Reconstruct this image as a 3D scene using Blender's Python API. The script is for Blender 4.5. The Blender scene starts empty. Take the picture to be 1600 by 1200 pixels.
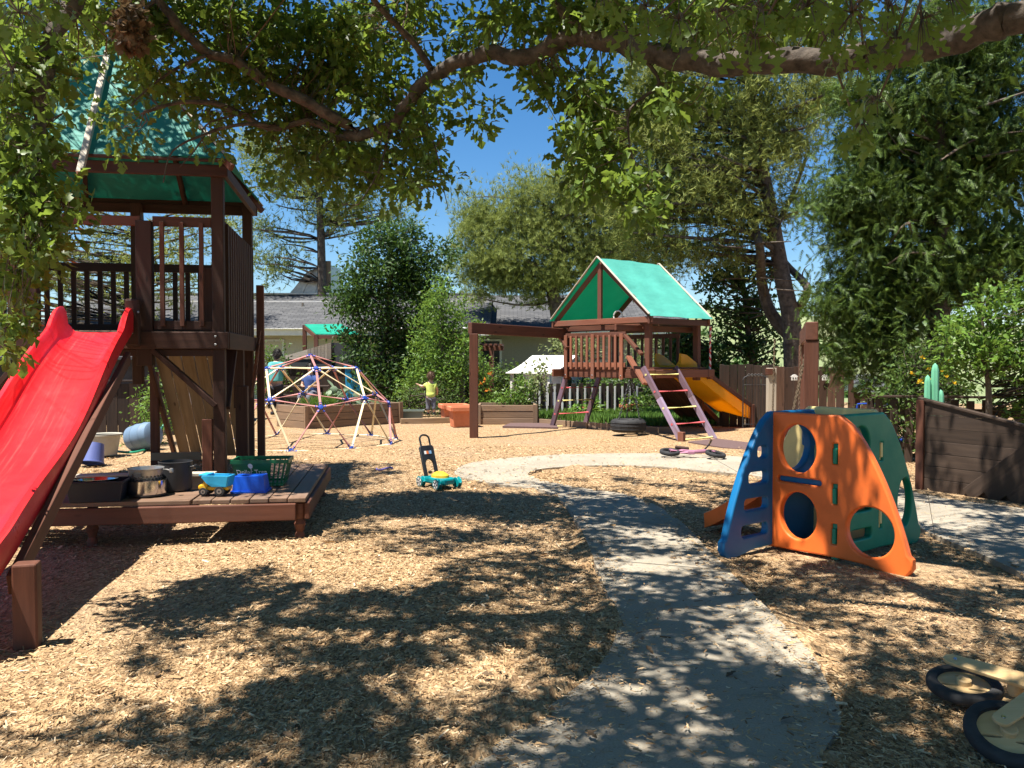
import bpy, math, random
import numpy as np
from mathutils import Vector, Matrix
random.seed(7)
RNG = np.random.default_rng(11)
scene = bpy.context.scene
COL = scene.collection
R = math.radians

# ------------------------------------------------------------------ camera
CAM_H, FPX, PITCH = 1.4, 1294.0, R(1.68)
cam_d = bpy.data.cameras.new('camera')
cam_d.sensor_width = 36.0
cam_d.lens = 36.0 * FPX / 1600.0
cam_d.clip_start, cam_d.clip_end = 0.05, 6000
cam = bpy.data.objects.new('camera', cam_d)
cam.location = (0, 0, CAM_H)
cam.rotation_euler = (R(90) - PITCH, 0, 0)
COL.objects.link(cam)
scene.camera = cam

# ------------------------------------------------------------------ light
SUN = Vector((0.30, 0.20, -1.0)).normalized()          # direction the light travels
world = bpy.data.worlds.new('World'); scene.world = world
world.use_nodes = True
wn = world.node_tree
sky = wn.nodes.new('ShaderNodeTexSky'); sky.sky_type = 'NISHITA'
sky.sun_disc = False
sky.sun_elevation = math.asin(-SUN.z)
sky.sun_rotation = math.atan2(-SUN.x, -SUN.y)
sky.air_density, sky.dust_density, sky.ozone_density = 1.0, 0.0, 5.0
bg = wn.nodes['Background']; bg.inputs['Strength'].default_value = 0.062
hsv = wn.nodes.new('ShaderNodeHueSaturation'); hsv.inputs['Saturation'].default_value = 1.25
wn.links.new(sky.outputs[0], hsv.inputs['Color']); wn.links.new(hsv.outputs[0], bg.inputs['Color'])
sun_d = bpy.data.lights.new('sun', 'SUN'); sun_d.energy = 5.0
sun_d.angle = R(0.53); sun_d.color = (1.0, 0.95, 0.86)
sun = bpy.data.objects.new('sun', sun_d)
sun.rotation_euler = SUN.to_track_quat('-Z', 'Y').to_euler()
sun.location = (-6, -4, 20)
COL.objects.link(sun)
vs = scene.view_settings
vs.view_transform = 'Standard'; vs.look = 'None'; vs.gamma = 1.0
vs.use_curve_mapping = False; vs.exposure = 1.3
scene.cycles.max_bounces = 6
scene.cycles.diffuse_bounces = 3
scene.cycles.transparent_max_bounces = 8

# ------------------------------------------------------------------ helpers
def at(px, py, Y):
    """point at depth Y seen at photo pixel (px, py): used to survey the photograph"""
    u, v = (px - 800) / FPX, (600 - py) / FPX
    cp, sp = math.cos(PITCH), math.sin(PITCH)
    d = Vector((u, cp + v * sp, -sp + v * cp))
    return Vector((0, 0, CAM_H)) + d * (Y / d.y)

def on_ground(px, py, z=0.0):
    u, v = (px - 800) / FPX, (600 - py) / FPX
    cp, sp = math.cos(PITCH), math.sin(PITCH)
    d = Vector((u, cp + v * sp, -sp + v * cp))
    return Vector((0, 0, CAM_H)) + d * ((z - CAM_H) / d.z)

MATS = {}
TINV = {}

def thing(name, label, cat, loc=(0, 0, 0), rz=0.0, group=None):
    o = bpy.data.objects.new(name, None); COL.objects.link(o)
    o.empty_display_size = 0.1
    o.location = loc; o.rotation_euler = (0, 0, rz)
    o['label'] = label; o['category'] = cat
    if group: o['group'] = group
    TINV[o.name] = (Matrix.Translation(Vector(loc)) @ Matrix.Rotation(rz, 4, 'Z')).inverted()
    return o

def tag(o, label=None, cat=None, group=None, kind=None):
    if label: o['label'] = label
    if cat: o['category'] = cat
    if group: o['group'] = group
    if kind: o['kind'] = kind
    return o

def frame_from(d, up=(0, 0, 1)):
    d = Vector(d).normalized(); up = Vector(up)
    s = d.cross(up)
    if s.length < 1e-4: s = d.cross(Vector((0, 1, 0)))
    if s.length < 1e-4: s = d.cross(Vector((1, 0, 0)))
    s.normalize(); t = s.cross(d).normalized()
    return d, s, t

class MB:
    def __init__(self):
        self.v, self.f, self.g = [], [], []
        self.smooth = False
    def add(self, vs_, fs, gs=None):
        b = len(self.v)
        self.v += [tuple(p) for p in vs_]
        self.g += [tuple(p) for p in (gs if gs is not None else vs_)]
        self.f += [tuple(i + b for i in f) for f in fs]
        return self
    BF = [(0, 1, 3, 2), (4, 6, 7, 5), (0, 4, 5, 1), (2, 3, 7, 6), (0, 2, 6, 4), (1, 5, 7, 3)]
    def box(self, c, size, rz=0.0):
        c = Vector(c); h = Vector(size) / 2; M = Matrix.Rotation(rz, 3, 'Z')
        vs_, gs = [], []
        ax = max(range(3), key=lambda i: size[i])
        off = Vector((random.uniform(0, 50), random.uniform(0, 9), 0))
        for x in (-1, 1):
            for y in (-1, 1):
                for z in (-1, 1):
                    p = Vector((x * h.x, y * h.y, z * h.z)); vs_.append(c + M @ p)
                    q = [p[ax], p[(ax + 1) % 3], p[(ax + 2) % 3]]; gs.append(Vector(q) + off)
        return self.add(vs_, MB.BF, gs)
    def bar(self, p0, p1, w, h, up=(0, 0, 1), w1=None, h1=None):
        """box from p0 to p1, w across, h along up"""
        p0, p1 = Vector(p0), Vector(p1)
        d, s, t = frame_from(p1 - p0, up); L = (p1 - p0).length
        w1 = w if w1 is None else w1; h1 = h if h1 is None else h1
        off = random.uniform(0, 50); o2 = random.uniform(0, 9)
        vs_, gs = [], []
        for e, p, ww, hh in ((0, p0, w, h), (L, p1, w1, h1)):
            for a in (-1, 1):
                for b in (-1, 1):
                    vs_.append(p + s * (a * ww / 2) + t * (b * hh / 2))
                    gs.append((e + off, a * ww / 2 + o2, b * hh / 2))
        return self.add(vs_, [(0, 2, 3, 1), (4, 5, 7, 6), (0, 1, 5, 4), (2, 6, 7, 3), (0, 4, 6, 2), (1, 3, 7, 5)], gs)
    def tube(self, pts, radii, n=8, caps=True):
        pts = [Vector(p) for p in pts]
        if not hasattr(radii, '__len__'): radii = [radii] * len(pts)
        vs_, gs, fs = [], [], []
        s = None; L = random.uniform(0, 20)
        for i, p in enumerate(pts):
            d = (pts[min(i + 1, len(pts) - 1)] - pts[max(i - 1, 0)]).normalized()
            if s is None: _, s, t = frame_from(d)
            else:
                s = s - d * s.dot(d)
                if s.length < 1e-5: _, s, t = frame_from(d)
                s.normalize(); t = d.cross(s)
            if i: L += (p - pts[i - 1]).length
            for k in range(n):
                a = 2 * math.pi * k / n
                vs_.append(p + (s * math.cos(a) + t * math.sin(a)) * radii[i])
                gs.append((L, math.cos(a) * radii[i], math.sin(a) * radii[i]))
        for i in range(len(pts) - 1):
            for k in range(n):
                k2 = (k + 1) % n
                fs.append((i * n + k, i * n + k2, (i + 1) * n + k2, (i + 1) * n + k))
        if caps:
            fs.append(tuple(range(n - 1, -1, -1)))
            fs.append(tuple((len(pts) - 1) * n + k for k in range(n)))
        return self.add(vs_, fs, gs)
    def cyl(self, p0, p1, r0, r1=None, n=12):
        return self.tube([p0, p1], [r0, r0 if r1 is None else r1], n)
    def lathe(self, prof, n=20, M=None, sx=1.0, sy=1.0):
        """prof: (radius, height) pairs turned about z"""
        M = M or Matrix.Identity(4)
        vs_, fs = [], []
        for r, z in prof:
            for k in range(n):
                a = 2 * math.pi * k / n
                vs_.append(M @ Vector((r * math.cos(a) * sx, r * math.sin(a) * sy, z)))
        for i in range(len(prof) - 1):
            for k in range(n):
                k2 = (k + 1) % n
                fs.append((i * n + k, i * n + k2, (i + 1) * n + k2, (i + 1) * n + k))
        return self.add(vs_, fs)
    def poly(self, pts):
        return self.add(pts, [tuple(range(len(pts)))])
    def slab(self, pts, off):
        """closed slab: polygon pts extruded by vector off"""
        n = len(pts); off = Vector(off)
        vs_ = [Vector(p) for p in pts] + [Vector(p) + off for p in pts]
        fs = [tuple(range(n - 1, -1, -1)), tuple(range(n, 2 * n))]
        fs += [(i, (i + 1) % n, n + (i + 1) % n, n + i) for i in range(n)]
        return self.add(vs_, fs)
    def build(self, name, mat, parent=None, world=False, bevel=0.0, smooth=None, sub=0):
        me = bpy.data.meshes.new(name)
        vv = self.v
        if world and parent is not None:
            Mi = TINV[parent.name]; vv = [Mi @ Vector(p) for p in vv]
        me.from_pydata([tuple(p) for p in vv], [], self.f)
        a = me.attributes.new('gc', 'FLOAT_VECTOR', 'POINT')
        a.data.foreach_set('vector', np.array(self.g, dtype=np.float32).ravel())
        sm = self.smooth if smooth is None else smooth
        if sm: me.shade_smooth() if hasattr(me, 'shade_smooth') else None
        if mat is not None: me.materials.append(MATS[mat] if isinstance(mat, str) else mat)
        me.validate()
        o = bpy.data.objects.new(name, me); COL.objects.link(o)
        if parent is not None: o.parent = parent
        if bevel:
            b = o.modifiers.new('bevel', 'BEVEL'); b.width = bevel; b.segments = 2
            b.limit_method = 'ANGLE'; b.angle_limit = R(35)
        if sub:
            s = o.modifiers.new('sub', 'SUBSURF'); s.levels = sub; s.render_levels = sub
        if sm and not sub:
            try: me.set_sharp_from_angle(angle=R(40))
            except Exception: pass
        return o

def bar(name, p0, p1, w, h, mat, parent, up=(0, 0, 1), bevel=0.006, world=False, **k):
    return MB().bar(p0, p1, w, h, up, **k).build(name, mat, parent, bevel=bevel, world=world)
def box(name, c, size, mat, parent, rz=0.0, bevel=0.006, world=False):
    return MB().box(c, size, rz).build(name, mat, parent, bevel=bevel, world=world)
def rod(name, p0, p1, r, mat, parent, n=10, world=False, r1=None):
    return MB().cyl(p0, p1, r, r1, n).build(name, mat, parent, smooth=True, world=world)
def tube(name, pts, r, mat, parent, n=10, world=False):
    return MB().tube(pts, r, n).build(name, mat, parent, smooth=True, world=world)
def lathe(name, prof, mat, parent, n=24, M=None, world=False, sx=1, sy=1, sub=0):
    return MB().lathe(prof, n, M, sx, sy).build(name, mat, parent, smooth=True, world=world, sub=sub)
def copy_obj(o, parent=None):
    c = o.copy(); COL.objects.link(c); c.parent = parent
    return c

def spline(pts, k=6):
    """Catmull-Rom through pts"""
    P = [Vector(p) for p in pts]; out = []
    for i in range(len(P) - 1):
        a, b, c, d = P[max(i - 1, 0)], P[i], P[i + 1], P[min(i + 2, len(P) - 1)]
        for j in range(k):
            t = j / k
            out.append(0.5 * ((2 * b) + (c - a) * t + (2 * a - 5 * b + 4 * c - d) * t * t + (3 * b - a - 3 * c + d) * t ** 3))
    out.append(P[-1])
    return out

def curve_plate(name, loops, thick, round_r, mat, parent, M, res=0):
    """plate with holes from closed 2D loops, rounded edges; M places it (local z = thickness)"""
    cu = bpy.data.curves.new(name, 'CURVE'); cu.dimensions = '2D'; cu.fill_mode = 'BOTH'
    cu.extrude = max(thick / 2 - round_r, 0.0005); cu.bevel_depth = round_r; cu.bevel_resolution = 3
    for lp in loops:
        s = cu.splines.new('POLY'); s.points.add(len(lp) - 1)
        for p, q in zip(s.points, lp): p.co = (q[0], q[1], 0, 1)
        s.use_cyclic_u = True
    tmp = bpy.data.objects.new('tmp', cu); COL.objects.link(tmp)
    dg = bpy.context.evaluated_depsgraph_get()
    me = bpy.data.meshes.new_from_object(tmp.evaluated_get(dg))
    bpy.data.objects.remove(tmp); bpy.data.curves.remove(cu)
    me.name = name; me.transform(M)
    a = me.attributes.new('gc', 'FLOAT_VECTOR', 'POINT')
    co = np.zeros(len(me.vertices) * 3, dtype=np.float32); me.vertices.foreach_get('co', co)
    a.data.foreach_set('vector', co)
    me.materials.clear(); me.materials.append(MATS[mat])
    me.shade_smooth()
    try: me.set_sharp_from_angle(angle=R(45))
    except Exception: pass
    o = bpy.data.objects.new(name, me); COL.objects.link(o); o.parent = parent
    return o

def text_mesh(name, s, size, mat, parent, M, align='CENTER', thick=0.0008):
    cu = bpy.data.curves.new(name, 'FONT'); cu.body = s; cu.size = size
    cu.align_x = align; cu.align_y = 'CENTER'; cu.extrude = thick; cu.resolution_u = 2
    tmp = bpy.data.objects.new('tmp', cu); COL.objects.link(tmp)
    dg = bpy.context.evaluated_depsgraph_get()
    me = bpy.data.meshes.new_from_object(tmp.evaluated_get(dg))
    bpy.data.objects.remove(tmp); bpy.data.curves.remove(cu)
    me.name = name; me.transform(M); me.materials.clear(); me.materials.append(MATS[mat])
    o = bpy.data.objects.new(name, me); COL.objects.link(o); o.parent = parent
    return o

def ellipse(cx, cy, rx, ry, n=32, rev=False):
    pts = [(cx + rx * math.cos(2 * math.pi * i / n), cy + ry * math.sin(2 * math.pi * i / n)) for i in range(n)]
    return pts[::-1] if rev else pts
def rrect(x0, y0, x1, y1, r, n=5):
    pts = []
    for cx, cy, a0 in ((x1 - r, y1 - r, 0), (x0 + r, y1 - r, 90), (x0 + r, y0 + r, 180), (x1 - r, y0 + r, 270)):
        for i in range(n + 1):
            a = R(a0 + 90 * i / n); pts.append((cx + r * math.cos(a), cy + r * math.sin(a)))
    return pts
def axes(o, x, y, z):
    return Matrix(((x[0], y[0], z[0], o[0]), (x[1], y[1], z[1], o[1]), (x[2], y[2], z[2], o[2]), (0, 0, 0, 1)))

def np_mesh(name, verts, faces, mat, parent=None, world=False, smooth=False):
    """verts (N,3), faces (M,k) numpy"""
    verts = np.asarray(verts, dtype=np.float32)
    if world and parent is not None:
        Mi = np.array(TINV[parent.name], dtype=np.float32)
        verts = verts @ Mi[:3, :3].T + Mi[:3, 3]
    faces = np.asarray(faces, dtype=np.int32); m, k = faces.shape
    me = bpy.data.meshes.new(name)
    me.vertices.add(len(verts)); me.vertices.foreach_set('co', verts.ravel())
    me.loops.add(m * k); me.loops.foreach_set('vertex_index', faces.ravel())
    me.polygons.add(m)
    me.polygons.foreach_set('loop_start', np.arange(0, m * k, k, dtype=np.int32))
    if smooth: me.polygons.foreach_set('use_smooth', np.ones(m, dtype=bool))
    me.update(calc_edges=True)
    me.materials.append(MATS[mat])
    o = bpy.data.objects.new(name, me); COL.objects.link(o)
    if parent is not None: o.parent = parent
    return o

def rand_frames(n, dirs=None, spread=1.0, rng=RNG):
    """n orthonormal frames (n,3,3): rows = axis x (leaf length), y, z(normal)"""
    d = rng.normal(size=(n, 3)) * spread
    if dirs is not None: d = d + dirs
    d /= np.linalg.norm(d, axis=1, keepdims=True) + 1e-9
    u = rng.normal(size=(n, 3)); u[:, 2] += 0.8
    y = np.cross(u, d); y /= np.linalg.norm(y, axis=1, keepdims=True) + 1e-9
    z = np.cross(d, y)
    return np.stack([d, y, z], axis=1)

def scatter(pos, frames, sizes, tv, tf):
    """instances of template (tv, tf) as one vertex/face array"""
    n, k = len(pos), len(tv)
    v = np.einsum('kj,njc->nkc', tv, frames) * sizes[:, None, None] + pos[:, None, :]
    f = (tf[None] + (np.arange(n) * k)[:, None, None]).reshape(-1, tf.shape[1])
    return v.reshape(-1, 3), f

def ruffle(fr, rng=RNG):
    """vary width, fold and curl of leaves"""
    fr = fr.copy(); n = len(fr); fr[:, 1] *= rng.uniform(.65, 1.2, n)[:, None]; fr[:, 2] *= rng.uniform(-1.2, 2.8, n)[:, None]
    return fr

def fan(outline, z=None):
    """triangle fan template with a raised midrib"""
    o = np.array(outline, dtype=float); n = len(o)
    tv = np.zeros((n, 3)); tv[:, :2] = o
    if z is not None: tv[:, 2] = z
    tf = np.array([(0, i, i + 1) for i in range(1, n - 1)])
    return tv, tf
# templates, unit length along x
def strip_leaf(half, curl=0.12, fold=0.25):
    """leaf from half outline [(x, w)...]: midrib plus two edges, quads split to tris"""
    xs = [p[0] for p in half]; ws = [p[1] for p in half]; n = len(half)
    tv, tf = [], []
    for x, w in half:
        zc = -curl * x * x
        tv += [(x, 0, zc), (x, w, zc + fold * w), (x, -w, zc + fold * w)]
    for i in range(n - 1):
        a, b = 3 * i, 3 * (i + 1)
        tf += [(a, b, b + 1), (a, b + 1, a + 1), (a, a + 2, b + 2), (a, b + 2, b)]
    return np.array(tv, dtype=float), np.array(tf)
OAK_V, OAK_F = strip_leaf([(0, .012), (.12, .02)] + [(x, max(.05, .36 * math.sin(math.pi * min(1, x * .93 + .05)) ** .7 * (.62 + .38 * math.sin(2 * math.pi * 3.1 * x - 2.4)))) for x in [.17 + .0415 * i for i in range(20)]] + [(1.0, .01)], .18, .18)
OAKS_V, OAKS_F = strip_leaf([(0, .02), (.30, .22), (.42, .11), (.64, .32), (1.0, .06)])
OAKQ_V, OAKQ_F = fan([(0, 0), (.40, -.27), (.78, -.26), (1.0, 0), (.66, .31), (.28, .24)], [0, .06, .05, -.08, .05, .06])
LEAF_V = np.array([(0, 0, 0), (.42, .23, .07), (1, 0, -.10), (.42, -.23, .07), (.45, 0, -.01)], dtype=float); LEAF_F = np.array([(0, 4, 1), (4, 2, 1), (0, 3, 4), (4, 3, 2)])
QUAD_V = np.array([(0, 0, 0), (.5, .25, .06), (1, 0, -.05), (.5, -.25, .06)], dtype=float); QUAD_F = np.array([(0, 1, 2), (0, 2, 3)])
def needle_tuft(n=12, w=.05, spread=.75, seed=1):
    rg = np.random.default_rng(seed); tv, tf = [], []
    for i in range(n):
        a = rg.uniform(0, 6.28); e = rg.uniform(.1, spread)
        d = np.array([math.cos(e), math.sin(e) * math.cos(a), math.sin(e) * math.sin(a)])
        p = np.cross(d, rg.normal(size=3)); p /= np.linalg.norm(p)
        b = len(tv); base = np.array([rg.uniform(0, .3), 0, 0])
        tv += [base - p * w / 2, base + p * w / 2, base + d * rg.uniform(.7, 1.0)]
        tf.append((b, b + 1, b + 2))
    return np.array(tv), np.array(tf)
def cedar_spray(seed=2):
    rg = np.random.default_rng(seed); tv, tf = [], []
    def blade(b, d, L, w):
        d = d / np.linalg.norm(d); p = np.array([-d[1], d[0], .25]); k = len(tv)
        m = b + d * L * .55
        tv.extend([b - p * w * .6, b + p * w * .9, b + d * L]); tf.append((k, k + 1, k + 2))
    for i in range(6):
        x = i / 6.0
        for s in (-1, 1):
            b = np.array([x, 0, -.25 * x * x])
            d = np.array([.8, s * .75, -.25 - .2 * rg.random()])
            blade(b, d, .42 * (1 - .55 * x) * rg.uniform(.8, 1.25), .060)
    blade(np.array([0., 0, 0]), np.array([1., 0, -.25]), 1.1, .05)
    return np.array(tv), np.array(tf)

# ------------------------------------------------------------------ materials
def nd(nt, t, **k):
    n = nt.nodes.new(t)
    for a, b in k.items(): setattr(n, a, b)
    return n
def base_mat(name):
    m = bpy.data.materials.new(name); m.use_nodes = True; MATS[name] = m
    nt = m.node_tree; return m, nt, nt.nodes['Principled BSDF']
def coords(nt, kind, scale=(1, 1, 1)):
    mp = nd(nt, 'ShaderNodeMapping'); mp.inputs['Scale'].default_value = scale
    if kind == 'gc':
        a = nd(nt, 'ShaderNodeAttribute', attribute_name='gc'); nt.links.new(a.outputs['Vector'], mp.inputs[0])
    elif kind == 'pos':
        g = nd(nt, 'ShaderNodeNewGeometry'); nt.links.new(g.outputs['Position'], mp.inputs[0])
    else:
        t = nd(nt, 'ShaderNodeTexCoord'); nt.links.new(t.outputs['Object'], mp.inputs[0])
    return mp.outputs[0]
def noise(nt, vec, scale, detail=4, rough=.55):
    n = nd(nt, 'ShaderNodeTexNoise'); n.inputs['Scale'].default_value = scale
    n.inputs['Detail'].default_value = detail; n.inputs['Roughness'].default_value = rough
    nt.links.new(vec, n.inputs['Vector']); return n.outputs['Fac']
def ramp(nt, fac, stops):
    r = nd(nt, 'ShaderNodeValToRGB'); e = r.color_ramp.elements
    while len(e) < len(stops): e.new(0.5)
    for el, (p, c) in zip(e, stops): el.position = p; el.color = (*c, 1)
    nt.links.new(fac, r.inputs[0]); return r.outputs[0]
def mixc(nt, fac, a, b, mode='MIX'):
    m = nd(nt, 'ShaderNodeMix', data_type='RGBA', blend_type=mode)
    if isinstance(fac, (int, float)): m.inputs[0].default_value = fac
    else: nt.links.new(fac, m.inputs[0])
    for i, c in ((6, a), (7, b)):
        if isinstance(c, tuple): m.inputs[i].default_value = (*c, 1)
        else: nt.links.new(c, m.inputs[i])
    return m.outputs[2]
def vary(nt, col, amt):
    """per-object brightness variation"""
    oi = nd(nt, 'ShaderNodeObjectInfo'); mr = nd(nt, 'ShaderNodeMapRange')
    mr.inputs['To Min'].default_value = 1 - amt; mr.inputs['To Max'].default_value = 1 + amt
    nt.links.new(oi.outputs['Random'], mr.inputs['Value'])
    hs = nd(nt, 'ShaderNodeHueSaturation'); nt.links.new(mr.outputs[0], hs.inputs['Value']); nt.links.new(col, hs.inputs['Color'])
    return hs.outputs[0]
def bump(nt, bs, h, strength, dist=.01):
    b = nd(nt, 'ShaderNodeBump'); b.inputs['Strength'].default_value = strength; b.inputs['Distance'].default_value = dist
    nt.links.new(h, b.inputs['Height']); nt.links.new(b.outputs[0], bs.inputs['Normal'])

def wood(name, c1, c2, c3=None, rough=.65, var=.18, bs_=.35, knots=True):
    m, nt, bs = base_mat(name)
    v = coords(nt, 'gc', (1.6, 26, 26)); n1 = noise(nt, v, 1.0, 6, .65)
    v2 = coords(nt, 'gc', (.8, 3, 3)); n2 = noise(nt, v2, 1.3, 3)
    col = ramp(nt, n1, [(.28, c1), (.72, c2)])
    if c3: col = mixc(nt, ramp(nt, n2, [(.45, (0, 0, 0)), (.7, (1, 1, 1))]), col, c3)
    if knots:
        vo = nd(nt, 'ShaderNodeTexVoronoi'); vo.inputs['Scale'].default_value = 1.0
        nt.links.new(coords(nt, 'gc', (2.3, 7, 7)), vo.inputs['Vector'])
        kf = ramp(nt, vo.outputs['Distance'], [(.05, (.35, .3, .3)), (.13, (1, 1, 1))])
        col = mixc(nt, 1.0, col, kf, 'MULTIPLY')
    nt.links.new(vary(nt, col, var), bs.inputs['Base Color'])
    bs.inputs['Roughness'].default_value = rough; bs.inputs['Specular IOR Level'].default_value = .3
    bump(nt, bs, n1, bs_, .004)
def plastic(name, c, rough=.38, var=.12, spec=.45, scuff=.5, sss=0.0):
    m, nt, bs = base_mat(name)
    v = coords(nt, 'obj'); n1 = noise(nt, v, 3.0, 6, .7); n2 = noise(nt, v, 40, 3)
    d = tuple(x * (1 - var * 1.6) for x in c); l = tuple(min(1, x * (1 + var * .6) + .012 * scuff) for x in c)
    col = ramp(nt, n1, [(.3, d), (.5, c), (.72, l)])
    nt.links.new(col, bs.inputs['Base Color'])
    rr = ramp(nt, n1, [(.3, (rough + .18,) * 3), (.7, (rough - .06,) * 3)]); nt.links.new(rr, bs.inputs['Roughness'])
    bs.inputs['Specular IOR Level'].default_value = spec
    bump(nt, bs, n2, .05, .003)
def simple(name, c1, c2, scale=8, rough=.7, bs_=.2, kind='obj', metal=0.0, spec=.4, dist=.01, var=0.0, detail=5):
    m, nt, bs = base_mat(name)
    n1 = noise(nt, coords(nt, kind), scale, detail, .6)
    col = ramp(nt, n1, [(.3, c1), (.7, c2)])
    if var: col = vary(nt, col, var)
    nt.links.new(col, bs.inputs['Base Color'])
    bs.inputs['Roughness'].default_value = rough; bs.inputs['Metallic'].default_value = metal
    bs.inputs['Specular IOR Level'].default_value = spec
    if bs_: bump(nt, bs, n1, bs_, dist)
def foliage(name, dark, light, trans, tmix=.35, rough=.5, big=0.6):
    m, nt, bs = base_mat(name)
    g = nd(nt, 'ShaderNodeNewGeometry')
    n2 = noise(nt, coords(nt, 'pos'), big, 3)
    fac = nd(nt, 'ShaderNodeMath', operation='MULTIPLY_ADD'); nt.links.new(g.outputs['Random Per Island'], fac.inputs[0])
    fac.inputs[1].default_value = .65; a2 = nd(nt, 'ShaderNodeMath', operation='MULTIPLY'); nt.links.new(n2, a2.inputs[0]); a2.inputs[1].default_value = .5
    nt.links.new(a2.outputs[0], fac.inputs[2])
    mid = tuple((a + b) / 2 for a, b in zip(dark, light))
    col = ramp(nt, fac.outputs[0], [(.15, dark), (.55, mid), (.95, light)])
    nt.links.new(col, bs.inputs['Base Color']); bs.inputs['Roughness'].default_value = rough
    bs.inputs['Specular IOR Level'].default_value = .22
    tr = nd(nt, 'ShaderNodeBsdfTranslucent')
    tc = mixc(nt, 1.0, ramp(nt, fac.outputs[0], [(.2, tuple(x * .7 for x in trans)), (.9, trans)]), (1, 1, 1), 'MULTIPLY')
    nt.links.new(tc, tr.inputs['Color'])
    mx = nd(nt, 'ShaderNodeMixShader'); mx.inputs[0].default_value = tmix
    nt.links.new(bs.outputs[0], mx.inputs[1]); nt.links.new(tr.outputs[0], mx.inputs[2])
    nt.links.new(mx.outputs[0], nt.nodes['Material Output'].inputs['Surface'])
def canvas(name, c, trans, tmix=.3):
    m, nt, bs = base_mat(name)
    v = coords(nt, 'obj'); n1 = noise(nt, v, 2.2, 5, .6)
    col = ramp(nt, n1, [(.3, tuple(x * .86 for x in c)), (.7, tuple(min(1, x * 1.1) for x in c))])
    nt.links.new(col, bs.inputs['Base Color']); bs.inputs['Roughness'].default_value = .55
    bs.inputs['Specular IOR Level'].default_value = .3
    w = noise(nt, coords(nt, 'obj', (1, 2.5, 1)), 2.2, 3); bump(nt, bs, w, .45, .05)
    tr = nd(nt, 'ShaderNodeBsdfTranslucent'); tr.inputs['Color'].default_value = (*trans, 1)
    mx = nd(nt, 'ShaderNodeMixShader'); mx.inputs[0].default_value = tmix
    nt.links.new(bs.outputs[0], mx.inputs[1]); nt.links.new(tr.outputs[0], mx.inputs[2])
    nt.links.new(mx.outputs[0], nt.nodes['Material Output'].inputs['Surface'])

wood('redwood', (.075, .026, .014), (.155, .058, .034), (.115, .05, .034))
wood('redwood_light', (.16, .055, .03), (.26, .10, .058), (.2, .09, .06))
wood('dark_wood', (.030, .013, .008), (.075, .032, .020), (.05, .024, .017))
wood('grey_wood', (.19, .15, .11), (.33, .27, .20), (.27, .23, .19))
wood('tan_wood', (.24, .155, .085), (.42, .29, .17), (.36, .26, .17))
wood('pale_wood', (.38, .33, .26), (.55, .48, .38), None, knots=False)
wood('bed_wood', (.16, .10, .06), (.29, .19, .12), (.22, .15, .1))
wood('deck_wood', (.13, .075, .048), (.25, .155, .10), (.22, .15, .11))
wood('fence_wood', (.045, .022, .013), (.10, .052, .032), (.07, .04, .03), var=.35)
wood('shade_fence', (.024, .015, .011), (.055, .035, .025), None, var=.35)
wood('wall_board', (.034, .022, .016), (.072, .047, .033), (.055, .038, .029), var=.25)
wood('lavender_wood', (.24, .17, .26), (.36, .28, .38), (.17, .11, .11), knots=False)
wood('purple_wood', (.10, .06, .085), (.17, .11, .14), (.1, .06, .05), knots=False)
wood('plywood', (.50, .33, .15), (.64, .45, .23), None, rough=.45, knots=False, bs_=.1)
wood('white_wood', (.62, .60, .56), (.78, .76, .72), None, knots=False)
wood('rung_red', (.38, .06, .07), (.52, .10, .11), None, knots=False)
wood('rung_yellow', (.50, .45, .14), (.62, .56, .24), None, knots=False)
plastic('red_plastic', (.72, .016, .022), .30, .06)
plastic('orange_plastic', (.80, .155, .025), .42, .12)
plastic('navy_plastic', (.003, .125, .31), .38, .1)
plastic('teal_plastic', (.0, .215, .125), .38, .1)
plastic('cream_plastic', (.84, .66, .28), .42, .08)
plastic('yellow_plastic', (.90, .48, .015), .33, .05)
plastic('truck_yellow', (.75, .42, .02), .35)
plastic('truck_blue', (.03, .36, .62), .35)
plastic('box_blue', (.005, .09, .62), .35)
plastic('basket_green', (.006, .13, .05), .35)
plastic('black_plastic', (.015, .016, .018), .42)
plastic('mower_teal', (.0, .22, .24), .3)
plastic('mower_yellow', (.62, .40, .03), .35)
plastic('white_plastic', (.72, .72, .70), .4)
plastic('dark_bin', (.012, .016, .03), .35)
plastic('charcoal', (.03, .03, .033), .45)
plastic('cactus_green', (.14, .42, .26), .45)
plastic('terracotta', (.56, .19, .095), .75, .12, .2)
plastic('tub_green', (.17, .21, .18), .5)
plastic('barrel_blue', (.13, .20, .29), .55)
plastic('bucket_blue', (.10, .13, .34), .45)
plastic('tub_white', (.36, .34, .28), .6)
plastic('hose_green', (.02, .26, .14), .4)
plastic('purple_toy', (.22, .18, .5), .35)
plastic('blue_paint', (.012, .05, .32), .35)
plastic('bin_cyan', (.02, .28, .52), .4)
plastic('hub_blue', (.015, .06, .34), .4)
plastic('strut_red', (.40, .17, .155), .5, .22)
plastic('strut_yellow', (.66, .54, .34), .5, .18)
plastic('pink_paint', (.36, .16, .24), .35)
plastic('sticker_orange', (.75, .18, .04), .4)
plastic('sticker_blue', (.25, .45, .7), .4)
plastic('sticker_white', (.78, .78, .78), .4)
simple('rubber', (.010, .010, .011), (.03, .03, .032), 14, .75, .15)
simple('grey_rubber', (.026, .026, .027), (.05, .05, .051), 14, .8, .15, spec=.25)
simple('steel', (.55, .55, .55), (.68, .68, .67), 5, .16, .0, metal=1.0)
simple('dull_steel', (.30, .30, .30), (.42, .42, .41), 8, .42, .0, metal=1.0)
simple('rusty_chain', (.10, .07, .045), (.22, .16, .10), 30, .6, .1, metal=.4)
simple('aluminium', (.34, .33, .32), (.44, .43, .41), 9, .38, .05, metal=.7)
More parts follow.
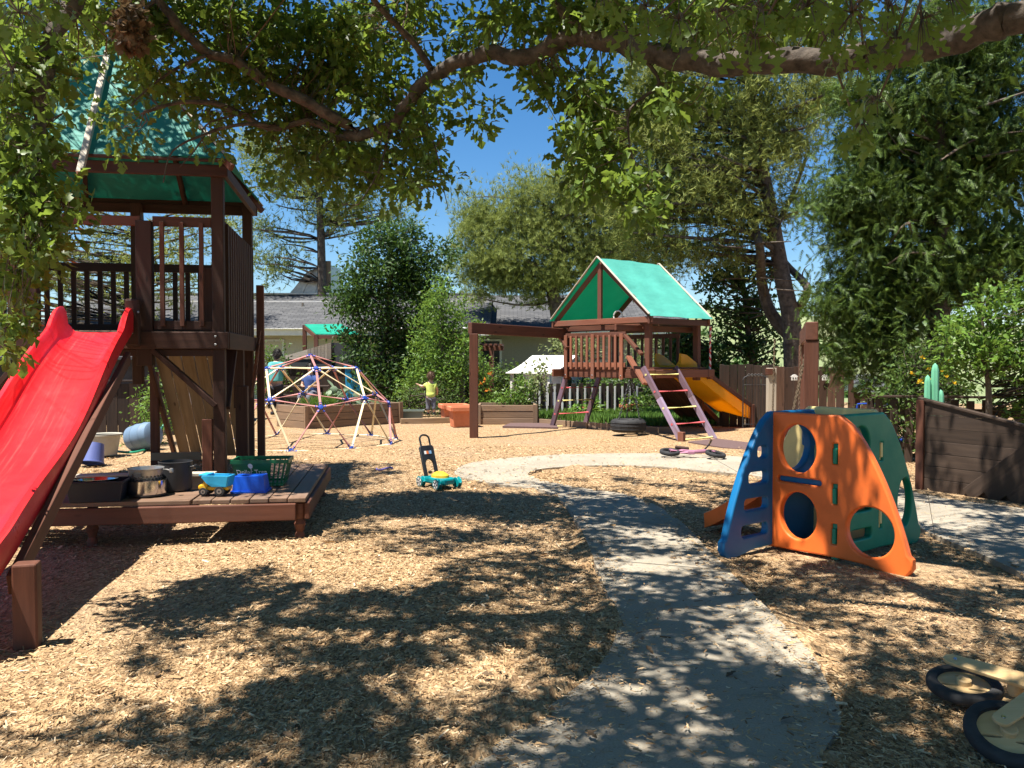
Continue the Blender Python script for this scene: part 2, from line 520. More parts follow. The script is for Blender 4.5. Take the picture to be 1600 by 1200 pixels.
simple('rubber_mat', (.085, .048, .045), (.13, .08, .075), 30, .9, .3, 'pos')
simple('skin', (.50, .29, .20), (.58, .36, .26), 6, .55, .0)
simple('hair_brown', (.07, .036, .02), (.14, .075, .04), 40, .6, .4)
simple('hair_dark', (.015, .011, .009), (.03, .02, .016), 40, .55, .4)
simple('shirt_lime', (.52, .62, .10), (.66, .74, .22), 6, .85, .25)
simple('pants_grey', (.10, .105, .13), (.16, .165, .20), 8, .9, .25)
simple('shirt_teal', (.06, .30, .30), (.11, .40, .38), 6, .85, .25)
simple('shirt_blue', (.03, .06, .20), (.06, .11, .30), 6, .85, .25)
simple('cloth_dark', (.012, .013, .018), (.03, .03, .04), 8, .9, .2)
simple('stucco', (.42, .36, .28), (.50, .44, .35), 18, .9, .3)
simple('stucco_shaded', (.27, .25, .205), (.33, .305, .25), 18, .9, .3)  # darker copy of the beige stucco, shade put into the colour
simple('trim_white', (.62, .60, .56), (.70, .68, .64), 6, .7, .05)
simple('playhouse_wall', (.46, .47, .60), (.54, .55, .68), 6, .7, .1)
simple('dark_wall', (.035, .035, .038), (.055, .055, .058), 6, .85, .1)
simple('window_dark', (.01, .012, .02), (.03, .035, .045), 2, .12, .0)
simple('bark', (.04, .031, .024), (.15, .12, .094), 9, .95, 1.0, 'pos', dist=.03, detail=8)
simple('bark_oak', (.028, .022, .019), (.125, .102, .084), 14, .95, 1.0, 'pos', dist=.02, detail=8)
simple('twig', (.06, .042, .03), (.16, .12, .085), 14, .95, .4, 'pos')
simple('soil', (.05, .032, .02), (.11, .075, .05), 20, .95, .8, 'pos')
simple('nest', (.07, .05, .035), (.20, .155, .115), 20, .95, .8, 'pos')
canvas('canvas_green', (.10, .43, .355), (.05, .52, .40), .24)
canvas('canvas_tower', (.04, .30, .245), (.03, .40, .31), .3)
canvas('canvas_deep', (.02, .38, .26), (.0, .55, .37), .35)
foliage('oak_leaf', (.016, .036, .008), (.12, .19, .034), (.40, .56, .08), .30, .42)
foliage('oak_far', (.018, .038, .010), (.07, .12, .024), (.26, .38, .05), .3, .45)
foliage('pine', (.06, .095, .022), (.36, .41, .115), (.40, .46, .11), .26, .65)
foliage('pine_yellow', (.07, .10, .024), (.38, .42, .115), (.44, .50, .12), .28, .65)
foliage('cedar', (.005, .017, .005), (.12, .19, .035), (.24, .36, .06), .18, .5)
foliage('dark_leaf', (.006, .021, .006), (.060, .120, .024), (.18, .32, .05), .18, .5)
foliage('bright_leaf', (.026, .066, .012), (.15, .26, .042), (.34, .52, .08), .26, .42)
foliage('grey_leaf', (.13, .19, .12), (.27, .34, .22), (.3, .42, .2), .25, .5)
foliage('hedge', (.014, .036, .010), (.10, .165, .038), (.26, .40, .07), .22, .45)
foliage('pale_leaf', (.10, .14, .05), (.26, .30, .13), (.36, .42, .15), .3, .5)
foliage('lawn_grass', (.05, .11, .018), (.13, .24, .045), (.26, .42, .07), .3, .5)
foliage('flower_yellow', (.6, .36, .01), (.75, .5, .03), (.7, .5, .05), .2, .5)
foliage('flower_orange', (.6, .16, .02), (.7, .26, .05), (.6, .3, .05), .2, .5)
foliage('dead_leaf', (.06, .038, .022), (.17, .115, .07), (.3, .2, .1), .15, .6)

def mulch_mats():
    m, nt, bs = base_mat('mulch')
    v = coords(nt, 'pos')
    vo = nd(nt, 'ShaderNodeTexVoronoi'); vo.inputs['Scale'].default_value = 1
    warp = noise(nt, v, 5, 3)
    ad = nd(nt, 'ShaderNodeVectorMath', operation='ADD'); sc = nd(nt, 'ShaderNodeVectorMath', operation='SCALE'); sc.inputs[3].default_value = 5
    cmb = nd(nt, 'ShaderNodeCombineXYZ'); nt.links.new(warp, cmb.inputs[0]); nt.links.new(noise(nt, v, 7, 2), cmb.inputs[1])
    nt.links.new(cmb.outputs[0], sc.inputs[0]); nt.links.new(coords(nt, 'pos', (70, 38, 1)), ad.inputs[0]); nt.links.new(sc.outputs[0], ad.inputs[1])
    nt.links.new(ad.outputs[0], vo.inputs['Vector'])
    sep = nd(nt, 'ShaderNodeSeparateColor'); nt.links.new(vo.outputs['Color'], sep.inputs[0])
    big = noise(nt, v, .55, 5)
    c1 = ramp(nt, sep.outputs[0], [(0, (.14, .08, .04)), (.3, (.285, .178, .09)), (.7, (.42, .275, .145)), (1, (.55, .395, .235))])
    dusty = ramp(nt, sep.outputs[1], [(0, (.27, .19, .12)), (1, (.39, .285, .185))])
    col = mixc(nt, ramp(nt, big, [(.48, (0, 0, 0)), (.72, (.7, .7, .7))]), c1, dusty)
    nt.links.new(col, bs.inputs['Base Color']); bs.inputs['Roughness'].default_value = .95; bs.inputs['Specular IOR Level'].default_value = .15
    bump(nt, bs, vo.outputs['Distance'], .9, .02)
    m, nt, bs = base_mat('chips')
    g = nd(nt, 'ShaderNodeNewGeometry')
    c = ramp(nt, g.outputs['Random Per Island'], [(0, (.12, .068, .034)), (.22, (.285, .178, .09)), (.6, (.43, .28, .142)), (.9, (.55, .39, .22)), (1, (.68, .54, .37))])
    nt.links.new(c, bs.inputs['Base Color']); bs.inputs['Roughness'].default_value = .85; bs.inputs['Specular IOR Level'].default_value = .2
    m, nt, bs = base_mat('concrete')
    v = coords(nt, 'pos'); n1 = noise(nt, v, 1.1, 6, .6); n2 = noise(nt, v, 110, 4, .7); n3 = noise(nt, v, 24, 4)
    col = ramp(nt, n1, [(.3, (.275, .242, .19)), (.7, (.39, .345, .275))])
    col = mixc(nt, .55, col, ramp(nt, n2, [(.3, (.45, .45, .45)), (.6, (1, 1, 1)), (.75, (1.25, 1.22, 1.18))]), 'MULTIPLY')
    vc = nd(nt, 'ShaderNodeTexVoronoi', feature='DISTANCE_TO_EDGE'); vc.inputs['Scale'].default_value = .8
    wv = nd(nt, 'ShaderNodeVectorMath', operation='ADD'); wc = nd(nt, 'ShaderNodeCombineXYZ'); nt.links.new(noise(nt, v, 3, 5), wc.inputs[0]); nt.links.new(noise(nt, v, 3.7, 5), wc.inputs[1])
    nt.links.new(v, wv.inputs[0]); nt.links.new(wc.outputs[0], wv.inputs[1]); nt.links.new(wv.outputs[0], vc.inputs['Vector'])
    col = mixc(nt, 1.0, col, ramp(nt, vc.outputs['Distance'], [(.002, (.78, .75, .72)), (.008, (1, 1, 1))]), 'MULTIPLY')
    col = mixc(nt, ramp(nt, n3, [(.5, (0, 0, 0)), (.75, (.55, .55, .55))]), col, (.36, .27, .18))
    nt.links.new(col, bs.inputs['Base Color']); bs.inputs['Roughness'].default_value = .9; bs.inputs['Specular IOR Level'].default_value = .25
    bump(nt, bs, n2, .5, .006)
    m, nt, bs = base_mat('hill_grass')
    v = coords(nt, 'pos'); n1 = noise(nt, v, .02, 6); n2 = noise(nt, v, .25, 4)
    col = ramp(nt, n1, [(.3, (.14, .18, .07)), (.55, (.20, .23, .10)), (.75, (.25, .25, .12))])
    col = mixc(nt, .3, col, ramp(nt, n2, [(.3, (.5, .55, .4)), (.7, (1, 1, 1))]), 'MULTIPLY')
    nt.links.new(col, bs.inputs['Base Color']); bs.inputs['Roughness'].default_value = .95
    m, nt, bs = base_mat('shingle')
    br = nd(nt, 'ShaderNodeTexBrick'); br.inputs['Scale'].default_value = 1
    br.inputs['Color1'].default_value = (.055, .056, .060, 1); br.inputs['Color2'].default_value = (.095, .095, .098, 1); br.inputs['Mortar'].default_value = (.025, .025, .027, 1)
    br.inputs['Brick Width'].default_value = .34; br.inputs['Row Height'].default_value = .16; br.inputs['Mortar Size'].default_value = .012
    nt.links.new(coords(nt, 'gc'), br.inputs['Vector'])
    nt.links.new(br.outputs['Color'], bs.inputs['Base Color']); bs.inputs['Roughness'].default_value = .9
    bump(nt, bs, br.outputs['Fac'], .6, -.01)
    m, nt, bs = base_mat('stripe_pole')
    a = nd(nt, 'ShaderNodeAttribute', attribute_name='gc'); sx = nd(nt, 'ShaderNodeSeparateXYZ'); nt.links.new(a.outputs['Vector'], sx.inputs[0])
    at2 = nd(nt, 'ShaderNodeMath', operation='ARCTAN2'); nt.links.new(sx.outputs[1], at2.inputs[0]); nt.links.new(sx.outputs[2], at2.inputs[1])
    m1 = nd(nt, 'ShaderNodeMath', operation='MULTIPLY_ADD'); nt.links.new(sx.outputs[0], m1.inputs[0]); m1.inputs[1].default_value = 7.5
    dv = nd(nt, 'ShaderNodeMath', operation='DIVIDE'); nt.links.new(at2.outputs[0], dv.inputs[0]); dv.inputs[1].default_value = 2 * math.pi
    nt.links.new(dv.outputs[0], m1.inputs[2])
    fr = nd(nt, 'ShaderNodeMath', operation='FRACT'); nt.links.new(m1.outputs[0], fr.inputs[0])
    gt = nd(nt, 'ShaderNodeMath', operation='GREATER_THAN'); nt.links.new(fr.outputs[0], gt.inputs[0]); gt.inputs[1].default_value = .5
    nt.links.new(mixc(nt, gt.outputs[0], (.5, .03, .03), (.72, .70, .68)), bs.inputs['Base Color']); bs.inputs['Roughness'].default_value = .5
mulch_mats()
def glow_through(name, trans, k):
    """thin plastic that lets sun through"""
    nt = MATS[name].node_tree; bs = nt.nodes['Principled BSDF']; tr = nd(nt, 'ShaderNodeBsdfTranslucent'); tr.inputs['Color'].default_value = (*trans, 1)
    mx = nd(nt, 'ShaderNodeMixShader'); mx.inputs[0].default_value = k
    nt.links.new(bs.outputs[0], mx.inputs[1]); nt.links.new(tr.outputs[0], mx.inputs[2]); nt.links.new(mx.outputs[0], nt.nodes['Material Output'].inputs['Surface'])
def scratches(name, light):
    """fine sliding wear along the length of a slide"""
    nt = MATS[name].node_tree; bs = nt.nodes['Principled BSDF']; src = bs.inputs['Base Color'].links[0].from_socket
    n1 = noise(nt, coords(nt, 'gc', (.9, 34, 1)), 1.0, 5, .7); n2 = noise(nt, coords(nt, 'gc', (.7, 2.2, 1)), 1.0, 3)
    m = nd(nt, 'ShaderNodeMath', operation='MULTIPLY'); nt.links.new(ramp(nt, n1, [(.52, (0, 0, 0)), (.66, (.55, .55, .55))]), m.inputs[0]); nt.links.new(ramp(nt, n2, [(.42, (0, 0, 0)), (.62, (1, 1, 1))]), m.inputs[1])
    nt.links.new(mixc(nt, m.outputs[0], src, light), bs.inputs['Base Color'])
scratches('red_plastic', (.80, .10, .09))
glow_through('yellow_plastic', (.95, .52, .02), .42)

# ------------------------------------------------------------------ ground, path, terrain
PATH_PX = [((560, 1400), (1360, 1400)), ((740, 1200), (1285, 1200)), ((840, 1120), (1314, 1130)), ((930, 1050), (1297, 1080)),
    ((965, 980), (1255, 1005)), ((945, 920), (1190, 945)), ((915, 850), (1110, 865)), ((888, 795), (1050, 805)),
    ((850, 768), (985, 775)), ((790, 760), (900, 762)), ((725, 749), (838, 749)), ((711, 737), (826, 740)),
    ((745, 722), (850, 733)), ((830, 714), (920, 729)), ((930, 710), (1010, 730)), ((1040, 709), (1100, 737)),
    ((1150, 714), (1200, 748)), ((1300, 735), (1330, 778)), ((1450, 775), (1460, 838)), ((1620, 800), (1600, 900)), ((1800, 860), (1700, 990))]
def path_edges():
    Ls = spline([on_ground(*a) for a, b in PATH_PX], 5); Rs = spline([on_ground(*b) for a, b in PATH_PX], 5)
    return Ls, Rs
PL, PR = path_edges()
def in_path(x, y, grow=0.0):
    """boolean array: points on the concrete path"""
    x = np.asarray(x); y = np.asarray(y); res = np.zeros(x.shape, bool)
    for i in range(len(PL) - 1):
        q = [PL[i], PL[i + 1], PR[i + 1], PR[i]]
        c = sum((Vector((p.x, p.y)) for p in q), Vector((0, 0))) / 4
        if grow:
            q = [Vector((p.x, p.y)) + (Vector((p.x, p.y)) - c).normalized() * grow for p in q]
        sg = []
        for k in range(4):
            a, b = q[k], q[(k + 1) % 4]
            sg.append((b.x - a.x) * (y - a.y) - (b.y - a.y) * (x - a.x))
        s = np.stack(sg); res |= (s >= 0).all(0) | (s <= 0).all(0)
    return res
_w = [(RNG.uniform(.6, 7), RNG.uniform(0, 6.28), RNG.uniform(0, 6.28)) for _ in range(26)]
def rough_z(x, y):
    z = 0
    for f, a, ph in _w: z = z + np.sin((x * math.cos(a) + y * math.sin(a)) * f + ph) / (f ** .8)
    return z * .0065
def ground_z(x, y):
    x = np.asarray(x, float); y = np.asarray(y, float)
    z = rough_z(x, y)
    wx = .10 * np.sin(x * 5.1 + y * 3.3) + .06 * np.sin(x * 11 - y * 9 + 1); wy = .10 * np.sin(y * 4.7 - x * 4.1 + 2) + .06 * np.sin(x * 8 + y * 12)
    core = in_path(x + wx * .3, y + wy * .3, .0); p = in_path(x, y, .02)
    return np.where(core, -.035, np.where(p, np.maximum(z, 0) * .6 + .022, z - .004))

def build_ground():
    xs = np.concatenate([np.linspace(-70, -10, 12, endpoint=False), np.arange(-10, 9, .11), np.linspace(9, 70, 12)])
    ys = np.concatenate([np.linspace(-45, 1, 8, endpoint=False), np.arange(1, 20, .11), np.linspace(20, 27, 12)])
    X, Y = np.meshgrid(xs, ys); Z = ground_z(X, Y)
    v = np.stack([X, Y, Z], -1).reshape(-1, 3); nx = len(xs); ny = len(ys)
    i = np.arange(nx * ny).reshape(ny, nx)
    f = np.stack([i[:-1, :-1], i[:-1, 1:], i[1:, 1:], i[1:, :-1]], -1).reshape(-1, 4)
    o = np_mesh('ground', v, f, 'mulch', smooth=True); tag(o, 'tan wood chip ground of the playground', kind='structure')
    # concrete path: dark bed with a slab every couple of metres, open joints between
    n = len(PL)
    def strip(i0, i1, z0, z1, trim, inset=0.0):
        mb = MB(); L, Rr = [q.copy() for q in PL[i0:i1 + 1]], [q.copy() for q in PR[i0:i1 + 1]]
        if trim:
            for S_ in (L, Rr):
                S_[0] = S_[0] + (S_[1] - S_[0]).normalized() * trim; S_[-1] = S_[-1] + (S_[-2] - S_[-1]).normalized() * trim
        k = len(L); K = 5
        for a_, b_ in zip(L, Rr):
            for j in range(K):
                q = a_.lerp(b_, inset + (1 - 2 * inset) * j / (K - 1)); mb.v.append((q.x, q.y, z1 + .004 * math.sin(q.x * 2 + q.y)))
        for a_, b_ in zip(L, Rr):
            for q in (a_, b_): mb.v.append((q.x, q.y, z0))
        mb.g = list(mb.v); o0 = K * k
        for i in range(k - 1):
            for j in range(K - 1): mb.f.append((K * i + j, K * i + j + 1, K * i + K + j + 1, K * i + K + j))
            mb.f.append((K * i, K * (i + 1), o0 + 2 * i + 2, o0 + 2 * i)); mb.f.append((K * i + K - 1, o0 + 2 * i + 1, o0 + 2 * i + 3, K * (i + 1) + K - 1))
        mb.f.append(tuple(range(K - 1, -1, -1)) + (o0, o0 + 1)); e = K * (k - 1); mb.f.append(tuple(e + j for j in range(K)) + (o0 + 2 * k - 1, o0 + 2 * k - 2))
        return mb
    bed = tag(strip(0, n - 1, -.09, -.012, 0, .01).build('path', 'soil'), 'curving grey concrete tricycle path', kind='structure')
    cuts = [0]; acc = 0
    for i in range(1, n):
        acc += ((PL[i] + PR[i]) / 2 - (PL[i - 1] + PR[i - 1]) / 2).length
        if acc > 1.75 or i == n - 1: cuts.append(i); acc = 0
    for i0, i1 in zip(cuts[:-1], cuts[1:]): strip(i0, i1, -.06, .012 + random.uniform(-.002, .004), .005).build('slab', 'concrete', bed)
    # terrain to the horizon: valley beyond the fence, then grassy hills
    xs = np.concatenate([np.linspace(-2500, -420, 14), np.linspace(-400, 700, 111), np.linspace(740, 2500, 14)])
    ys = np.concatenate([np.linspace(-2500, -60, 10), np.linspace(-40, 26.5, 8), np.linspace(28, 120, 24), np.linspace(128, 900, 80), np.linspace(950, 3500, 10)])
    X, Y = np.meshgrid(xs, ys)
    t = np.clip((Y - 27) / 90, 0, 1); dip = -6 * t * t * (3 - 2 * t)
    s = np.clip((Y - 120) / 480, 0, 1); hill = 34 * s * s * (3 - 2 * s)
    wob = np.sin(X * .011 + 1) * .22 + np.sin(X * .027 + Y * .008) * .13 + np.sin(X * .06 + Y * .03) * .04
    hill = hill * (1 + wob) - 20 * np.clip((Y - 640) / 400, 0, 1)
    Z = np.where(Y < 27, -.2, dip + hill - .12)
    v = np.stack([X, Y, Z], -1).reshape(-1, 3); nx = len(xs); ny = len(ys); i = np.arange(nx * ny).reshape(ny, nx)
    f = np.stack([i[:-1, :-1], i[:-1, 1:], i[1:, 1:], i[1:, :-1]], -1).reshape(-1, 4)
    tag(np_mesh('hills', v, f, 'hill_grass', smooth=True), 'green and gold grassy hills beyond the fence', kind='structure')
    def hz(x, y):
        ix = np.clip(np.searchsorted(xs, x), 1, nx - 1); iy = np.clip(np.searchsorted(ys, y), 1, ny - 1); return Z[iy, ix]
    # far bushes dotted on the hills: one uncountable mass
    P = []; S = []
    for k in range(420):
        y = RNG.uniform(90, 620); x = RNG.uniform(.05, .52) * y
        if math.sin(x * .05 + y * .03) + RNG.uniform(-1, 1) < 0: continue
        r = RNG.uniform(1.2, 3.4); c = np.array([x, y, hz(x, y) + r * .35]); m = 46
        P.append(c + RNG.normal(size=(m, 3)) * np.array([r * .6, r * .6, r * .38])); S.append(np.full(m, r * .8))
    P = np.concatenate(P); S = np.concatenate(S)
    vv, ff = scatter(P, rand_frames(len(P)), S, QUAD_V, QUAD_F)
    tag(np_mesh('hillside_bushes', vv, ff, 'dark_leaf'), 'dark bushes scattered over the far grassy hillside', 'bushes', kind='stuff')
    return hz
HZ = build_ground()

def build_chips():
    N = 265000
    r = 1.9 + 11.5 * RNG.random(N) ** 1.75; a = RNG.uniform(R(42), R(138), N)
    x = r * np.cos(a); y = r * np.sin(a)
    p = in_path(x, y); pg = in_path(x, y, .07)
    rim = p & ~in_path(x + RNG.normal(0, .11, N), y + RNG.normal(0, .11, N), -.09)
    bare = np.sin(x * 1.3 + 1.7 * np.sin(y * .9)) + np.sin(y * 1.7 + 1.3 * np.sin(x * 1.1 + 2)) + .6 * np.sin(3.1 * x + 2.3 * y)
    thin = np.clip((bare - .55) / 1.2, 0, .8)
    keep = np.where(p, (RNG.random(N) < .03) | (rim & (RNG.random(N) < .8)), RNG.random(N) > thin)
    x, y, p = x[keep], y[keep], p[keep]; n = len(x)
    z = np.where(p, .022 + RNG.uniform(-.003, .010, n), np.maximum(rough_z(x, y), -.02) + RNG.uniform(-.004, .014, n))
    z = np.where(in_path(x, y, .05) & ~p, RNG.uniform(-.002, .022, n), z)
    th = RNG.uniform(0, 6.28, n); tl = RNG.normal(0, .22, n); tl[p] *= .2
    d = np.stack([np.cos(th) * np.cos(tl), np.sin(th) * np.cos(tl), np.sin(tl)], 1)
    u = np.stack([RNG.normal(0, .4, n), RNG.normal(0, .4, n), np.ones(n)], 1)
    yv = np.cross(u, d); yv /= np.linalg.norm(yv, axis=1, keepdims=True); zv = np.cross(d, yv)
    fr = np.stack([d, yv, zv], 1)
    L = (RNG.gamma(2.6, .0054, n) + .006) * np.clip(.72 + .055 * np.hypot(x, y), .8, 1.35)
    fr[:, 1] *= RNG.uniform(.5, 1.4, n)[:, None]
    tv = np.array([(-.5, -.10, 0), (-.42, .12, 0), (.5, -.06, 0), (.46, .10, 0), (-.45, .0, .10), (.45, .02, .09)])
    tf = np.array([(0, 2, 5), (0, 5, 4), (1, 4, 5), (1, 5, 3)])
    pos = np.stack([x, y, z], 1); nr = np.hypot(x, y) < 4.6
    v, f = scatter(pos[nr], fr[nr], L[nr], tv, tf)
    v2, f2 = scatter(pos[~nr], fr[~nr], L[~nr], tv[:4] * np.array([1, 1.3, 1]), np.array([(0, 2, 3), (0, 3, 1)]))
    f = np.concatenate([f, f2 + len(v)]); v = np.concatenate([v, v2])
    tag(np_mesh('wood_chips', v, f, 'chips'), 'loose tan wood chips covering the playground floor', 'wood chips', kind='stuff')
build_chips()
def leaf_litter():
    n = 620; x = RNG.uniform(-4.5, 5.5, n); y = 2.2 + 8.5 * RNG.random(n) ** 1.3
    fr = rand_frames(n, None, 1.0); fr[:, 0, 2] *= .15; fr[:, 0] /= np.linalg.norm(fr[:, 0], axis=1, keepdims=True)
    up = np.tile(np.array([0, 0, 1.]), (n, 1)) + RNG.normal(0, .18, (n, 3)); fr[:, 1] = np.cross(up, fr[:, 0]); fr[:, 1] /= np.linalg.norm(fr[:, 1], axis=1, keepdims=True); fr[:, 2] = np.cross(fr[:, 0], fr[:, 1])
    z = np.where(in_path(x, y), .026, np.maximum(rough_z(x, y), 0) + .02)
    v, f = scatter(np.stack([x, y, z], 1), fr, RNG.uniform(.03, .06, n), OAKS_V, OAKS_F)
    tag(np_mesh('leaf_litter', v, f, 'dead_leaf'), 'small fallen oak leaves strewn over chips and path', 'fallen leaves', kind='stuff')
leaf_litter()

def lawn():
    poly = [on_ground(835, 655), on_ground(1000, 668), on_ground(1140, 664), at(1150, 600, 25.5), at(830, 600, 25.5)]
    poly = [Vector((p.x, p.y, .02)) for p in poly]
    o = MB().slab(poly, (0, 0, -.1)).build('lawn_soil', 'soil'); tag(o, 'soil under the strip of lawn', kind='structure')
    n = 34000
    x = RNG.uniform(.3, 7.2, n); y = RNG.uniform(16.8, 25.3, n)
    keep = np.ones(n, bool)
    for k in range(5):
        a, b = poly[k], poly[(k + 1) % 5]; keep &= ((b.x - a.x) * (y - a.y) - (b.y - a.y) * (x - a.x)) > 0
    x, y = x[keep], y[keep]; n = len(x)
    dirs = np.tile(np.array([0, 0, 1.6]), (n, 1))
    tv = np.array([(0, .05, 0), (0, -.05, 0), (.6, -.03, .05), (1, 0, .2)]); tf = np.array([(0, 1, 2), (0, 2, 3)])
    v, f = scatter(np.stack([x, y, np.full(n, .02)], 1), rand_frames(n, dirs, .5), RNG.uniform(.09, .2, n), tv * np.array([1, 1.4, 1]), tf)
    tag(np_mesh('lawn', v, f, 'lawn_grass'), 'strip of green lawn behind the wooden play set', 'grass', kind='stuff')
lawn()
_e = thing('lawn_edging', 'low weathered board edging in front of the lawn', 'edging', tuple(on_ground(900, 668)))
for _a, _b in (((842, 663), (918, 669)), ((920, 669), (1000, 675)), ((1002, 675), (1060, 679))):
    p, q = on_ground(*_a), on_ground(*_b); p.z = q.z = .04
    bar('board', p, q, .04, .16, 'bed_wood', _e, world=True)
for _nm, _pp, _lb in (('rubber_mat', [(785, 668), (800, 662), (868, 663), (872, 670)], 'flat reddish brown rubber mat left of the play set ladder'),
                      ('rubber_mat', [(1075, 693), (1120, 688), (1190, 697), (1200, 708), (1130, 702)], 'flat reddish brown rubber mat right of the lavender ladder')):
    P = [on_ground(*q) for q in _pp]
    c = sum(P, Vector()) / len(P); t = thing(_nm, _lb, 'mat', (c.x, c.y, 0))
    pts = [Vector((q.x, q.y, .035)) for q in P]
    if (pts[1] - pts[0]).cross(pts[2] - pts[1]).z > 0: pts = pts[::-1]
    MB().slab(pts, (0, 0, -.06)).build('mat_sheet', 'rubber_mat', t, world=True, bevel=.008)

# ------------------------------------------------------------------ houses
def roof_plane(name, a, b, c, d, thick, mat, parent):
    """a-b eave, d-c ridge"""
    a, b, c, d = map(Vector, (a, b, c, d)); nrm = (b - a).cross(d - a).normalized()
    mb = MB(); mb.slab([a, b, c, d], nrm * thick)
    L = (b - a).length; H = (d - a).length
    ex, ey = (b - a).normalized(), (d - a).normalized()
    mb.g = [((Vector(p) - a).dot(ex), (Vector(p) - a).dot(ey), 0) for p in mb.v]
    return mb.build(name, mat, parent, world=True)

def house_left():
    t = thing('house', 'beige house with grey shingle roof and boxy grey dormer left of the dark tree', 'house', (-9, 33, 0))
    xl, xr, yf = -17.0, -1.2, 30.5
    MB().box(((xl + xr) / 2, yf + 3.5, 1.2), (xr - xl, 7, 2.7)).build('wall', 'stucco', t, world=True)
    r = roof_plane('roof', (xl - .4, yf - .6, 2.42), (xr + .4, yf - .6, 2.42), (xr + .4, yf + 3.6, 3.95), (xl - .4, yf + 3.6, 3.95), .12, 'shingle', t)
    roof_plane('roof', (xr + .4, yf + 7.6, 2.42), (xl - .4, yf + 7.6, 2.42), (xl - .4, yf + 3.6, 3.95), (xr + .4, yf + 3.6, 3.95), .12, 'shingle', t)
    MB().box(((xl + xr) / 2, yf - .66, 2.40), (xr - xl + .8, .06, .26)).build('fascia', 'trim_white', t, world=True, bevel=.01)
    MB().tube([(xl, yf - .74, 2.50), (xr, yf - .74, 2.50)], .07, 8).build('gutter', 'trim_white', t, world=True)
    MB().box(((xl + xr) / 2, yf + 3.55, 4.1), (xr - xl + .6, .22, .06)).build('ridge_cap', 'aluminium', t, world=True)
    MB().box(((xl + xr) / 2, yf + 2.6, 3.72), (xr - xl + .4, .1, .05)).build('ridge_cap', 'trim_white', t, world=True)
    # boxy dormer with slanted left face
    y0 = yf + 3.9; a, b = at(447, 466, y0), at(513, 466, y0); c, d = at(513, 412, y0), at(480, 424, y0)
    dm = MB().slab([a, b, c, d], (0, 2.5, 0)).build('dormer', 'dull_steel', t, world=True)
    MB().bar(b + Vector((0, -.05, 0)), c + Vector((0, -.05, .1)), .22, .14, (0, 1, 0)).build('trim_board', 'tan_wood', dm)
    bpy.data.objects[dm.name].children[0].data.transform(TINV[t.name])
    for k in (.33, .66):
        p = a.lerp(b, k); q = d.lerp(c, k)
        sm = MB().bar(p + Vector((0, -.02, 0)), q + Vector((0, -.02, 0)), .03, .03, (0, 1, 0)).build('seam', 'aluminium', dm); sm.data.transform(TINV[t.name])
    for px in (425, 640):
        p = at(px, 545, yf - .02); w = MB().box(p, (.9, .06, .7)).build('window', 'trim_white', t, world=True, bevel=.01)
        pn = MB().box(p + Vector((0, -.04, 0)), (.74, .03, .54)).build('pane', 'stucco' if px == 425 else 'window_dark', w); pn.data.transform(TINV[t.name])
    for k, (px, py) in enumerate(((473, 478), (476, 488))):
        p = at(px, py, yf + 2.0); rod('vent_pipe', (p.x, p.y, p.z - .3), (p.x, p.y, p.z + .12), .05, 'dull_steel', t, world=True)
house_left()

def house_right():
    t = thing('house', 'shaded beige house with grey shingle roof behind the white playhouse', 'house', (1.5, 36, 0))
    xl, xr, yf = -2.0, 6.5, 32.5
    MB().box(((xl + xr) / 2, yf + 4, 1.15), (xr - xl, 8, 2.7)).build('wall', 'stucco_shaded', t, world=True)
    roof_plane('roof', (xl - .5, yf - .7, 2.45), (xr + .5, yf - .7, 2.45), (xr + .5, yf + 4, 4.1), (xl - .5, yf + 4, 4.1), .14, 'shingle', t)
    roof_plane('roof', (xr + .5, yf + 8.7, 2.45), (xl - .5, yf + 8.7, 2.45), (xl - .5, yf + 4, 4.1), (xr + .5, yf + 4, 4.1), .14, 'shingle', t)
    MB().box(((xl + xr) / 2, yf - .74, 2.45), (xr - xl + 1, .06, .22)).build('fascia', 'trim_white', t, world=True)
    p = at(766, 560, yf - .03); w = MB().box(p, (.9, .08, 1.5)).build('window', 'trim_white', t, world=True, bevel=.01)
    pn = MB().box(p + Vector((0, -.05, 0)), (.74, .03, 1.34)).build('pane', 'window_dark', w); pn.data.transform(TINV[t.name])
house_right()

for _k, (_px, _py, _Y, _lb) in enumerate(((1384, 616, 118, 'tiny white house far off in the valley beyond the brown fence'), (1352, 634, 150, 'tiny pale house on the valley floor left of the white one'))):
    p = at(_px, _py, _Y); z0 = HZ(p.x, p.y); t = thing('far_house', _lb, 'house', (p.x, p.y, z0))
    MB().box((0, 0, .9), (6.5, 5, 3.2)).build('wall', 'trim_white', t)
    MB().slab([(-3.7, -2.9, 2.5), (3.7, -2.9, 2.5), (0, -2.9, 4.2)][::-1], (0, 5.8, 0)).build('roof', 'shingle', t)
    for sx in (-1.6, 1.6): MB().box((sx, -2.53, 1.2), (1, .08, 1.1)).build('window', 'window_dark', t)

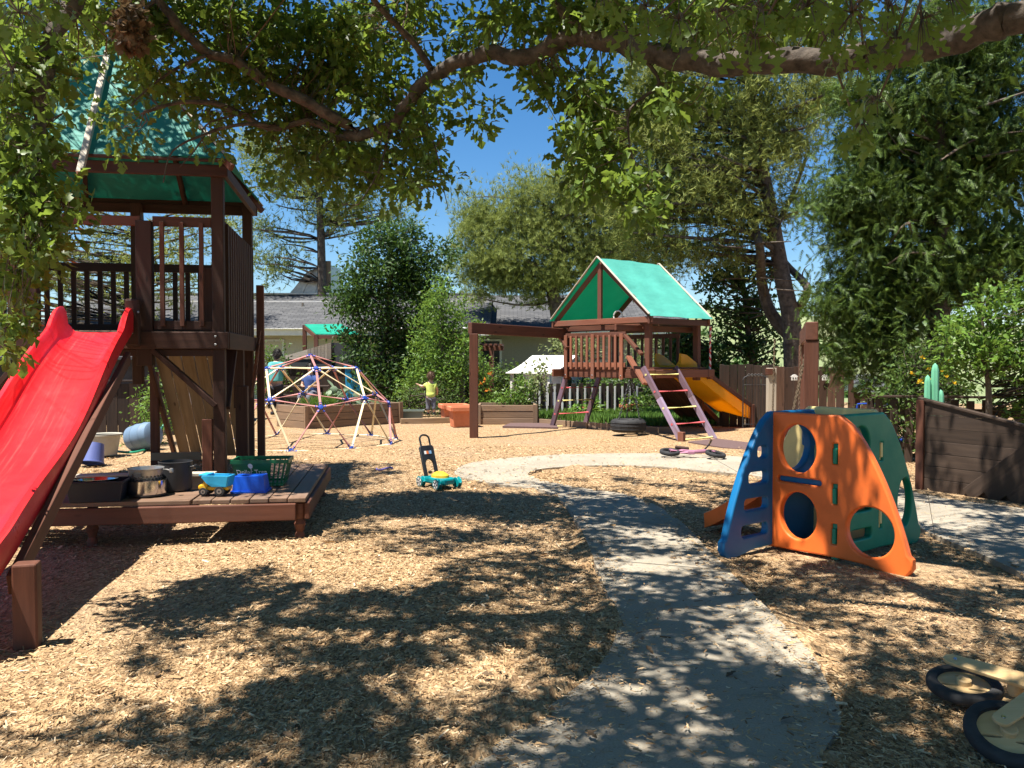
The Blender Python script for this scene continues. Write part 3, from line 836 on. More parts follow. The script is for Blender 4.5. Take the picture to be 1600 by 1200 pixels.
# ------------------------------------------------------------------ fences
def board_fence(name, label, p0, p1, h, mat, bw=.14, gap=.008, thick=.022, rails=(.25, .8), cap=True, jitter=.012, base=0.0, posts=2.2):
    p0, p1 = Vector((p0[0], p0[1], 0)), Vector((p1[0], p1[1], 0)); L = (p1 - p0).length; d = (p1 - p0) / L
    ang = math.atan2(d.y, d.x)
    t = thing(name, label, 'fence', tuple(p0), ang)
    n = max(1, int(L / (bw + gap))); me = None
    for i in range(n):
        hh = h + random.uniform(-jitter, jitter)
        box('board', ((i + .5) * (bw + gap), random.uniform(-.004, .004), base + hh / 2 - .01), (bw, thick, hh), mat, t, bevel=.003)
    for r_ in rails: box('rail', (L / 2, .045, base + h * r_), (L, .04, .09), mat, t)
    if cap: box('cap_board', (L / 2, .0, base + h + .035), (L, .11, .03), mat, t)
    k = int(L / posts) + 1
    for i in range(k + 1): box('post', (min(L, i * L / k), .1, (h + base) / 2), (.09, .09, h + base), mat, t)
    return t
def g2(px, Y): p = at(px, 600, Y); return (p.x, p.y)
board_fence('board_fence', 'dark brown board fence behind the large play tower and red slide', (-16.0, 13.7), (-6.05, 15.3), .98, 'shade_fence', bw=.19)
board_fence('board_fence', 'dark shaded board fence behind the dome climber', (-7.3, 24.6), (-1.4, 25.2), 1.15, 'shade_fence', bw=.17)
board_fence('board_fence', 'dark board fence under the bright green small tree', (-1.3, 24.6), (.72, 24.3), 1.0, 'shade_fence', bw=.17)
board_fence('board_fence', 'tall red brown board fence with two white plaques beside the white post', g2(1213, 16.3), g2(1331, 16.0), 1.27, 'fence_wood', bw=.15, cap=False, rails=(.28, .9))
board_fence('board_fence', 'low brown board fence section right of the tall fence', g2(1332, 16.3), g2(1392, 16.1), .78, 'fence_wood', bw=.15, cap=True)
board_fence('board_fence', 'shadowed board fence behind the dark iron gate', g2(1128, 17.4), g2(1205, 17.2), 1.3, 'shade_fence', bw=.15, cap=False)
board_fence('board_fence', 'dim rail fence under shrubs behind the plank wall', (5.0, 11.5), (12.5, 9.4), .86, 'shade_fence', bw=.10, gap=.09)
_p = at(1205, 610, 16.0); _t = thing('fence_post', 'weathered white square post between iron gate and brown fence', 'post', (_p.x, _p.y, 0))
box('post_shaft', (0, 0, .62), (.16, .14, 1.24), 'pale_wood', _t); box('post_cap', (-.03, -.02, 1.17), (.14, .17, .12), 'redwood', _t)
for _px, _lb in ((1240, 'white house shaped plaque on brown fence, nearer the white post'), (1288, 'white house shaped plaque on brown fence, right of the swing frame')):
    p = at(_px, 590, 16.1); t = thing('fence_plaque', _lb, 'plaque', (p.x, p.y - .02, p.z), group='white plaques on the brown fence')
    M = axes((0, -.02, 0), (1, 0, 0), (0, 0, 1), (0, -1, 0))
    curve_plate('plaque_board', [[(-.055, -.05), (.055, -.05), (.055, .02), (.07, .02), (.03, .055), (0, .062), (-.03, .05), (-.07, .02), (-.055, .02)]], .012, .003, 'white_wood', t, M)
    for dx in (-.025, .025): box('dark_mark', (dx, -.029, -.01), (.022, .004, .03), 'charcoal', t, bevel=0)
def iron_gate():
    p = at(1180, 600, 16.4); t = thing('iron_gate', 'dark iron gate with arched scroll top beside the white post', 'gate', (p.x, p.y, 0))
    arc = [(-.24, 0, .05), (-.24, 0, 1.0)] + [(-.24 * math.cos(a), 0, 1.0 + .1 * math.sin(a)) for a in np.linspace(.2, math.pi - .2, 9)] + [(.24, 0, 1.0), (.24, 0, .05)]
    tube('gate_frame', arc, .013, 'charcoal', t, 6)
    for i in range(7): rod('bar', (-.18 + .06 * i, 0, .08), (-.18 + .06 * i, 0, 1.05), .006, 'charcoal', t, 5)
    for z in (.12, .9): rod('cross_bar', (-.24, 0, z), (.24, 0, z), .009, 'charcoal', t, 5)
    for i in range(5):
        c = Vector((-.13 + .065 * i, -.01, 1.1)); tube('scroll', [c + Vector((.022 * math.cos(a), 0, .022 * math.sin(a))) for a in np.linspace(0, 5.5, 10)], .005, 'aluminium', t, 5)
iron_gate()

# plank wall at the right edge
def plank_wall():
    p0 = Vector((4.42, 8.85, 0)); d = Vector((.49, -.872, 0)).normalized(); ang = math.atan2(d.y, d.x)
    t = thing('plank_wall', 'low dark wall of horizontal planks with sloping top and slanted planks, far right', 'wall', tuple(p0), ang)
    top = lambda s: .955 - .20 * s
    L = 2.2; bh = .135; k = 0; z = .0
    while z < 1.0:
        z1 = z + bh - .003; a0 = top(0); xe = L
        if a0 <= z + .02: break
        zt0 = min(z1, top(0)); se = min(L, (.955 - z) / .20); zt1 = min(z1, top(se))
        pts = [(0, 0, z), (se, 0, z), (se, 0, max(zt1, z + .002))]
        sc = (.955 - z1) / .20
        if 0 < sc < se: pts += [(sc, 0, z1)]
        pts += [(0, 0, zt0)]
        mb = MB().slab(pts, (0, .035 + random.uniform(-.004, .004), 0)); mb.g = [(p[0] + 7 * k, p[2], p[1]) for p in mb.v]
        mb.build('plank', 'wall_board', t, bevel=.004); z += bh; k += 1
    box('end_post', (-.05, .03, .48), (.09, .10, .98), 'redwood', t)
    bar('top_cap', (-.08, .017, .985), (L, .017, .985 - .2 * (L + .08)), .07, .03, 'wall_board', t)
    for s in (.95, 1.17, 1.39, 1.61):
        bar('slanted_plank', (s - .45, -.03, .02), (s + .35, -.03, .02 + .68), .025, .15, 'wall_board', t, up=(-.66, 0, .8))
    for s in (.3, 1.6): box('back_post', (s, .09, .35), (.09, .09, .7), 'wall_board', t)
plank_wall()

# ------------------------------------------------------------------ large play tower, left
def bolt(p, n, parent, r=.012):
    p = Vector(p); n = Vector(n).normalized()
    return MB().cyl(p, p + n * .012, r, r * .8, 8).build('bolt', 'dull_steel', parent, smooth=True)
def build_tower():
    t = thing('play_tower', 'large dark wooden play tower with green tarp roof and red slide', 'play tower', (-2.93, 8.3, 0), R(10))
    W, D = 2.62, 2.1; zd = 1.66; P = .115
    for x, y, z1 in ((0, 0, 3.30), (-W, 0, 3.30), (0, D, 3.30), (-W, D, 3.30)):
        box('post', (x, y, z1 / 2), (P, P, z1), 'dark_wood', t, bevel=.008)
    box('post', (-.69, -.01, 2.05), (.15, .11, 1.42), 'dark_wood', t, bevel=.008)
    box('post', (-1.72, -.01, 2.05), (.13, .11, 1.42), 'dark_wood', t, bevel=.008)
    for x in (-1.3,): box('post', (x, D, 2.2), (P, P, 2.2), 'dark_wood', t)
    # upper beams
    for y in (-.075, D + .075): box('roof_beam', (-W / 2, y, 3.26), (W + .22, .045, .115), 'dark_wood', t, bevel=.008)
    for x in (.08, -W - .08): box('roof_beam', (x, D / 2, 3.26), (.045, D + .1, .115), 'dark_wood', t, bevel=.008)
    # deck beams and boards
    for y in (-.08, D + .08): box('deck_beam', (-W / 2, y, zd - .07), (W + .2, .05, .17), 'dark_wood', t, bevel=.008)
    for x in (.085, -W - .085): box('deck_beam', (x, D / 2, zd - .07), (.05, D + .1, .17), 'dark_wood', t, bevel=.008)
    box('deck_joist', (-W / 2, -.03, zd - .19), (W, .05, .07), 'dark_wood', t)
    n = 18
    for i in range(n):
        x = -W + (i + .5) * W / n
        box('deck_board', (x, D / 2, zd + .01), (W / n - .008, D, .03), 'deck_wood', t, bevel=.003)
    # front railings
    zr = zd + 1.10
    for a, b in ((-.61, -.06), (-2.56, -1.78)):
        box('rail', ((a + b) / 2, -.02, zr), (b - a, .045, .095), 'redwood', t); box('rail', ((a + b) / 2, -.02, zd + .08), (b - a, .045, .09), 'dark_wood', t)
        k = max(3, int((b - a) / .155))
        for i in range(k):
            x = a + (i + .5) * (b - a) / k
            box('baluster', (x, -.062, zd + .58), (.042, .036, 1.02), 'redwood', t, bevel=.004)
    box('rail', (-1.2, .0, zr), (.95, .045, .095), 'redwood', t)
    # right side railing: close slats
    box('rail', (.02, D / 2, zr), (.045, D - .1, .09), 'dark_wood', t); box('rail', (.02, D / 2, zd + .1), (.045, D - .1, .09), 'dark_wood', t)
    for i in range(13):
        box('baluster', (.062, .14 + i * .152, zd + .53), (.036, .085, 1.16), 'dark_wood', t, bevel=.004)
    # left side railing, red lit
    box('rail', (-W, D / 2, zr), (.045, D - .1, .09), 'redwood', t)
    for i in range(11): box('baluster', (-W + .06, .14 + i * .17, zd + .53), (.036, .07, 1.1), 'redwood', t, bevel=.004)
    # back railing
    zb = zd + .86
    for a, b in ((-W + .06, -1.36), (-1.24, -.06)):
        box('rail', ((a + b) / 2, D, zb), (b - a, .05, .10), 'dark_wood', t); box('rail', ((a + b) / 2, D, zd + .12), (b - a, .05, .1), 'dark_wood', t)
        k = int((b - a) / .145)
        for i in range(k): box('baluster', (a + (i + .5) * (b - a) / k, D + .045, zd + .48), (.055, .036, .86), 'dark_wood', t, bevel=.004)
    box('panel_board', (-.42, D - .25, zd + .42), (.16, .04, .85), 'redwood', t)
    box('deck_block', (-.78, -.125, zd + .10), (.14, .05, .46), 'dark_wood', t, bevel=.02)
    # knee braces
    bar('brace', (-.62, -.03, zd - .16), (-.03, -.03, zd - .72), .05, .13, 'dark_wood', t, up=(0, 1, 0))
    bar('brace', (.03, .55, zd - .16), (.03, .04, zd - .75), .05, .12, 'dark_wood', t, up=(1, 0, 0))
    bar('brace', (-W + .55, -.03, zd - .16), (-W, -.03, zd - .72), .05, .12, 'dark_wood', t, up=(0, 1, 0))
    bar('brace', (-1.75, -.03, zd - .18), (-2.2, -.03, zd - .75), .05, .13, 'dark_wood', t, up=(0, 1, 0))
    box('side_plate', (-.115, -.04, .45), (.10, .05, .72), 'redwood', t, bevel=.008)
    box('side_plate', (.05, D * .55, .55), (.13, .13, 1.1), 'dark_wood', t, bevel=.008)
    box('side_post', (.02, D * .55, 1.25), (.11, .11, .8), 'dark_wood', t)
    for p in ((-.02, -.11, zd - .03), (-.02, -.11, zd - .11), (-.78, -.155, zd + .0), (-.72, -.155, zd + .2), (-1.72, -.11, zd - .06), (-.05, -.065, 3.28), (-1.6, -.11, zd - .03)):
        bolt(p, (0, -1, 0), t)
    # roof: four tarps over rafters, pale centre rafters running past the beam
    za, ze, ov = 4.84, 3.36, .12
    ap = Vector((-W / 2, D / 2, za)); cs = [Vector((ov, -ov, ze)), Vector((ov, D + ov, ze)), Vector((-W - ov, D + ov, ze)), Vector((-W - ov, -ov, ze))]
    rl = .20                                                   # short ridge
    A, B = ap + Vector((rl, 0, 0)), ap - Vector((rl, 0, 0))
    def tarp(pts, nu=16):
        """sagging cloth over a quad p0 p1 (eave) p2 p3 (ridge)"""
        p0, p1, p2, p3 = pts; mb = MB(); nrm = (p1 - p0).cross(p3 - p0).normalized(); k = nu + 1
        for side in (0, 1):
            for j in range(k):
                for i in range(k):
                    u, v = i / nu, j / nu
                    p = p0.lerp(p1, u).lerp(p3.lerp(p2, u), v)
                    s = -.045 * math.sin(math.pi * u) * math.sin(math.pi * v) + .012 * math.sin(9 * u + 5 * v) + .006 * math.sin(23 * u - 9 * v)
                    q = p + nrm * (s + .02 - .004 * side); mb.v.append(tuple(q)); mb.g.append(tuple(q))
        for j in range(nu):
            for i in range(nu):
                a = j * k + i; b = a + k * k
                mb.f.append((a, a + 1, a + k + 1, a + k)); mb.f.append((b, b + k, b + k + 1, b + 1))
        return mb.build('tarp', 'canvas_tower', t, smooth=True)
    lift = Vector((0, 0, .05))
    tarp([cs[3], cs[0], A, B]); tarp([cs[0], cs[1], A, A]); tarp([cs[1], cs[2], B, A]); tarp([cs[2], cs[3], B, B])
    for c, e in zip(cs, (A, A, B, B)):
        c2 = c + (c - e).normalized() * .08
        bar('hip_rafter', c2 + Vector((0, 0, -.03)), e + Vector((0, 0, -.03)), .045, .07, 'redwood', t)
        bar('edge_strip', c2 + Vector((0, 0, .035)), e + Vector((0, 0, .035)), .05, .012, 'pale_wood', t)
    bar('ridge_board', A + Vector((.03, 0, .03)), B + Vector((-.03, 0, .03)), .05, .06, 'pale_wood', t)
    fs = (Vector((-1.18, -ov, ze)) - ap).normalized()
    e0 = Vector((-1.18, -ov, ze)) + fs * .40
    bar('centre_rafter', e0 + Vector((0, -.03, .075)), ap + Vector((.05, -.02, .05)), .06, .05, 'pale_wood', t, up=(0, -.8, .6))
    for x in (-.55, -1.9): bar('rafter', Vector((x, -ov + .02, ze - .03)), Vector((x * .6 - .5, D / 2 - .2, za - .42)), .04, .07, 'dark_wood', t)
    for x in (-.75, -1.9): bar('rafter', Vector((x, D + ov, ze - .06)), Vector((x * .7 - .3, D / 2 + .1, za - .3)), .05, .07, 'dark_wood', t)
    box('eave_strip', (-W / 2, -ov - .01, ze - .01), (W + .3, .03, .03), 'dark_wood', t); box('eave_strip', (-W / 2, D + ov + .01, ze - .02), (W + .3, .04, .07), 'dark_wood', t)
    # leaning plank ramp at the back
    for i in range(6):
        x = -.30 - i * .155
        bar('ramp_plank', (x, D + .1, zd - .12), (x - .02, D + 1.62, .03), .145, .03, 'tan_wood', t, up=(0, .7, .7))
    for x in (-.2, -1.22): bar('ramp_stringer', (x, D + .14, zd - .22), (x, D + 1.6, -.02), .05, .1, 'redwood', t)
    box('ramp_post', (-1.27, D + .65, .62), (.10, .1, 1.25), 'redwood', t); box('ramp_foot', (-1.0, D + .60, .14), (.62, .06, .1), 'tan_wood', t)
    box('tall_post', (.13, D + .12, 1.17), (.09, .09, 2.34), 'redwood', t)
    for i in range(7): bar('step_slat', (.10, D - .55 + .07 * i, .95 + i * .085), (.16, D - .55 + .07 * i, 1.25 + i * .085), .02, .05, 'redwood', t, up=(0, 1, 0))
    # ---- red wave slide with wooden support
    Mi = TINV[t.name]
    top_c = Vector((-3.98, 7.95, zd - .02)); bot_c = Vector((-2.72, 3.66, .27))
    dh = (bot_c - top_c); dh.z = 0; Lh = dh.length; f = dh / Lh; s = Vector((f.y, -f.x, 0))       # s: to the camera's left/right
    if s.x < 0: s = -s
    N = 44; prof_n = 15; vs_, fs = [], []
    hw = .275; rows = []
    def height(u):
        z = (zd + .0) * (1 - u) + .24 * u
        z = z + .075 * math.sin(u * math.pi * 2 * 1.15 + .6) * math.sin(math.pi * min(1, u * 1.05)) - .045 * math.sin(math.pi * u)
        if u > .9: z = z + (u - .9) * 0.6
        return z
    sect = [(-hw - .05, .02), (-hw - .055, .12), (-hw - .045, .165), (-hw - .01, .175), (-hw + .015, .14), (-hw + .03, .06), (-hw + .09, .008), (-.1, 0.0), (.1, 0.0),
            (hw - .09, .008), (hw - .03, .06), (hw - .015, .14), (hw + .01, .175), (hw + .045, .165), (hw + .055, .12), (hw + .05, .02), (hw, -.03), (-hw, -.03)]
    mb = MB(); m = len(sect)
    for i in range(N + 1):
        u = i / N; c = top_c + f * (Lh * u); z = height(u)
        side = 1.0 + .62 * max(0, math.sin(math.pi * min(1, .22 + u / .12 * .78)))
        for a, b in sect:
            bb = b * (side if b > .03 else 1)
            p = Vector((c.x, c.y, 0)) + s * a; mb.v.append((p.x, p.y, z + bb)); mb.g.append((u * Lh, a, b))
    for i in range(N):
        for k in range(m):
            k2 = (k + 1) % m; mb.f.append((i * m + k, i * m + k2, (i + 1) * m + k2, (i + 1) * m + k))
    mb.f.append(tuple(range(m))); mb.f.append(tuple(N * m + k for k in range(m - 1, -1, -1)))
    sl = mb.build('slide', 'red_plastic', t, world=True, smooth=True, bevel=0)
    sl['label'] = 'glossy red plastic wave slide'
    for sg in (-1, 1):
        a = top_c + f * .55 + s * (sg * (hw + .078)); b = top_c + f * (Lh * .93) + s * (sg * (hw + .078))
        a.z = height(.55 / Lh) - .075; b.z = height(.93) - .065
        o = MB().bar(a, b, .045, .11).build('support_beam', 'redwood', sl, bevel=.006); o.data.transform(Mi)
        c = top_c + f * (Lh * .945) + s * (sg * (hw + .16))
        o = MB().box((c.x, c.y, .2), (.10, .11, .42), math.atan2(f.y, f.x)).build('end_post', 'redwood', sl, bevel=.01); o.data.transform(Mi)
    return t
build_tower()

# ------------------------------------------------------------------ low deck in front of the tower, and what stands on it
def build_low_deck():
    t = thing('low_deck', 'low brown plank deck with turned front leg in front of the tower', 'deck', (-1.60, 6.42, 0), R(8))
    zt = .325; D = 2.15
    for i in range(6):
        x = -.075 - i * .142
        box('plank', (x, D / 2 + .02 - random.uniform(0, .02), zt - .018), (.135, D, .036), 'deck_wood', t, bevel=.006)
    for i in range(4):
        y = .075 + i * .145
        box('plank', (-2.02, y, zt - .018), (2.3, .138, .036), 'deck_wood', t, bevel=.006)
    box('fascia', (-1.63, -.005, zt - .105), (3.1, .04, .13), 'redwood', t, bevel=.008)
    box('fascia', (.0, D / 2 + .02, zt - .105), (.04, D, .13), 'redwood', t, bevel=.008)
    for x, y in ((-.06, .07), (-.06, D - .1), (-1.6, .07), (-3.1, .07)):
        lathe('leg', [(.001, zt - .05), (.045, zt - .05), (.045, zt - .14), (.03, zt - .17), (.048, zt - .21), (.028, .05), (.038, .03), (.036, -.05), (.001, -.05)], 'redwood', t, 14, Matrix.Translation((x, y, 0)))
    # back box: weathered boards
    for z, m in ((.30, 'grey_wood'), (.17, 'grey_wood')): box('back_board', (-2.1, .95, z + .03), (2.4, .04, .125), m, t)
    box('back_cap', (-2.1, .95, .40), (2.45, .13, .03), 'pale_wood', t)
build_low_deck()
DZ = .327
def deck_pt(px, py): return on_ground(px, py, DZ)

def truck():
    p = deck_pt(335, 776); t = thing('toy_dump_truck', 'small toy dump truck, yellow with a light blue tipping bed', 'toy truck', (p.x, p.y + .06, DZ), R(-4))
    MB().box((0, 0, .062), (.215, .09, .03)).build('chassis', 'truck_yellow', t, bevel=.01)
    MB().slab([(-.135, -.05, .05), (-.06, -.05, .05), (-.055, -.05, .125), (-.085, -.05, .13), (-.10, -.05, .095), (-.135, -.05, .085)], (0, .10, 0)).build('cab', 'truck_yellow', t, bevel=.012)
    bd = MB(); bd.slab([(-.06, -.068, .105), (-.02, -.062, .075), (.10, -.062, .075), (.12, -.068, .165), (-.09, -.068, .165), (-.10, -.068, .15)], (0, .01, 0))
    bd.slab([(-.06, .058, .105), (-.02, .058, .075), (.10, .058, .075), (.12, .058, .165), (-.09, .058, .165), (-.10, .058, .15)], (0, .01, 0))
    bd.box((.04, 0, .08), (.12, .12, .012)); bd.bar((.10, 0, .078), (.122, 0, .165), .12, .012); bd.bar((-.02, 0, .08), (-.075, 0, .15), .12, .012); bd.box((-.085, 0, .168), (.07, .13, .014))
    bd.build('tipping_bed', 'truck_blue', t, bevel=.004)
    for x, r in ((-.085, .037), (.045, .042)):
        for sy in (-1, 1):
            w = MB().cyl((x, sy * .036, r), (x, sy * .066, r), r, r, 18).build('wheel', 'rubber', t, smooth=True, bevel=.006)
            MB().cyl((x, sy * .064, r), (x, sy * .0685, r), r * .55, r * .5, 14).build('rim', 'dull_steel', w, smooth=True)
            MB().cyl((x, sy * .068, r), (x, sy * .0705, r), r * .2, r * .2, 8).build('hub', 'black_plastic', w)
truck()
def blue_box():
    p = deck_pt(387, 770); t = thing('blue_box', 'upturned bright blue plastic box beside the toy truck', 'box', (p.x, p.y + .09, DZ), R(5))
    MB().slab([(-.115, -.085, .128), (.115, -.085, .128), (.115, .085, .128), (-.115, .085, .128)], (0, 0, .004)).build('base_panel', 'box_blue', t, bevel=.002)
    b = MB(); n = 4
    lo = [(-.13, -.1), (.13, -.1), (.13, .1), (-.13, .1)]; hi = [(-.115, -.085), (.115, -.085), (.115, .085), (-.115, .085)]
    b.add([(x, y, .012) for x, y in lo] + [(x, y, .1305) for x, y in hi], [(0, 1, 5, 4), (1, 2, 6, 5), (2, 3, 7, 6), (3, 0, 4, 7)])
    b.build('walls', 'box_blue', t, bevel=.003)
    r = MB()
    for a, c in (((-.14, -.105, .007), (.14, -.105, .007)), ((-.14, .105, .007), (.14, .105, .007)), ((-.135, -.1, .007), (-.135, .1, .007)), ((.135, -.1, .007), (.135, .1, .007))): r.bar(a, c, .014, .014)
    r.build('rim', 'box_blue', t)
blue_box()
def basket():
    p = deck_pt(403, 761); t = thing('shopping_basket', 'dark green plastic shopping basket with white store lettering', 'basket', (p.x, p.y + .14, DZ), R(7))
    a, b, c, d, h = .185, .125, .235, .155, .225     # base half sizes, rim half sizes
    def pt(x, y, z): k = z / h; return Vector((x * (a + (c - a) * k), y * (b + (d - b) * k), z + .004))
    MB().slab([pt(-1, -1, 0), pt(1, -1, 0), pt(1, 1, 0), pt(-1, 1, 0)], (0, 0, .006)).build('base', 'basket_green', t)
    for nm, z, hh in (('rim', h - .014, .03), ('band', .02, .014), ('band', .085, .007)):
        m = MB()
        for q, r_ in (((-1, -1), (1, -1)), ((1, -1), (1, 1)), ((1, 1), (-1, 1)), ((-1, 1), (-1, -1))): m.bar(pt(*q, z), pt(*r_, z), .014 if nm == 'rim' else .006, hh)
        m.build(nm, 'basket_green', t)
    for side in range(4):
        for i in range(11 if side % 2 == 0 else 8):
            k = -1 + 2 * (i + .5) / (11 if side % 2 == 0 else 8)
            q = [(k, -1), (1, k), (k, 1), (-1, k)][side]
            MB().bar(pt(*q, .004), pt(*q, h - .02), .013, .006, (q[0] if side % 2 else 0, q[1] if side % 2 == 0 else 0, 0)).build('slat', 'basket_green', t)
    f0, f1, f2, f3 = pt(-.95, -1, .075), pt(.42, -1, .075), pt(.42, -1, h - .02), pt(-.95, -1, h - .02)
    MB().slab([f0, f1, f2, f3], (0, -.006, 0)).build('sign_panel', 'basket_green', t)
    up = (f3 - f0).normalized(); nrm = Vector((1, 0, 0)).cross(up).normalized()
    cen = (f0 + f1) / 2 + up * .052 + nrm * .0085
    text_mesh('lettering', 'Dollar Tree', .052, 'sticker_white', t, axes(cen, (1, 0, 0), up, nrm))
    c2 = cen + up * .053
    M = axes(c2, (1, 0, 0), up, nrm)
    MB().lathe([(.001, .001), (.019, .0008), (.019, -.002)], 16, M @ Matrix.Diagonal((1, 1.15, 1, 1))).build('tree_emblem', 'sticker_white', t)
    MB().box((0, 0, 0), (.006, .026, .002)).build('emblem_trunk', 'sticker_white', t).data.transform(M @ Matrix.Translation((0, -.026, 0)))
    for x in (-.12, .12): tube('handle', [pt(-1, 0, h * .95) + Vector((x + c, 0, 0)) * 0 + Vector((0, x, 0)), Vector((-c - .015, x, h * .6)), Vector((-c * .96, x * .6, h * .5))], .005, 'black_plastic', t, 6)
basket()
def pots():
    p = deck_pt(216, 779); t = thing('steel_pot', 'shiny stainless steel pot on the low deck', 'pot', (p.x, p.y + .15, DZ))
    lathe('pot_wall', [(.13, .0), (.145, .008), (.148, .03), (.148, .125), (.153, .13), (.146, .131), (.142, .02), (.001, .018)], 'steel', t, 32)
    MB().lathe([(.001, 0), (.13, 0), (.147, .009), (.147, .026)], 32).build('base_band', 'charcoal', t, smooth=True)
    c = thing('colander', 'grey perforated metal colander nested in the steel pot', 'colander', (p.x - .005, p.y + .15, DZ + .09))
    lathe('bowl', [(.001, .0), (.09, .005), (.118, .04), (.128, .12), (.136, .125), (.137, .13), (.126, .128), (.114, .045), (.085, .012), (.001, .008)], 'aluminium', c, 28)
    n = 0
    hm = MB()
    for k in range(26):
        for z in (.05, .07):
            a = 2 * math.pi * (k + (z > .06) * .5) / 26; r_ = .1225 + (z - .05) * .1
            hm.box((r_ * math.cos(a), r_ * math.sin(a), z), (.008, .009, .009), a)
    hm.build('perforations', 'charcoal', c)
    MB().box((-.012, -.1318, .085), (.07, .006, .026)).build('name_plate', 'charcoal', c)
    tube('handle', [(.13, 0, .12), (.17, -.01, .118), (.205, -.02, .11)], .006, 'aluminium', c, 6); lathe('handle_knob', [(.001, -.02), (.016, -.015), (.018, 0), (.014, .016), (.001, .02)], 'aluminium', c, 10, Matrix.Translation((.21, -.02, .11)))
    p = deck_pt(262, 771); k = thing('stock_pot', 'dark charcoal stock pot behind the steel pot', 'pot', (p.x, p.y + .16, DZ))
    lathe('pot_wall', [(.10, 0), (.125, .01), (.128, .03), (.13, .235), (.135, .24), (.128, .242), (.122, .03), (.001, .02)], 'charcoal', k, 28)
    for sx in (-1, 1): tube('loop_handle', [(sx * .128, -.04, .2), (sx * .16, -.03, .205), (sx * .16, .03, .205), (sx * .128, .04, .2)], .006, 'charcoal', k, 6)
    p = deck_pt(140, 786); b = thing('storage_bin', 'dark navy plastic bin with foil tray inside on the deck', 'bin', (p.x, p.y + .14, DZ), R(12))
    lo = [(-.175, -.11), (.175, -.11), (.175, .11), (-.175, .11)]; hi = [(-.20, -.13), (.20, -.13), (.20, .13), (-.20, .13)]
    m = MB(); m.add([(x, y, 0) for x, y in lo] + [(x, y, .15) for x, y in hi] + [(x * .97, y * .95, .15) for x, y in hi] + [(x * .96, y * .94, .01) for x, y in lo],
        [(3, 2, 1, 0)] + [(i, (i + 1) % 4, 4 + (i + 1) % 4, 4 + i) for i in range(4)] + [(4 + i, 4 + (i + 1) % 4, 8 + (i + 1) % 4, 8 + i) for i in range(4)] + [(8 + i, 8 + (i + 1) % 4, 12 + (i + 1) % 4, 12 + i) for i in range(4)] + [(12, 13, 14, 15)])
    m.build('tub', 'dark_bin', b, bevel=.006)
    r = MB()
    for q, w in (((-.21, -.135), (.21, -.135)), ((.205, -.135), (.205, .135)), ((.21, .135), (-.21, .135)), ((-.205, .135), (-.205, -.135))): r.bar((*q, .15), (*w, .15), .022, .014)
    r.build('rim', 'dark_bin', b, bevel=.004)
    f = thing('foil_tray', 'crumpled shiny foil tray lying in the navy bin', 'tray', (p.x - .02, p.y + .14, DZ + .10), R(16))
    lathe('tray_dish', [(.001, 0), (.11, .0), (.13, .055), (.145, .06), (.145, .064), (.127, .06), (.105, .008), (.001, .006)], 'steel', f, 14, sx=1.1, sy=.75)
pots()
# things on the ground behind the tower
_p = on_ground(215, 704); _t = thing('blue_barrel', 'pale blue plastic barrel lying by the shrub behind the tower', 'barrel', (_p.x, _p.y, 0))
_M = Matrix.Translation((0, .2, .20)) @ Matrix.Scale(.78, 4) @ Matrix.Rotation(R(78), 4, 'Y') @ Matrix.Rotation(R(20), 4, 'X')
lathe('drum', [(.001, -.3), (.2, -.3), (.25, -.27), (.265, -.1), (.275, -.09), (.265, -.08), (.265, .1), (.275, .11), (.265, .12), (.25, .27), (.2, .3), (.001, .3)], 'barrel_blue', _t, 26, _M)
_p = on_ground(158, 712); _t = thing('white_tub', 'worn off white tub standing behind the tower', 'tub', (_p.x, _p.y + .15, 0))
lathe('tub_wall', [(.001, 0), (.15, 0), (.2, .28), (.225, .285), (.225, .31), (.19, .30), (.145, .03), (.001, .03)], 'tub_white', _t, 22)
_p = on_ground(140, 726); _t = thing('blue_bucket', 'violet blue plastic bucket tipped beside the white tub', 'bucket', (_p.x, _p.y + .1, 0))
_M = Matrix.Translation((0, 0, .14)) @ Matrix.Rotation(R(160), 4, 'X')
lathe('bucket_wall', [(.001, -.13), (.12, -.13), (.15, .12), (.16, .125), (.16, .14), (.143, .135), (.115, -.11), (.001, -.11)], 'bucket_blue', _t, 22, _M)
_h = [at(262, 660, 13.6), at(255, 665, 13.5), at(246, 682, 13.4), at(232, 700, 13.2), on_ground(222, 706), on_ground(205, 709), on_ground(180, 707), on_ground(170, 705)]
for q in _h[-4:]: q.z = .02
_t = thing('garden_hose', 'thin green garden hose drooping from the shrub by the barrel', 'hose', (_h[4].x, _h[4].y, 0)); tube('hose_tube', spline(_h, 5), .018, 'hose_green', _t, 8, world=True)
_t = thing('dark_shed', 'dark grey shed wall behind the left board fence', 'shed', (-9.2, 18.6, 0))
MB().box((0, 0, .7), (5.2, 2.2, 1.4)).build('wall', 'dark_wall', _t); MB().slab([(-2.8, -1.4, 1.4), (2.8, -1.4, 1.4), (2.8, 1.3, 1.75), (-2.8, 1.3, 1.75)], (0, 0, .06)).build('roof', 'dark_wall', _t)
rod('downpipe', (2.4, -1.16, 0), (2.4, -1.16, 1.4), .045, 'trim_white', _t)
_p = on_ground(601, 738); _t = thing('toy_hoop', 'small violet plastic ring toy on the wood chips', 'toy', (_p.x, _p.y, .02))
tube('ring_arc', [(.10 * math.cos(a) , .05 * math.sin(a), .02 + .015 * math.sin(a * 2)) for a in np.linspace(.2, 3.4, 12)], .012, 'purple_toy', _t, 8)

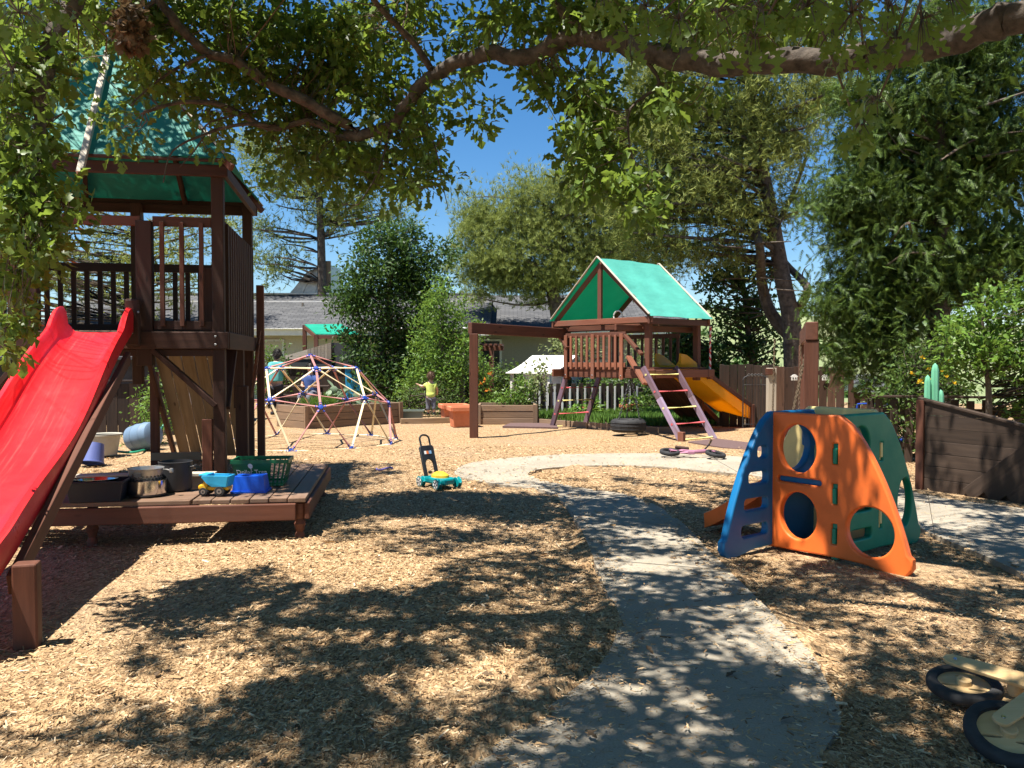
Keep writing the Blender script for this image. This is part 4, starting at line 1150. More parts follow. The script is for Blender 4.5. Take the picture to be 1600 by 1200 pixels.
# ------------------------------------------------------------------ toy mower
def mower():
    p = on_ground(684, 764); t = thing('toy_mower', 'teal toy lawn mower with black push handle and yellow engine', 'toy mower', (p.x, p.y + .1, 0), R(-50))
    MB().slab([(-.17, -.11, .05), (.16, -.11, .05), (.21, -.06, .05), (.21, .06, .05), (.16, .11, .05), (-.17, .11, .05)], (0, 0, .07)).build('deck', 'mower_teal', t, bevel=.02)
    lathe('engine_cover', [(.105, .118), (.10, .145), (.07, .165), (.04, .18), (.001, .183)], 'mower_yellow', t, 20, Matrix.Translation((.03, 0, 0)), sx=1.15, sy=.85)
    for x in (-.15, .165):
        for s in (-1, 1):
            w = MB().cyl((x, s * .105, .065), (x, s * .155, .065), .065, .065, 20).build('wheel', 'mower_teal', t, smooth=True, bevel=.01)
            MB().cyl((x, s * .152, .065), (x, s * .158, .065), .048, .045, 18).build('rim', 'white_plastic', w, smooth=True)
            for k in range(5):
                a = 2 * math.pi * k / 5; MB().bar((x + .012 * math.cos(a), s * .159, .065 + .012 * math.sin(a)), (x + .04 * math.cos(a), s * .159, .065 + .04 * math.sin(a)), .012, .003, (0, 1, 0)).build('spoke_slot', 'black_plastic', w)
    # handle panel: leaning back, opening below, tube loop above
    up = Vector((-.36, 0, 1)).normalized(); ac = Vector((0, 1, 0)); nrm = ac.cross(up)
    M = axes(Vector((-.13, 0, .11)), -ac, up, -nrm)
    outer = [(-.085, 0), (-.085, .12), (-.085, .33), (-.07, .345), (.07, .345), (.085, .33), (.085, .12), (.085, 0), (.058, 0), (.058, .12)] + [(.058 * math.cos(a), .14 + .06 * math.sin(a)) for a in np.linspace(0, math.pi, 10)] + [(-.058, .12), (-.058, 0)]
    curve_plate('handle_panel', [outer], .03, .006, 'black_plastic', t, M)
    loop = [(-.06, .34), (-.062, .42)] + [(.062 * math.cos(a), .43 + .045 * math.sin(a)) for a in np.linspace(math.pi - .3, .3, 8)] + [(.062, .42), (.06, .34)]
    tube('grip', [M @ Vector((a, b, 0)) for a, b in loop], .011, 'black_plastic', t, 8)
    for dx, c, w in ((-.028, 'sticker_blue', .036), (.004, 'sticker_orange', .034), (.034, 'sticker_white', .026)):
        for sd in (1, -1): MB().box((0, 0, 0), (w, .036, .002)).build('sticker', c, t, bevel=.0).data.transform(M @ Matrix.Translation((dx, .27, sd * .0165)))
    lathe('knob', [(.001, -.02), (.02, -.012), (.022, .01), (.001, .02)], 'black_plastic', t, 12, Matrix.Translation((-.06, -.07, .17)))
mower()

# ------------------------------------------------------------------ geodesic dome climber
def dome():
    Rr = 1.48; c = Vector((-3.43, 14.1, 0)); az0 = math.atan2(-1.25, .46)
    t = thing('dome_climber', 'geodesic dome climber of faded red and yellow tubes with blue hubs', 'dome climber', tuple(c), az0)
    ic = [Vector((0, 0, 1))]; la = math.atan(.5)
    for k in range(5): ic.append(Vector((math.cos(la) * math.cos(R(72 * k)), math.cos(la) * math.sin(R(72 * k)), math.sin(la))))
    for k in range(5): ic.append(Vector((math.cos(la) * math.cos(R(72 * k + 36)), math.cos(la) * math.sin(R(72 * k + 36)), -math.sin(la))))
    ic.append(Vector((0, 0, -1)))
    ed = [(i, j) for i in range(12) for j in range(i) if abs((ic[i] - ic[j]).length - 1.0515) < .02]
    V = list(ic); mid = {}
    for i, j in ed: mid[(i, j)] = len(V); V.append(((ic[i] + ic[j]) / 2).normalized())
    E = set()
    for (i, j), m in mid.items(): E.add((i, m, 'strut_red')); E.add((j, m, 'strut_red'))
    ms = list(mid.values())
    for a in range(len(ms)):
        for b in range(a):
            if abs((V[ms[a]] - V[ms[b]]).length - .618) < .02: E.add((ms[a], ms[b], 'strut_yellow'))
    used = set()
    for a, b, m in sorted(E):
        if V[a].z < -.02 or V[b].z < -.02: continue
        p, q = V[a] * Rr, V[b] * Rr; d = (q - p).normalized()
        rod('strut', p + d * .05, q - d * .05, .019, m, t, 10); used |= {a, b}
    for a in sorted(used):
        n = V[a]; p = n * Rr
        mb = MB(); Q = n.to_track_quat('Z', 'Y').to_matrix().to_4x4()
        mb.lathe([(.001, -.022), (.034, -.02), (.04, 0), (.034, .02), (.001, .024)], 12, Matrix.Translation(p) @ Q)
        for e in E:
            if a in e[:2]:
                b = e[0] if e[1] == a else e[1]
                if V[b].z < -.02 or b not in used: continue
                d = (V[b] * Rr - p).normalized(); mb.tube([p + d * .015, p + d * .085], [.026, .024], 8)
        mb.build('hub', 'hub_blue', t, smooth=True)
dome()

# ------------------------------------------------------------------ wooden play set, centre (local x runs along the ridge, y along the gable)
def play_set():
    t = thing('play_set', 'brown wooden play set with green tent roof, yellow slide, ladders and swing beam', 'play set', (2.5, 15.0, 0), R(40))
    zd = 1.24; ze = 2.15; Lx = 1.69; Wy = 2.55; zr = 3.28; ym = Wy / 2
    def pv(u, v, z): return Vector((v, u, z))
    for u in (.15, 2.3):
        for v in (.13, 1.55): box('post', pv(u, v, (ze + 1.0) / 2 + .0), (.10, .12, ze - 1.0), 'redwood', t, bevel=.008)
    # deck frame and boards
    for v in (.06, 1.63): box('deck_beam', pv(1.15, v, zd - .10), (.045, 2.45, .17), 'redwood', t, bevel=.008)
    for u in (-.05, 2.35): box('deck_beam', pv(u, .80, zd - .10), (2.05, .045, .15), 'redwood_light', t, bevel=.008)
    for i in range(16): box('deck_board', pv(.05 + i * .15, .85, zd), (1.52, .14, .03), 'redwood', t, bevel=.003)
    # front baluster panel
    box('panel_rail', pv(1.43, .02, zd + .06), (.035, 1.62, .09), 'redwood_light', t); box('panel_rail', pv(1.43, .04, zd + .64), (.035, 1.62, .09), 'redwood', t)
    for i in range(11):
        u = .69 + i * 1.5 / 10; wide = i in (0, 5, 10)
        box('baluster', pv(u, -.012, zd + (.30 if not wide else .22)), (.03, .085 if wide else .055, .66 if not wide else .86), 'redwood_light', t, bevel=.004)
    for i in range(9):
        u = .7 + i * 1.5 / 8; box('baluster', pv(u, 1.66, zd + .30), (.03, .06, .62), 'redwood', t, bevel=.004)
    box('panel_rail', pv(1.43, 1.62, zd + .64), (.035, 1.62, .09), 'redwood', t)
    for u in (.69, 1.44, 2.19): bolt(pv(u, -.03, zd - .14), (-1, 0, 0), t)
    # roof frame
    for v in (.0, Lx):
        box('gable_board', pv(ym, v, ze - .02), (.045, Wy + .1, .11), 'redwood_light', t, bevel=.006)
        for sg, u0 in ((1, 0.0), (-1, Wy)):
            bar('rafter', pv(u0, v + (.05 if v == 0 else -.05), ze + .02), pv(ym, v + (.05 if v == 0 else -.05), zr - .03), .045, .09, 'redwood', t, up=(0, -sg, 1))
    box('king_post', pv(ym, .02, (zr + ze) / 2 - .02), (.05, .10, zr - ze - .06), 'redwood', t)
    box('ridge_beam', pv(ym, Lx / 2, zr - .09), (Lx - .12, .045, .10), 'redwood', t)
    for u in (.0, Wy): box('eave_beam', pv(u, Lx / 2, ze - .045), (Lx + .1, .05, .11), 'redwood', t)
    box('cross_beam', pv(.30, .55, ze - .17), (2.3, .05, .11), 'redwood', t); box('cross_beam', pv(ym, .12, ze - .14), (.05, Wy - .2, .11), 'redwood', t); box('cross_beam', pv(ym, 1.56, ze - .14), (.05, Wy - .2, .11), 'redwood', t)
    for sg, u0 in ((1, -.03), (-1, Wy + .03)):
        nu = 18; mb = MB(); k = nu + 1
        for side in (0, 1):
            for j in range(k):
                for i in range(k):
                    a, b = i / nu, j / nu
                    p = pv(u0, -.06 + a * (Lx + .12), ze + .0).lerp(pv(ym, -.06 + a * (Lx + .12), zr + .03), b)
                    p += Vector((0, -sg * .7, .7)) * (.055 - .03 * math.sin(math.pi * b) * (.5 + .5 * math.sin(math.pi * a)) + .008 * math.sin(7 * a + 11 * b) + .006 * math.sin(19 * a - 8 * b) - .005 * side)
                    mb.v.append(tuple(p)); mb.g.append(tuple(p))
        for j in range(nu):
            for i in range(nu):
                a = j * k + i; b = a + k * k
                mb.f.append((a, a + 1, a + k + 1, a + k)); mb.f.append((b, b + k, b + k + 1, b + 1))
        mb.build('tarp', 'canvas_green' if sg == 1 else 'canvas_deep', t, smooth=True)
        for v in (-.06, Lx + .06):
            bar('tarp_batten', pv(u0, v, ze + .075), pv(ym, v, zr + .10), .045, .02, 'pale_wood', t, up=(0, -sg, 1))
    # corner braces, striped pole, steering wheel
    bar('brace', pv(.62, -.0, 1.86), pv(.20, .0, 1.50), .05, .09, 'redwood', t, up=(1, 0, 0)); bar('brace', pv(2.15, 0, 1.64), pv(2.52, 0, 2.0), .05, .09, 'redwood', t, up=(1, 0, 0))
    bar('brace', pv(.5, -.02, zd + .22), pv(.02, -.10, zd - .28), .05, .12, 'redwood_light', t, up=(1, 0, 0))
    MB().cyl(pv(0.02, 1.80, zd - .12), pv(0.02, 1.80, ze - .1), .026, None, 12).build('striped_pole', 'stripe_pole', t, smooth=True)
    box('pole_block', pv(.02, 1.80, zd - .13), (.1, .09, .18), 'redwood_light', t)
    tube('steering_wheel', [pv(1.02 + .11 * math.cos(a), .25, ze + .08 + .11 * math.sin(a)) for a in np.linspace(0, 2 * math.pi, 22)], .014, 'white_plastic', t, 8)
    # ladders: splayed legs with coloured rungs
    def ladder(u_top, u_foot, v0, v1, ztop, mat_hi, mat_lo, rungs, split):
        for v in (v0, v1):
            a, b = pv(u_top, v, ztop), pv(u_foot, v, -.03); m = a.lerp(b, split)
            bar('leg', a, m, .05, .11, mat_hi, t, up=(0, 1, 0)); bar('leg', m, b, .052, .112, mat_lo, t, up=(0, 1, 0))
        for k, col in rungs:
            a = pv(u_top, v0 - .03, ztop).lerp(pv(u_foot, v0 - .03, -.03), k); b = pv(u_top, v1 + .03, ztop).lerp(pv(u_foot, v1 + .03, -.03), k)
            rod('rung', a, b, .021, col, t, 10)
    ladder(2.30, 2.78, .15, 1.12, zd - .05, 'purple_wood', 'purple_wood', ((.08, 'rung_yellow'), (.30, 'rung_red'), (.52, 'rung_yellow'), (.75, 'rung_red'), (.97, 'rung_yellow')), .5)
    ladder(-.02, -.92, -.22, .68, zd + .02, 'purple_wood', 'lavender_wood', ((.10, 'rung_yellow'), (.33, 'rung_red'), (.55, 'rung_yellow'), (.76, 'rung_red'), (.96, 'rung_yellow')), .42)
    box('foot_block', pv(-.96, -.30, .07), (.07, .12, .2), 'redwood_light', t)
    # swing beam with its post
    Mi = TINV[t.name]; a = Mi @ Vector((-.76, 14.95, 1.97)); b = pv(2.35, .13, 1.93)
    bar('swing_beam', a, b, .10, .20, 'redwood', t, bevel=.01)
    p = Mi @ Vector((-.69, 14.98, 0)); MB().box((p.x, p.y, .92), (.155, .155, 1.9), R(-40)).build('swing_post', 'redwood', t, bevel=.01)
    # yellow slide along +x with wooden side rails
    yc = .42; hw = .30; N = 26; mb = MB()
    def hz(k):
        return zd + .04 - (zd - .14) * min(1, max(0, (k - .06) / .86)) ** 1.06 - .06 * math.sin(math.pi * k) + (.06 * max(0, (k - .86) / .14) if k > .86 else 0)
    sect = [(-hw, -.03), (-hw - .035, .10), (-hw - .02, .235), (-hw + .015, .24), (-hw + .03, .10), (-hw + .10, .01), (hw - .10, .01), (hw - .03, .10), (hw - .015, .24), (hw + .02, .235), (hw + .035, .10), (hw, -.03)]
    m = len(sect); x0, x1 = 1.0, 3.62
    for i in range(N + 1):
        k = i / N; x = x0 + (x1 - x0) * k
        for s_, b_ in sect: mb.v.append((x, yc + s_, hz(k) + b_)); mb.g.append((x, s_, b_))
    for i in range(N):
        for j in range(m): j2 = (j + 1) % m; mb.f.append((i * m + j, (i + 1) * m + j, (i + 1) * m + j2, i * m + j2))
    mb.f.append(tuple(range(m - 1, -1, -1))); mb.f.append(tuple(N * m + j for j in range(m)))
    sl = mb.build('slide', 'yellow_plastic', t, smooth=True); sl['label'] = 'bright yellow plastic slide'
    for s_ in (-hw - .05, hw + .05): MB().bar((1.75, yc + s_, hz(.29) + .19), (3.42, yc + s_, hz(.925) + .19), .035, .085).build('side_rail', 'redwood', sl, bevel=.006)
    for s_ in (-hw - .06, hw + .06): MB().box((3.30, yc + s_, .22), (.09, .06, .5)).build('slide_post', 'redwood_light', sl, bevel=.006)
    # ramp of planks beside the slide
    for i in range(6):
        y = .86 + i * .145; bar('ramp_plank', (1.60, y, zd - .06), (3.35, y, .03), .135, .03, 'redwood', t, up=(.6, 0, 1))
    for y in (.80, 1.68): bar('ramp_stringer', (1.62, y, zd - .14), (3.35, y, -.04), .045, .11, 'redwood', t)
    for y in (.78, 1.70): box('ramp_post', (2.55, y, .28), (.08, .08, .6), 'redwood', t)
play_set()

def torus(name, R0, r, mat, parent, M, n=36, m=12, sq=1.0, world=False):
    mb = MB()
    for i in range(n):
        a = 2 * math.pi * i / n
        for k in range(m):
            b = 2 * math.pi * k / m; cb, sb = math.cos(b), math.sin(b)
            cb = math.copysign(abs(cb) ** .6, cb); sb = math.copysign(abs(sb) ** .6, sb)
            q = M @ Vector(((R0 + r * cb) * math.cos(a), (R0 + r * cb) * math.sin(a), r * sq * sb)); mb.v.append(tuple(q)); mb.g.append(tuple(q))
    for i in range(n):
        for k in range(m):
            i2, k2 = (i + 1) % n, (k + 1) % m; mb.f.append((i * m + k, i2 * m + k, i2 * m + k2, i * m + k2))
    return mb.build(name, mat, parent, smooth=True, world=world)
def chain_mesh(p0, p1, name, parent, mat='rusty_chain', link=.045, world=True):
    p0, p1 = Vector(p0), Vector(p1); L = (p1 - p0).length; n = int(L / (link * .75)); d, s, t_ = frame_from(p1 - p0); mb = MB()
    for i in range(n):
        c = p0.lerp(p1, (i + .5) / n); a = s if i % 2 else t_
        pts = [c + d * (link * .5 * math.cos(q)) + a * (link * .26 * math.sin(q)) for q in np.linspace(0, 2 * math.pi, 9)]
        mb.tube(pts, .0055, 5, caps=False)
    return mb.build(name, mat, parent, world=world)
def tire_swing():
    c = Vector((2.16, 15.35, .06)); t = thing('tire_swing', 'black tyre swing hanging flat just above the chips', 'tyre swing', tuple(c))
    torus('tyre', .235, .095, 'rubber', t, Matrix.Translation((0, 0, .12)), 40, 14, 1.25)
    for z in (.06, .12, .18): MB().lathe([(.326, z - .006), (.333, z - .004), (.333, z + .004), (.326, z + .006)], 40).build('tread_rib', 'grey_rubber', t, smooth=True)
    for k in range(3):
        a = R(90 + 120 * k); chain_mesh((c.x + .23 * math.cos(a), c.y + .23 * math.sin(a), c.z + .22), (c.x + .06, c.y + .12, 1.1), 'chain', t, 'charcoal', .06)
tire_swing()

def wheel(parent, c, n, R0, r, rim_mat, tyre_mat, disc=False, spokes=0):
    n = Vector(n).normalized(); M = Matrix.Translation(Vector(c)) @ n.to_track_quat('Z', 'Y').to_matrix().to_4x4()
    w = torus('wheel', R0 - r, r, tyre_mat, parent, M, 40, 12)
    if disc:
        ri = R0 - 1.9 * r
        slots = []
        for k in range(3):
            a = R(120 * k + 200); cx, cy = .62 * ri * math.cos(a), .62 * ri * math.sin(a)
            slots.append([(cx + .024 * math.cos(q) * (1.6 if abs(math.cos(q)) > .3 else 1), cy + .009 * math.sin(q)) for q in np.linspace(2 * math.pi, .3, 16)])
        curve_plate('wheel_disc', [ellipse(0, 0, ri + .004, ri + .004, 40)] + slots, .014, .001, rim_mat, w, M)
        MB().lathe([(ri + .001, -.02), (ri + .008, -.02), (ri + .008, .02), (ri + .001, .02)], 36, M).build('rim', 'grey_rubber', w, smooth=True)
        MB().lathe([(.001, -.03), (.028, -.028), (.028, .026), (.024, .03), (.001, .031)], 20, M).build('hub', 'plywood', w, smooth=True)
    else:
        MB().lathe([(R0 - 1.95 * r, -.012), (R0 - 1.7 * r, -.014), (R0 - 1.7 * r, .014), (R0 - 1.95 * r, .012)], 28, M).build('rim', rim_mat, w, smooth=True)
        MB().lathe([(.001, -.03), (.02, -.03), (.02, .03), (.001, .03)], 12, M).build('hub', rim_mat, w, smooth=True)
        mb = MB()
        for k in range(spokes):
            a = 2 * math.pi * k / spokes; mb.cyl(M @ Vector((.015 * math.cos(a), .015 * math.sin(a), 0)), M @ Vector(((R0 - 1.9 * r) * math.cos(a), (R0 - 1.9 * r) * math.sin(a), 0)), .007, .006, 6)
        mb.build('spokes', rim_mat, w)
    return w
def pink_bike():
    p = on_ground(1080, 716); t = thing('balance_bike', 'pink balance bike lying on its side by the path', 'bicycle', (p.x, p.y, 0), R(-9))
    n = (.12, -.45, .88)
    def q(x, y, z=0):     # bike plane: x along, y up of the bike, lying towards the far side
        return Vector((x, y * .85 + z * -.3, .085 + y * .07 + z * .6))
    wheel(t, q(-.30, .0), (.05, -.16, .98), .145, .026, 'charcoal', 'rubber', spokes=5)
    wheel(t, q(.33, -.10), (.18, -.12, .97), .145, .026, 'charcoal', 'rubber', spokes=5)
    tube('frame_tube', [q(-.30, 0, .04), q(-.12, .10), q(.02, .02), q(.2, .12)], .028, 'pink_paint', t, 8)
    tube('frame_tube', [q(-.30, 0, -.04), q(-.05, -.02), q(.2, .12)], .024, 'pink_paint', t, 8)
    tube('seat_post', [q(-.10, .06), q(-.13, .22)], .014, 'pink_paint', t, 8)
    MB().slab([q(-.22, .22, -.03), q(-.02, .20, -.015), q(-.02, .20, .03), q(-.22, .22, .06)], (0, .02, .03)).build('saddle', 'dark_wood', t, bevel=.012)
    tube('fork', [q(.33, -.08, .05), q(.27, .06, .04), q(.22, .20)], .014, 'pink_paint', t, 8)
    tube('handlebar', [q(.16, .3, -.10), q(.2, .27, .0), q(.26, .26, .12), q(.29, .26, .25)], .012, 'charcoal', t, 8)
    tube('grip', [q(.27, .26, .16), q(.295, .26, .28)], .018, 'tan_wood', t, 8)
    MB().box((.0, .0, .0), (.10, .07, .05)).build('crank_box', 'pink_paint', t, bevel=.012).data.transform(Matrix.Translation(q(.0, -.02)))
pink_bike()
def wooden_bike():
    t = thing('wooden_bike', 'plywood balance bike with black tyres lying in the lower right corner', 'bicycle', (1.95, 3.1, 0))
    def L(p): return Vector(p) - Vector((1.95, 3.1, 0))
    c1, c2 = L((1.84, 3.335, .075)), L((1.745, 2.875, .085))
    wheel(t, c1, (-.05, -.13, .99), .140, .022, 'plywood', 'grey_rubber', disc=True)
    wheel(t, c2, (-.10, -.40, .91), .142, .022, 'plywood', 'grey_rubber', disc=True)
    def plank(name, pts, w0, w1, th, nrm, mat='plywood', nb=2):
        a, b = Vector(pts[0]), Vector(pts[1]); d = (b - a).normalized(); n_ = Vector(nrm); n_ = (n_ - d * n_.dot(d)).normalized(); s = n_.cross(d); Lg = (b - a).length
        lp = [(w0 * .5 * math.cos(q), w0 * .5 * math.sin(q)) for q in np.linspace(math.pi / 2, 3 * math.pi / 2, 9)] + [(Lg, -w1 / 2), (Lg, w1 / 2)]
        o = curve_plate(name, [lp], th, .002, mat, t, axes(a, d, s, n_))
        for k in range(nb):
            p = a + d * (Lg * (.02 + .5 * k)) + n_ * (th / 2); MB().cyl(p, p + n_ * .004, .008, .007, 10).build('bolt', 'steel', o, smooth=True)
        return o
    plank('frame_plate', [c1 + Vector((-.02, .055, .085)), c1 + Vector((.40, -.34, .045))], .06, .12, .015, (-.05, -.3, .95))
    plank('frame_plate', [c1 + Vector((.13, -.10, -.02)), c1 + Vector((.48, -.38, .0))], .07, .11, .015, (-.05, -.3, .95), nb=0)
    plank('fork_plate', [c2 + Vector((-.03, -.01, .055)), c2 + Vector((.34, .20, .13))], .055, .075, .014, (-.10, -.40, .91))
    plank('fork_plate', [c2 + Vector((-.0, .03, -.05)), c2 + Vector((.35, .23, .02))], .055, .075, .014, (-.10, -.40, .91), nb=0)
    MB().cyl(c2 + Vector((.29, .14, .10)), c2 + Vector((.40, .24, .11)), .03, .03, 14).build('head_tube', 'plywood', t, smooth=True)
    lathe('spacer', [(.001, -.03), (.026, -.03), (.03, 0), (.026, .03), (.001, .03)], 'plywood', t, 14, Matrix.Translation(c1 + Vector((.15, -.10, .03))))
    tube('handlebar', [c2 + Vector((.36, .05, .06)), c2 + Vector((.40, .22, .12)), c2 + Vector((.44, .40, .20))], .014, 'plywood', t, 8)
    MB().slab([c1 + Vector((.50, -.22, .06)), c1 + Vector((.74, -.32, .08)), c1 + Vector((.72, -.42, .11)), c1 + Vector((.48, -.32, .09))], (0, .0, .04)).build('saddle', 'cloth_dark', t, bevel=.015)
    a = c1 + Vector((.20, -.15, .088)); tube('red_mark', [a + Vector((.022 * math.cos(q), .012 * math.sin(q), .006 + .004 * math.sin(q))) for q in np.linspace(0, 6.2, 18)], .0012, 'red_plastic', t, 5)
wooden_bike()

# ------------------------------------------------------------------ moulded plastic cube climber
def cube_climber():
    S, H, F = .53, 1.0, .53
    t = thing('cube_climber', 'moulded plastic cube climber with orange, blue, green and cream panels', 'climber', (1.945, 6.18, 0), math.atan2(-.8, .6))
    th = .062
    def fin(pts_core, ext, foot=.10):
        """outline: core square with a curved fin swept out to the foot"""
        n = 14; arc = []
        for i in range(n + 1):
            q = i / n; x = S + .03 + (ext + .012 - S - .03) * (q ** .70); z = H * (1 - q) ** .80 * 1.0 if q < 1 else 0
            arc.append((x, max(z, .07)))
        return [(0, 0.02), (0, H - .03), (.03, H)] + arc[0:-1] + [(ext + .012, .10), (ext + .015, .05), (ext - .02, .0), (ext - .09, -.01), (S + .42 * (ext - S), .03), (S, .035)]
    X = (1, 0, 0); Yv = (0, 1, 0); Z = (0, 0, 1)
    # orange: front, local x axis from A
    M = axes((0, 0, 0), X, Z, (0, -1, 0))
    holes = [ellipse(.235, .755, .165, .19, 40, True), ellipse(.245, .27, .165, .185, 40, True), ellipse(.795, .24, .185, .185, 40, True),
             rrect(.055, .490, .445, .560, .034)[::-1]] + [rrect(.502, z - .01, .568, z + .16, .016)[::-1] for z in (.11, .39, .67)]
    curve_plate('orange_panel', [fin(None, 1.06)] + holes, th, .014, 'orange_plastic', t, M)
    for z in (.115, .395, .675): box('locking_tab', (.535, 0, z + .055), (.03, .07, .11), 'teal_plastic', t, bevel=.008)
    box('slot_back', (.25, .012, .525), (.40, .012, .045), 'navy_plastic', t)
    # blue: from D to A, fin past A towards -y
    M = axes((0, S, 0), (0, -1, 0), Z, (-1, 0, 0))
    def ladder_holes(x0, x1a):
        out = []
        for k, (z, xa, xb) in enumerate(((.10, .60, .93), (.29, .60, .90), (.48, .60, .85), (.665, .61, .75))): out.append(rrect(xa, z, xb, z + .115, .045)[::-1])
        return out
    curve_plate('blue_panel', [fin(None, 1.09)] + ladder_holes(0, 0) + [ellipse(.27, .745, .20, .195, 36, True)], th, .014, 'navy_plastic', t, M)
    # green: from B along y, fin past C
    M = axes((S, 0, 0), Yv, Z, (1, 0, 0))
    curve_plate('green_panel', [fin(None, 1.10)] + [ellipse(.26, .80, .13, .14, 36, True), rrect(.12, .10, .43, .2, .04)[::-1], rrect(.12, .3, .43, .4, .04)[::-1], rrect(.502, .65, .568, .81, .016)[::-1], rrect(.502, .15, .568, .35, .016)[::-1], ellipse(.88, .32, .115, .20, 36, True)], th, .014, 'teal_plastic', t, M)
    for z in (.20, .69): box('locking_tab', (S, .535, z + .05), (.07, .03, .11), 'cream_plastic', t, bevel=.008)
    # cream: from C back to D, fin past D
    M = axes((S, S, .02), (-1, 0, 0), Z, (0, 1, 0))
    curve_plate('cream_panel', [fin(None, 1.0)] + [ellipse(.27, .27, .15, .17, 36, True), ellipse(.85, .25, .12, .14, 36, True)], th, .014, 'cream_plastic', t, M)
    box('corner_block', (-.01, S - .02, .86), (.10, .10, .27), 'navy_plastic', t, bevel=.015)
    box('floor_board', (S / 2, S / 2, .50), (S - .07, S - .07, .05), 'navy_plastic', t, bevel=.01)
    # little orange slide running off behind the blue panel
    mb = MB(); N = 12; sect = [(-.17, -.02), (-.18, .10), (-.15, .11), (-.13, .015), (.13, .015), (.15, .11), (.18, .10), (.17, -.02)]; m = len(sect)
    for i in range(N + 1):
        k = i / N; x = -.06 - .66 * k; z = .42 * (1 - k) ** 1.15 + .03
        for s_, b_ in sect: mb.v.append((x, .27 + s_, z + b_)); mb.g.append((x, s_, b_))
    for i in range(N):
        for j in range(m): j2 = (j + 1) % m; mb.f.append((i * m + j, i * m + j2, (i + 1) * m + j2, (i + 1) * m + j))
    mb.f.append(tuple(range(m))); mb.f.append(tuple(N * m + j for j in range(m - 1, -1, -1)))
    mb.build('orange_slide', 'orange_plastic', t, smooth=True)
cube_climber()

# ------------------------------------------------------------------ swing frame at the right, its swing, trolley, cactus, planters
def swing_frame():
    a = Vector((3.27, 9.05, 0)); b = Vector((4.3, 12.2, 0)); d = (b - a).normalized(); ang = math.atan2(d.y, d.x)
    t = thing('timber_swing', 'heavy brown timber swing frame beside the cream climber panel', 'swing frame', tuple(a), ang)
    L = (b - a).length
    for x in (0, L): box('post', (x, 0, .80), (.14, .15, 1.62), 'redwood', t, bevel=.01)
    box('top_beam', (L / 2, 0, 1.71), (L + .16, .13, .20), 'redwood', t, bevel=.01)
    s = thing('chain_swing', 'rusty chain swing with dark strap seat on the timber frame', 'swing', tuple(a + d * 1.8))
    for k in (0, .42):
        p = a + d * (1.35 + k); q = a + d * (1.35 + k) + Vector((-.22, 0, 0)); p.z = 1.6; q.z = .52
        chain_mesh(p, q, 'chain', s)
    p0 = a + d * 1.35 + Vector((-.22, 0, .52)); p1 = a + d * 1.77 + Vector((-.22, 0, .52))
    pts = [p0.lerp(p1, k) + Vector((0, 0, -.11 * math.sin(math.pi * k))) for k in np.linspace(0, 1, 9)]
    mb = MB()
    for i in range(8): mb.bar(pts[i], pts[i + 1], .14, .012)
    mb.build('strap_seat', 'charcoal', s, world=True)
swing_frame()
def strap():
    p = at(1228, 643, 11.5); t = thing('strap_swing', 'blue grey strap swing seat seen above the blue panel', 'swing', (p.x, p.y, p.z), R(20))
    pts = [Vector((x, 0, -.03 * math.sin(math.pi * (x + .22) / .44))) for x in np.linspace(-.22, .22, 7)]; mb = MB()
    for i in range(6): mb.bar(pts[i], pts[i + 1], .14, .02)
    mb.build('seat_strap', 'blue_paint', t)
    for x in (-.22, .22): chain_mesh((x, 0, 0), (x + .02, 0, 1.0), 'chain', t, world=False)
strap()
def trolley():
    p = at(1375, 640, 12.2); t = thing('metal_trolley', 'blue and black wire trolley behind the climber', 'trolley', (p.x, p.y, 0), R(-10))
    def loop(x0, x1, z, y, m): tube('handle_loop', spline([(x0, y, z - .25), (x0, y, z - .04), (x0 + .05, y, z), (x1 - .05, y, z), (x1, y, z - .04), (x1, y, z - .25)], 4), .014, m, t, 8)
    loop(-.32, .10, .745, 0, 'blue_paint'); loop(-.02, .36, .70, .25, 'black_plastic')
    for x in np.linspace(-.30, .32, 12): rod('wire', (x, 0, .22), (x, 0, .56), .006, 'blue_paint', t, 5)
    for z in (.22, .34, .45, .56): rod('wire', (-.32, 0, z), (.34, 0, z), .008, 'blue_paint', t, 6)
    for z in (.22, .56): tube('frame_tube', [(-.32, 0, z), (-.32, .4, z), (.34, .4, z), (.34, 0, z)], .012, 'blue_paint', t, 6)
    MB().box((.02, .2, .2), (.66, .4, .03)).build('tray', 'blue_paint', t, bevel=.005)
    for x in (-.26, .28):
        for y in (.02, .38): wheel(t, (x, y, .08), (0, 1, 0), .08, .018, 'dull_steel', 'rubber', spokes=5); rod('caster_leg', (x, y, .08), (x, y, .22), .01, 'blue_paint', t, 6)
trolley()
def cactus():
    p = at(1460, 640, 9.8); t = thing('cactus_toy', 'tall pale green plastic cactus shape behind the plank wall', 'cactus', (p.x, p.y, 0))
    for dx, h, r in ((.0, 1.36, .042), (-.085, 1.22, .036), (.065, 1.05, .04), (-.03, .84, .03)):
        o = MB(); n = 14; prof = [(.8, 0), (1, .3), (1, .75), (.92, .93), (.6, .98), (.05, 1.0)]
        for q, z in prof:
            for k in range(n):
                a = 2 * math.pi * k / n; rr = r * q * (1.12 if k % 2 else .92); o.v.append((dx + rr * math.cos(a), rr * math.sin(a), z * h)); o.g.append((dx, 0, z * h))
        for i in range(len(prof) - 1):
            for k in range(n): k2 = (k + 1) % n; o.f.append((i * n + k, i * n + k2, (i + 1) * n + k2, (i + 1) * n + k))
        o.build('cactus_arm', 'cactus_green', t, smooth=True)
cactus()
_p = at(1425, 618, 10.6)
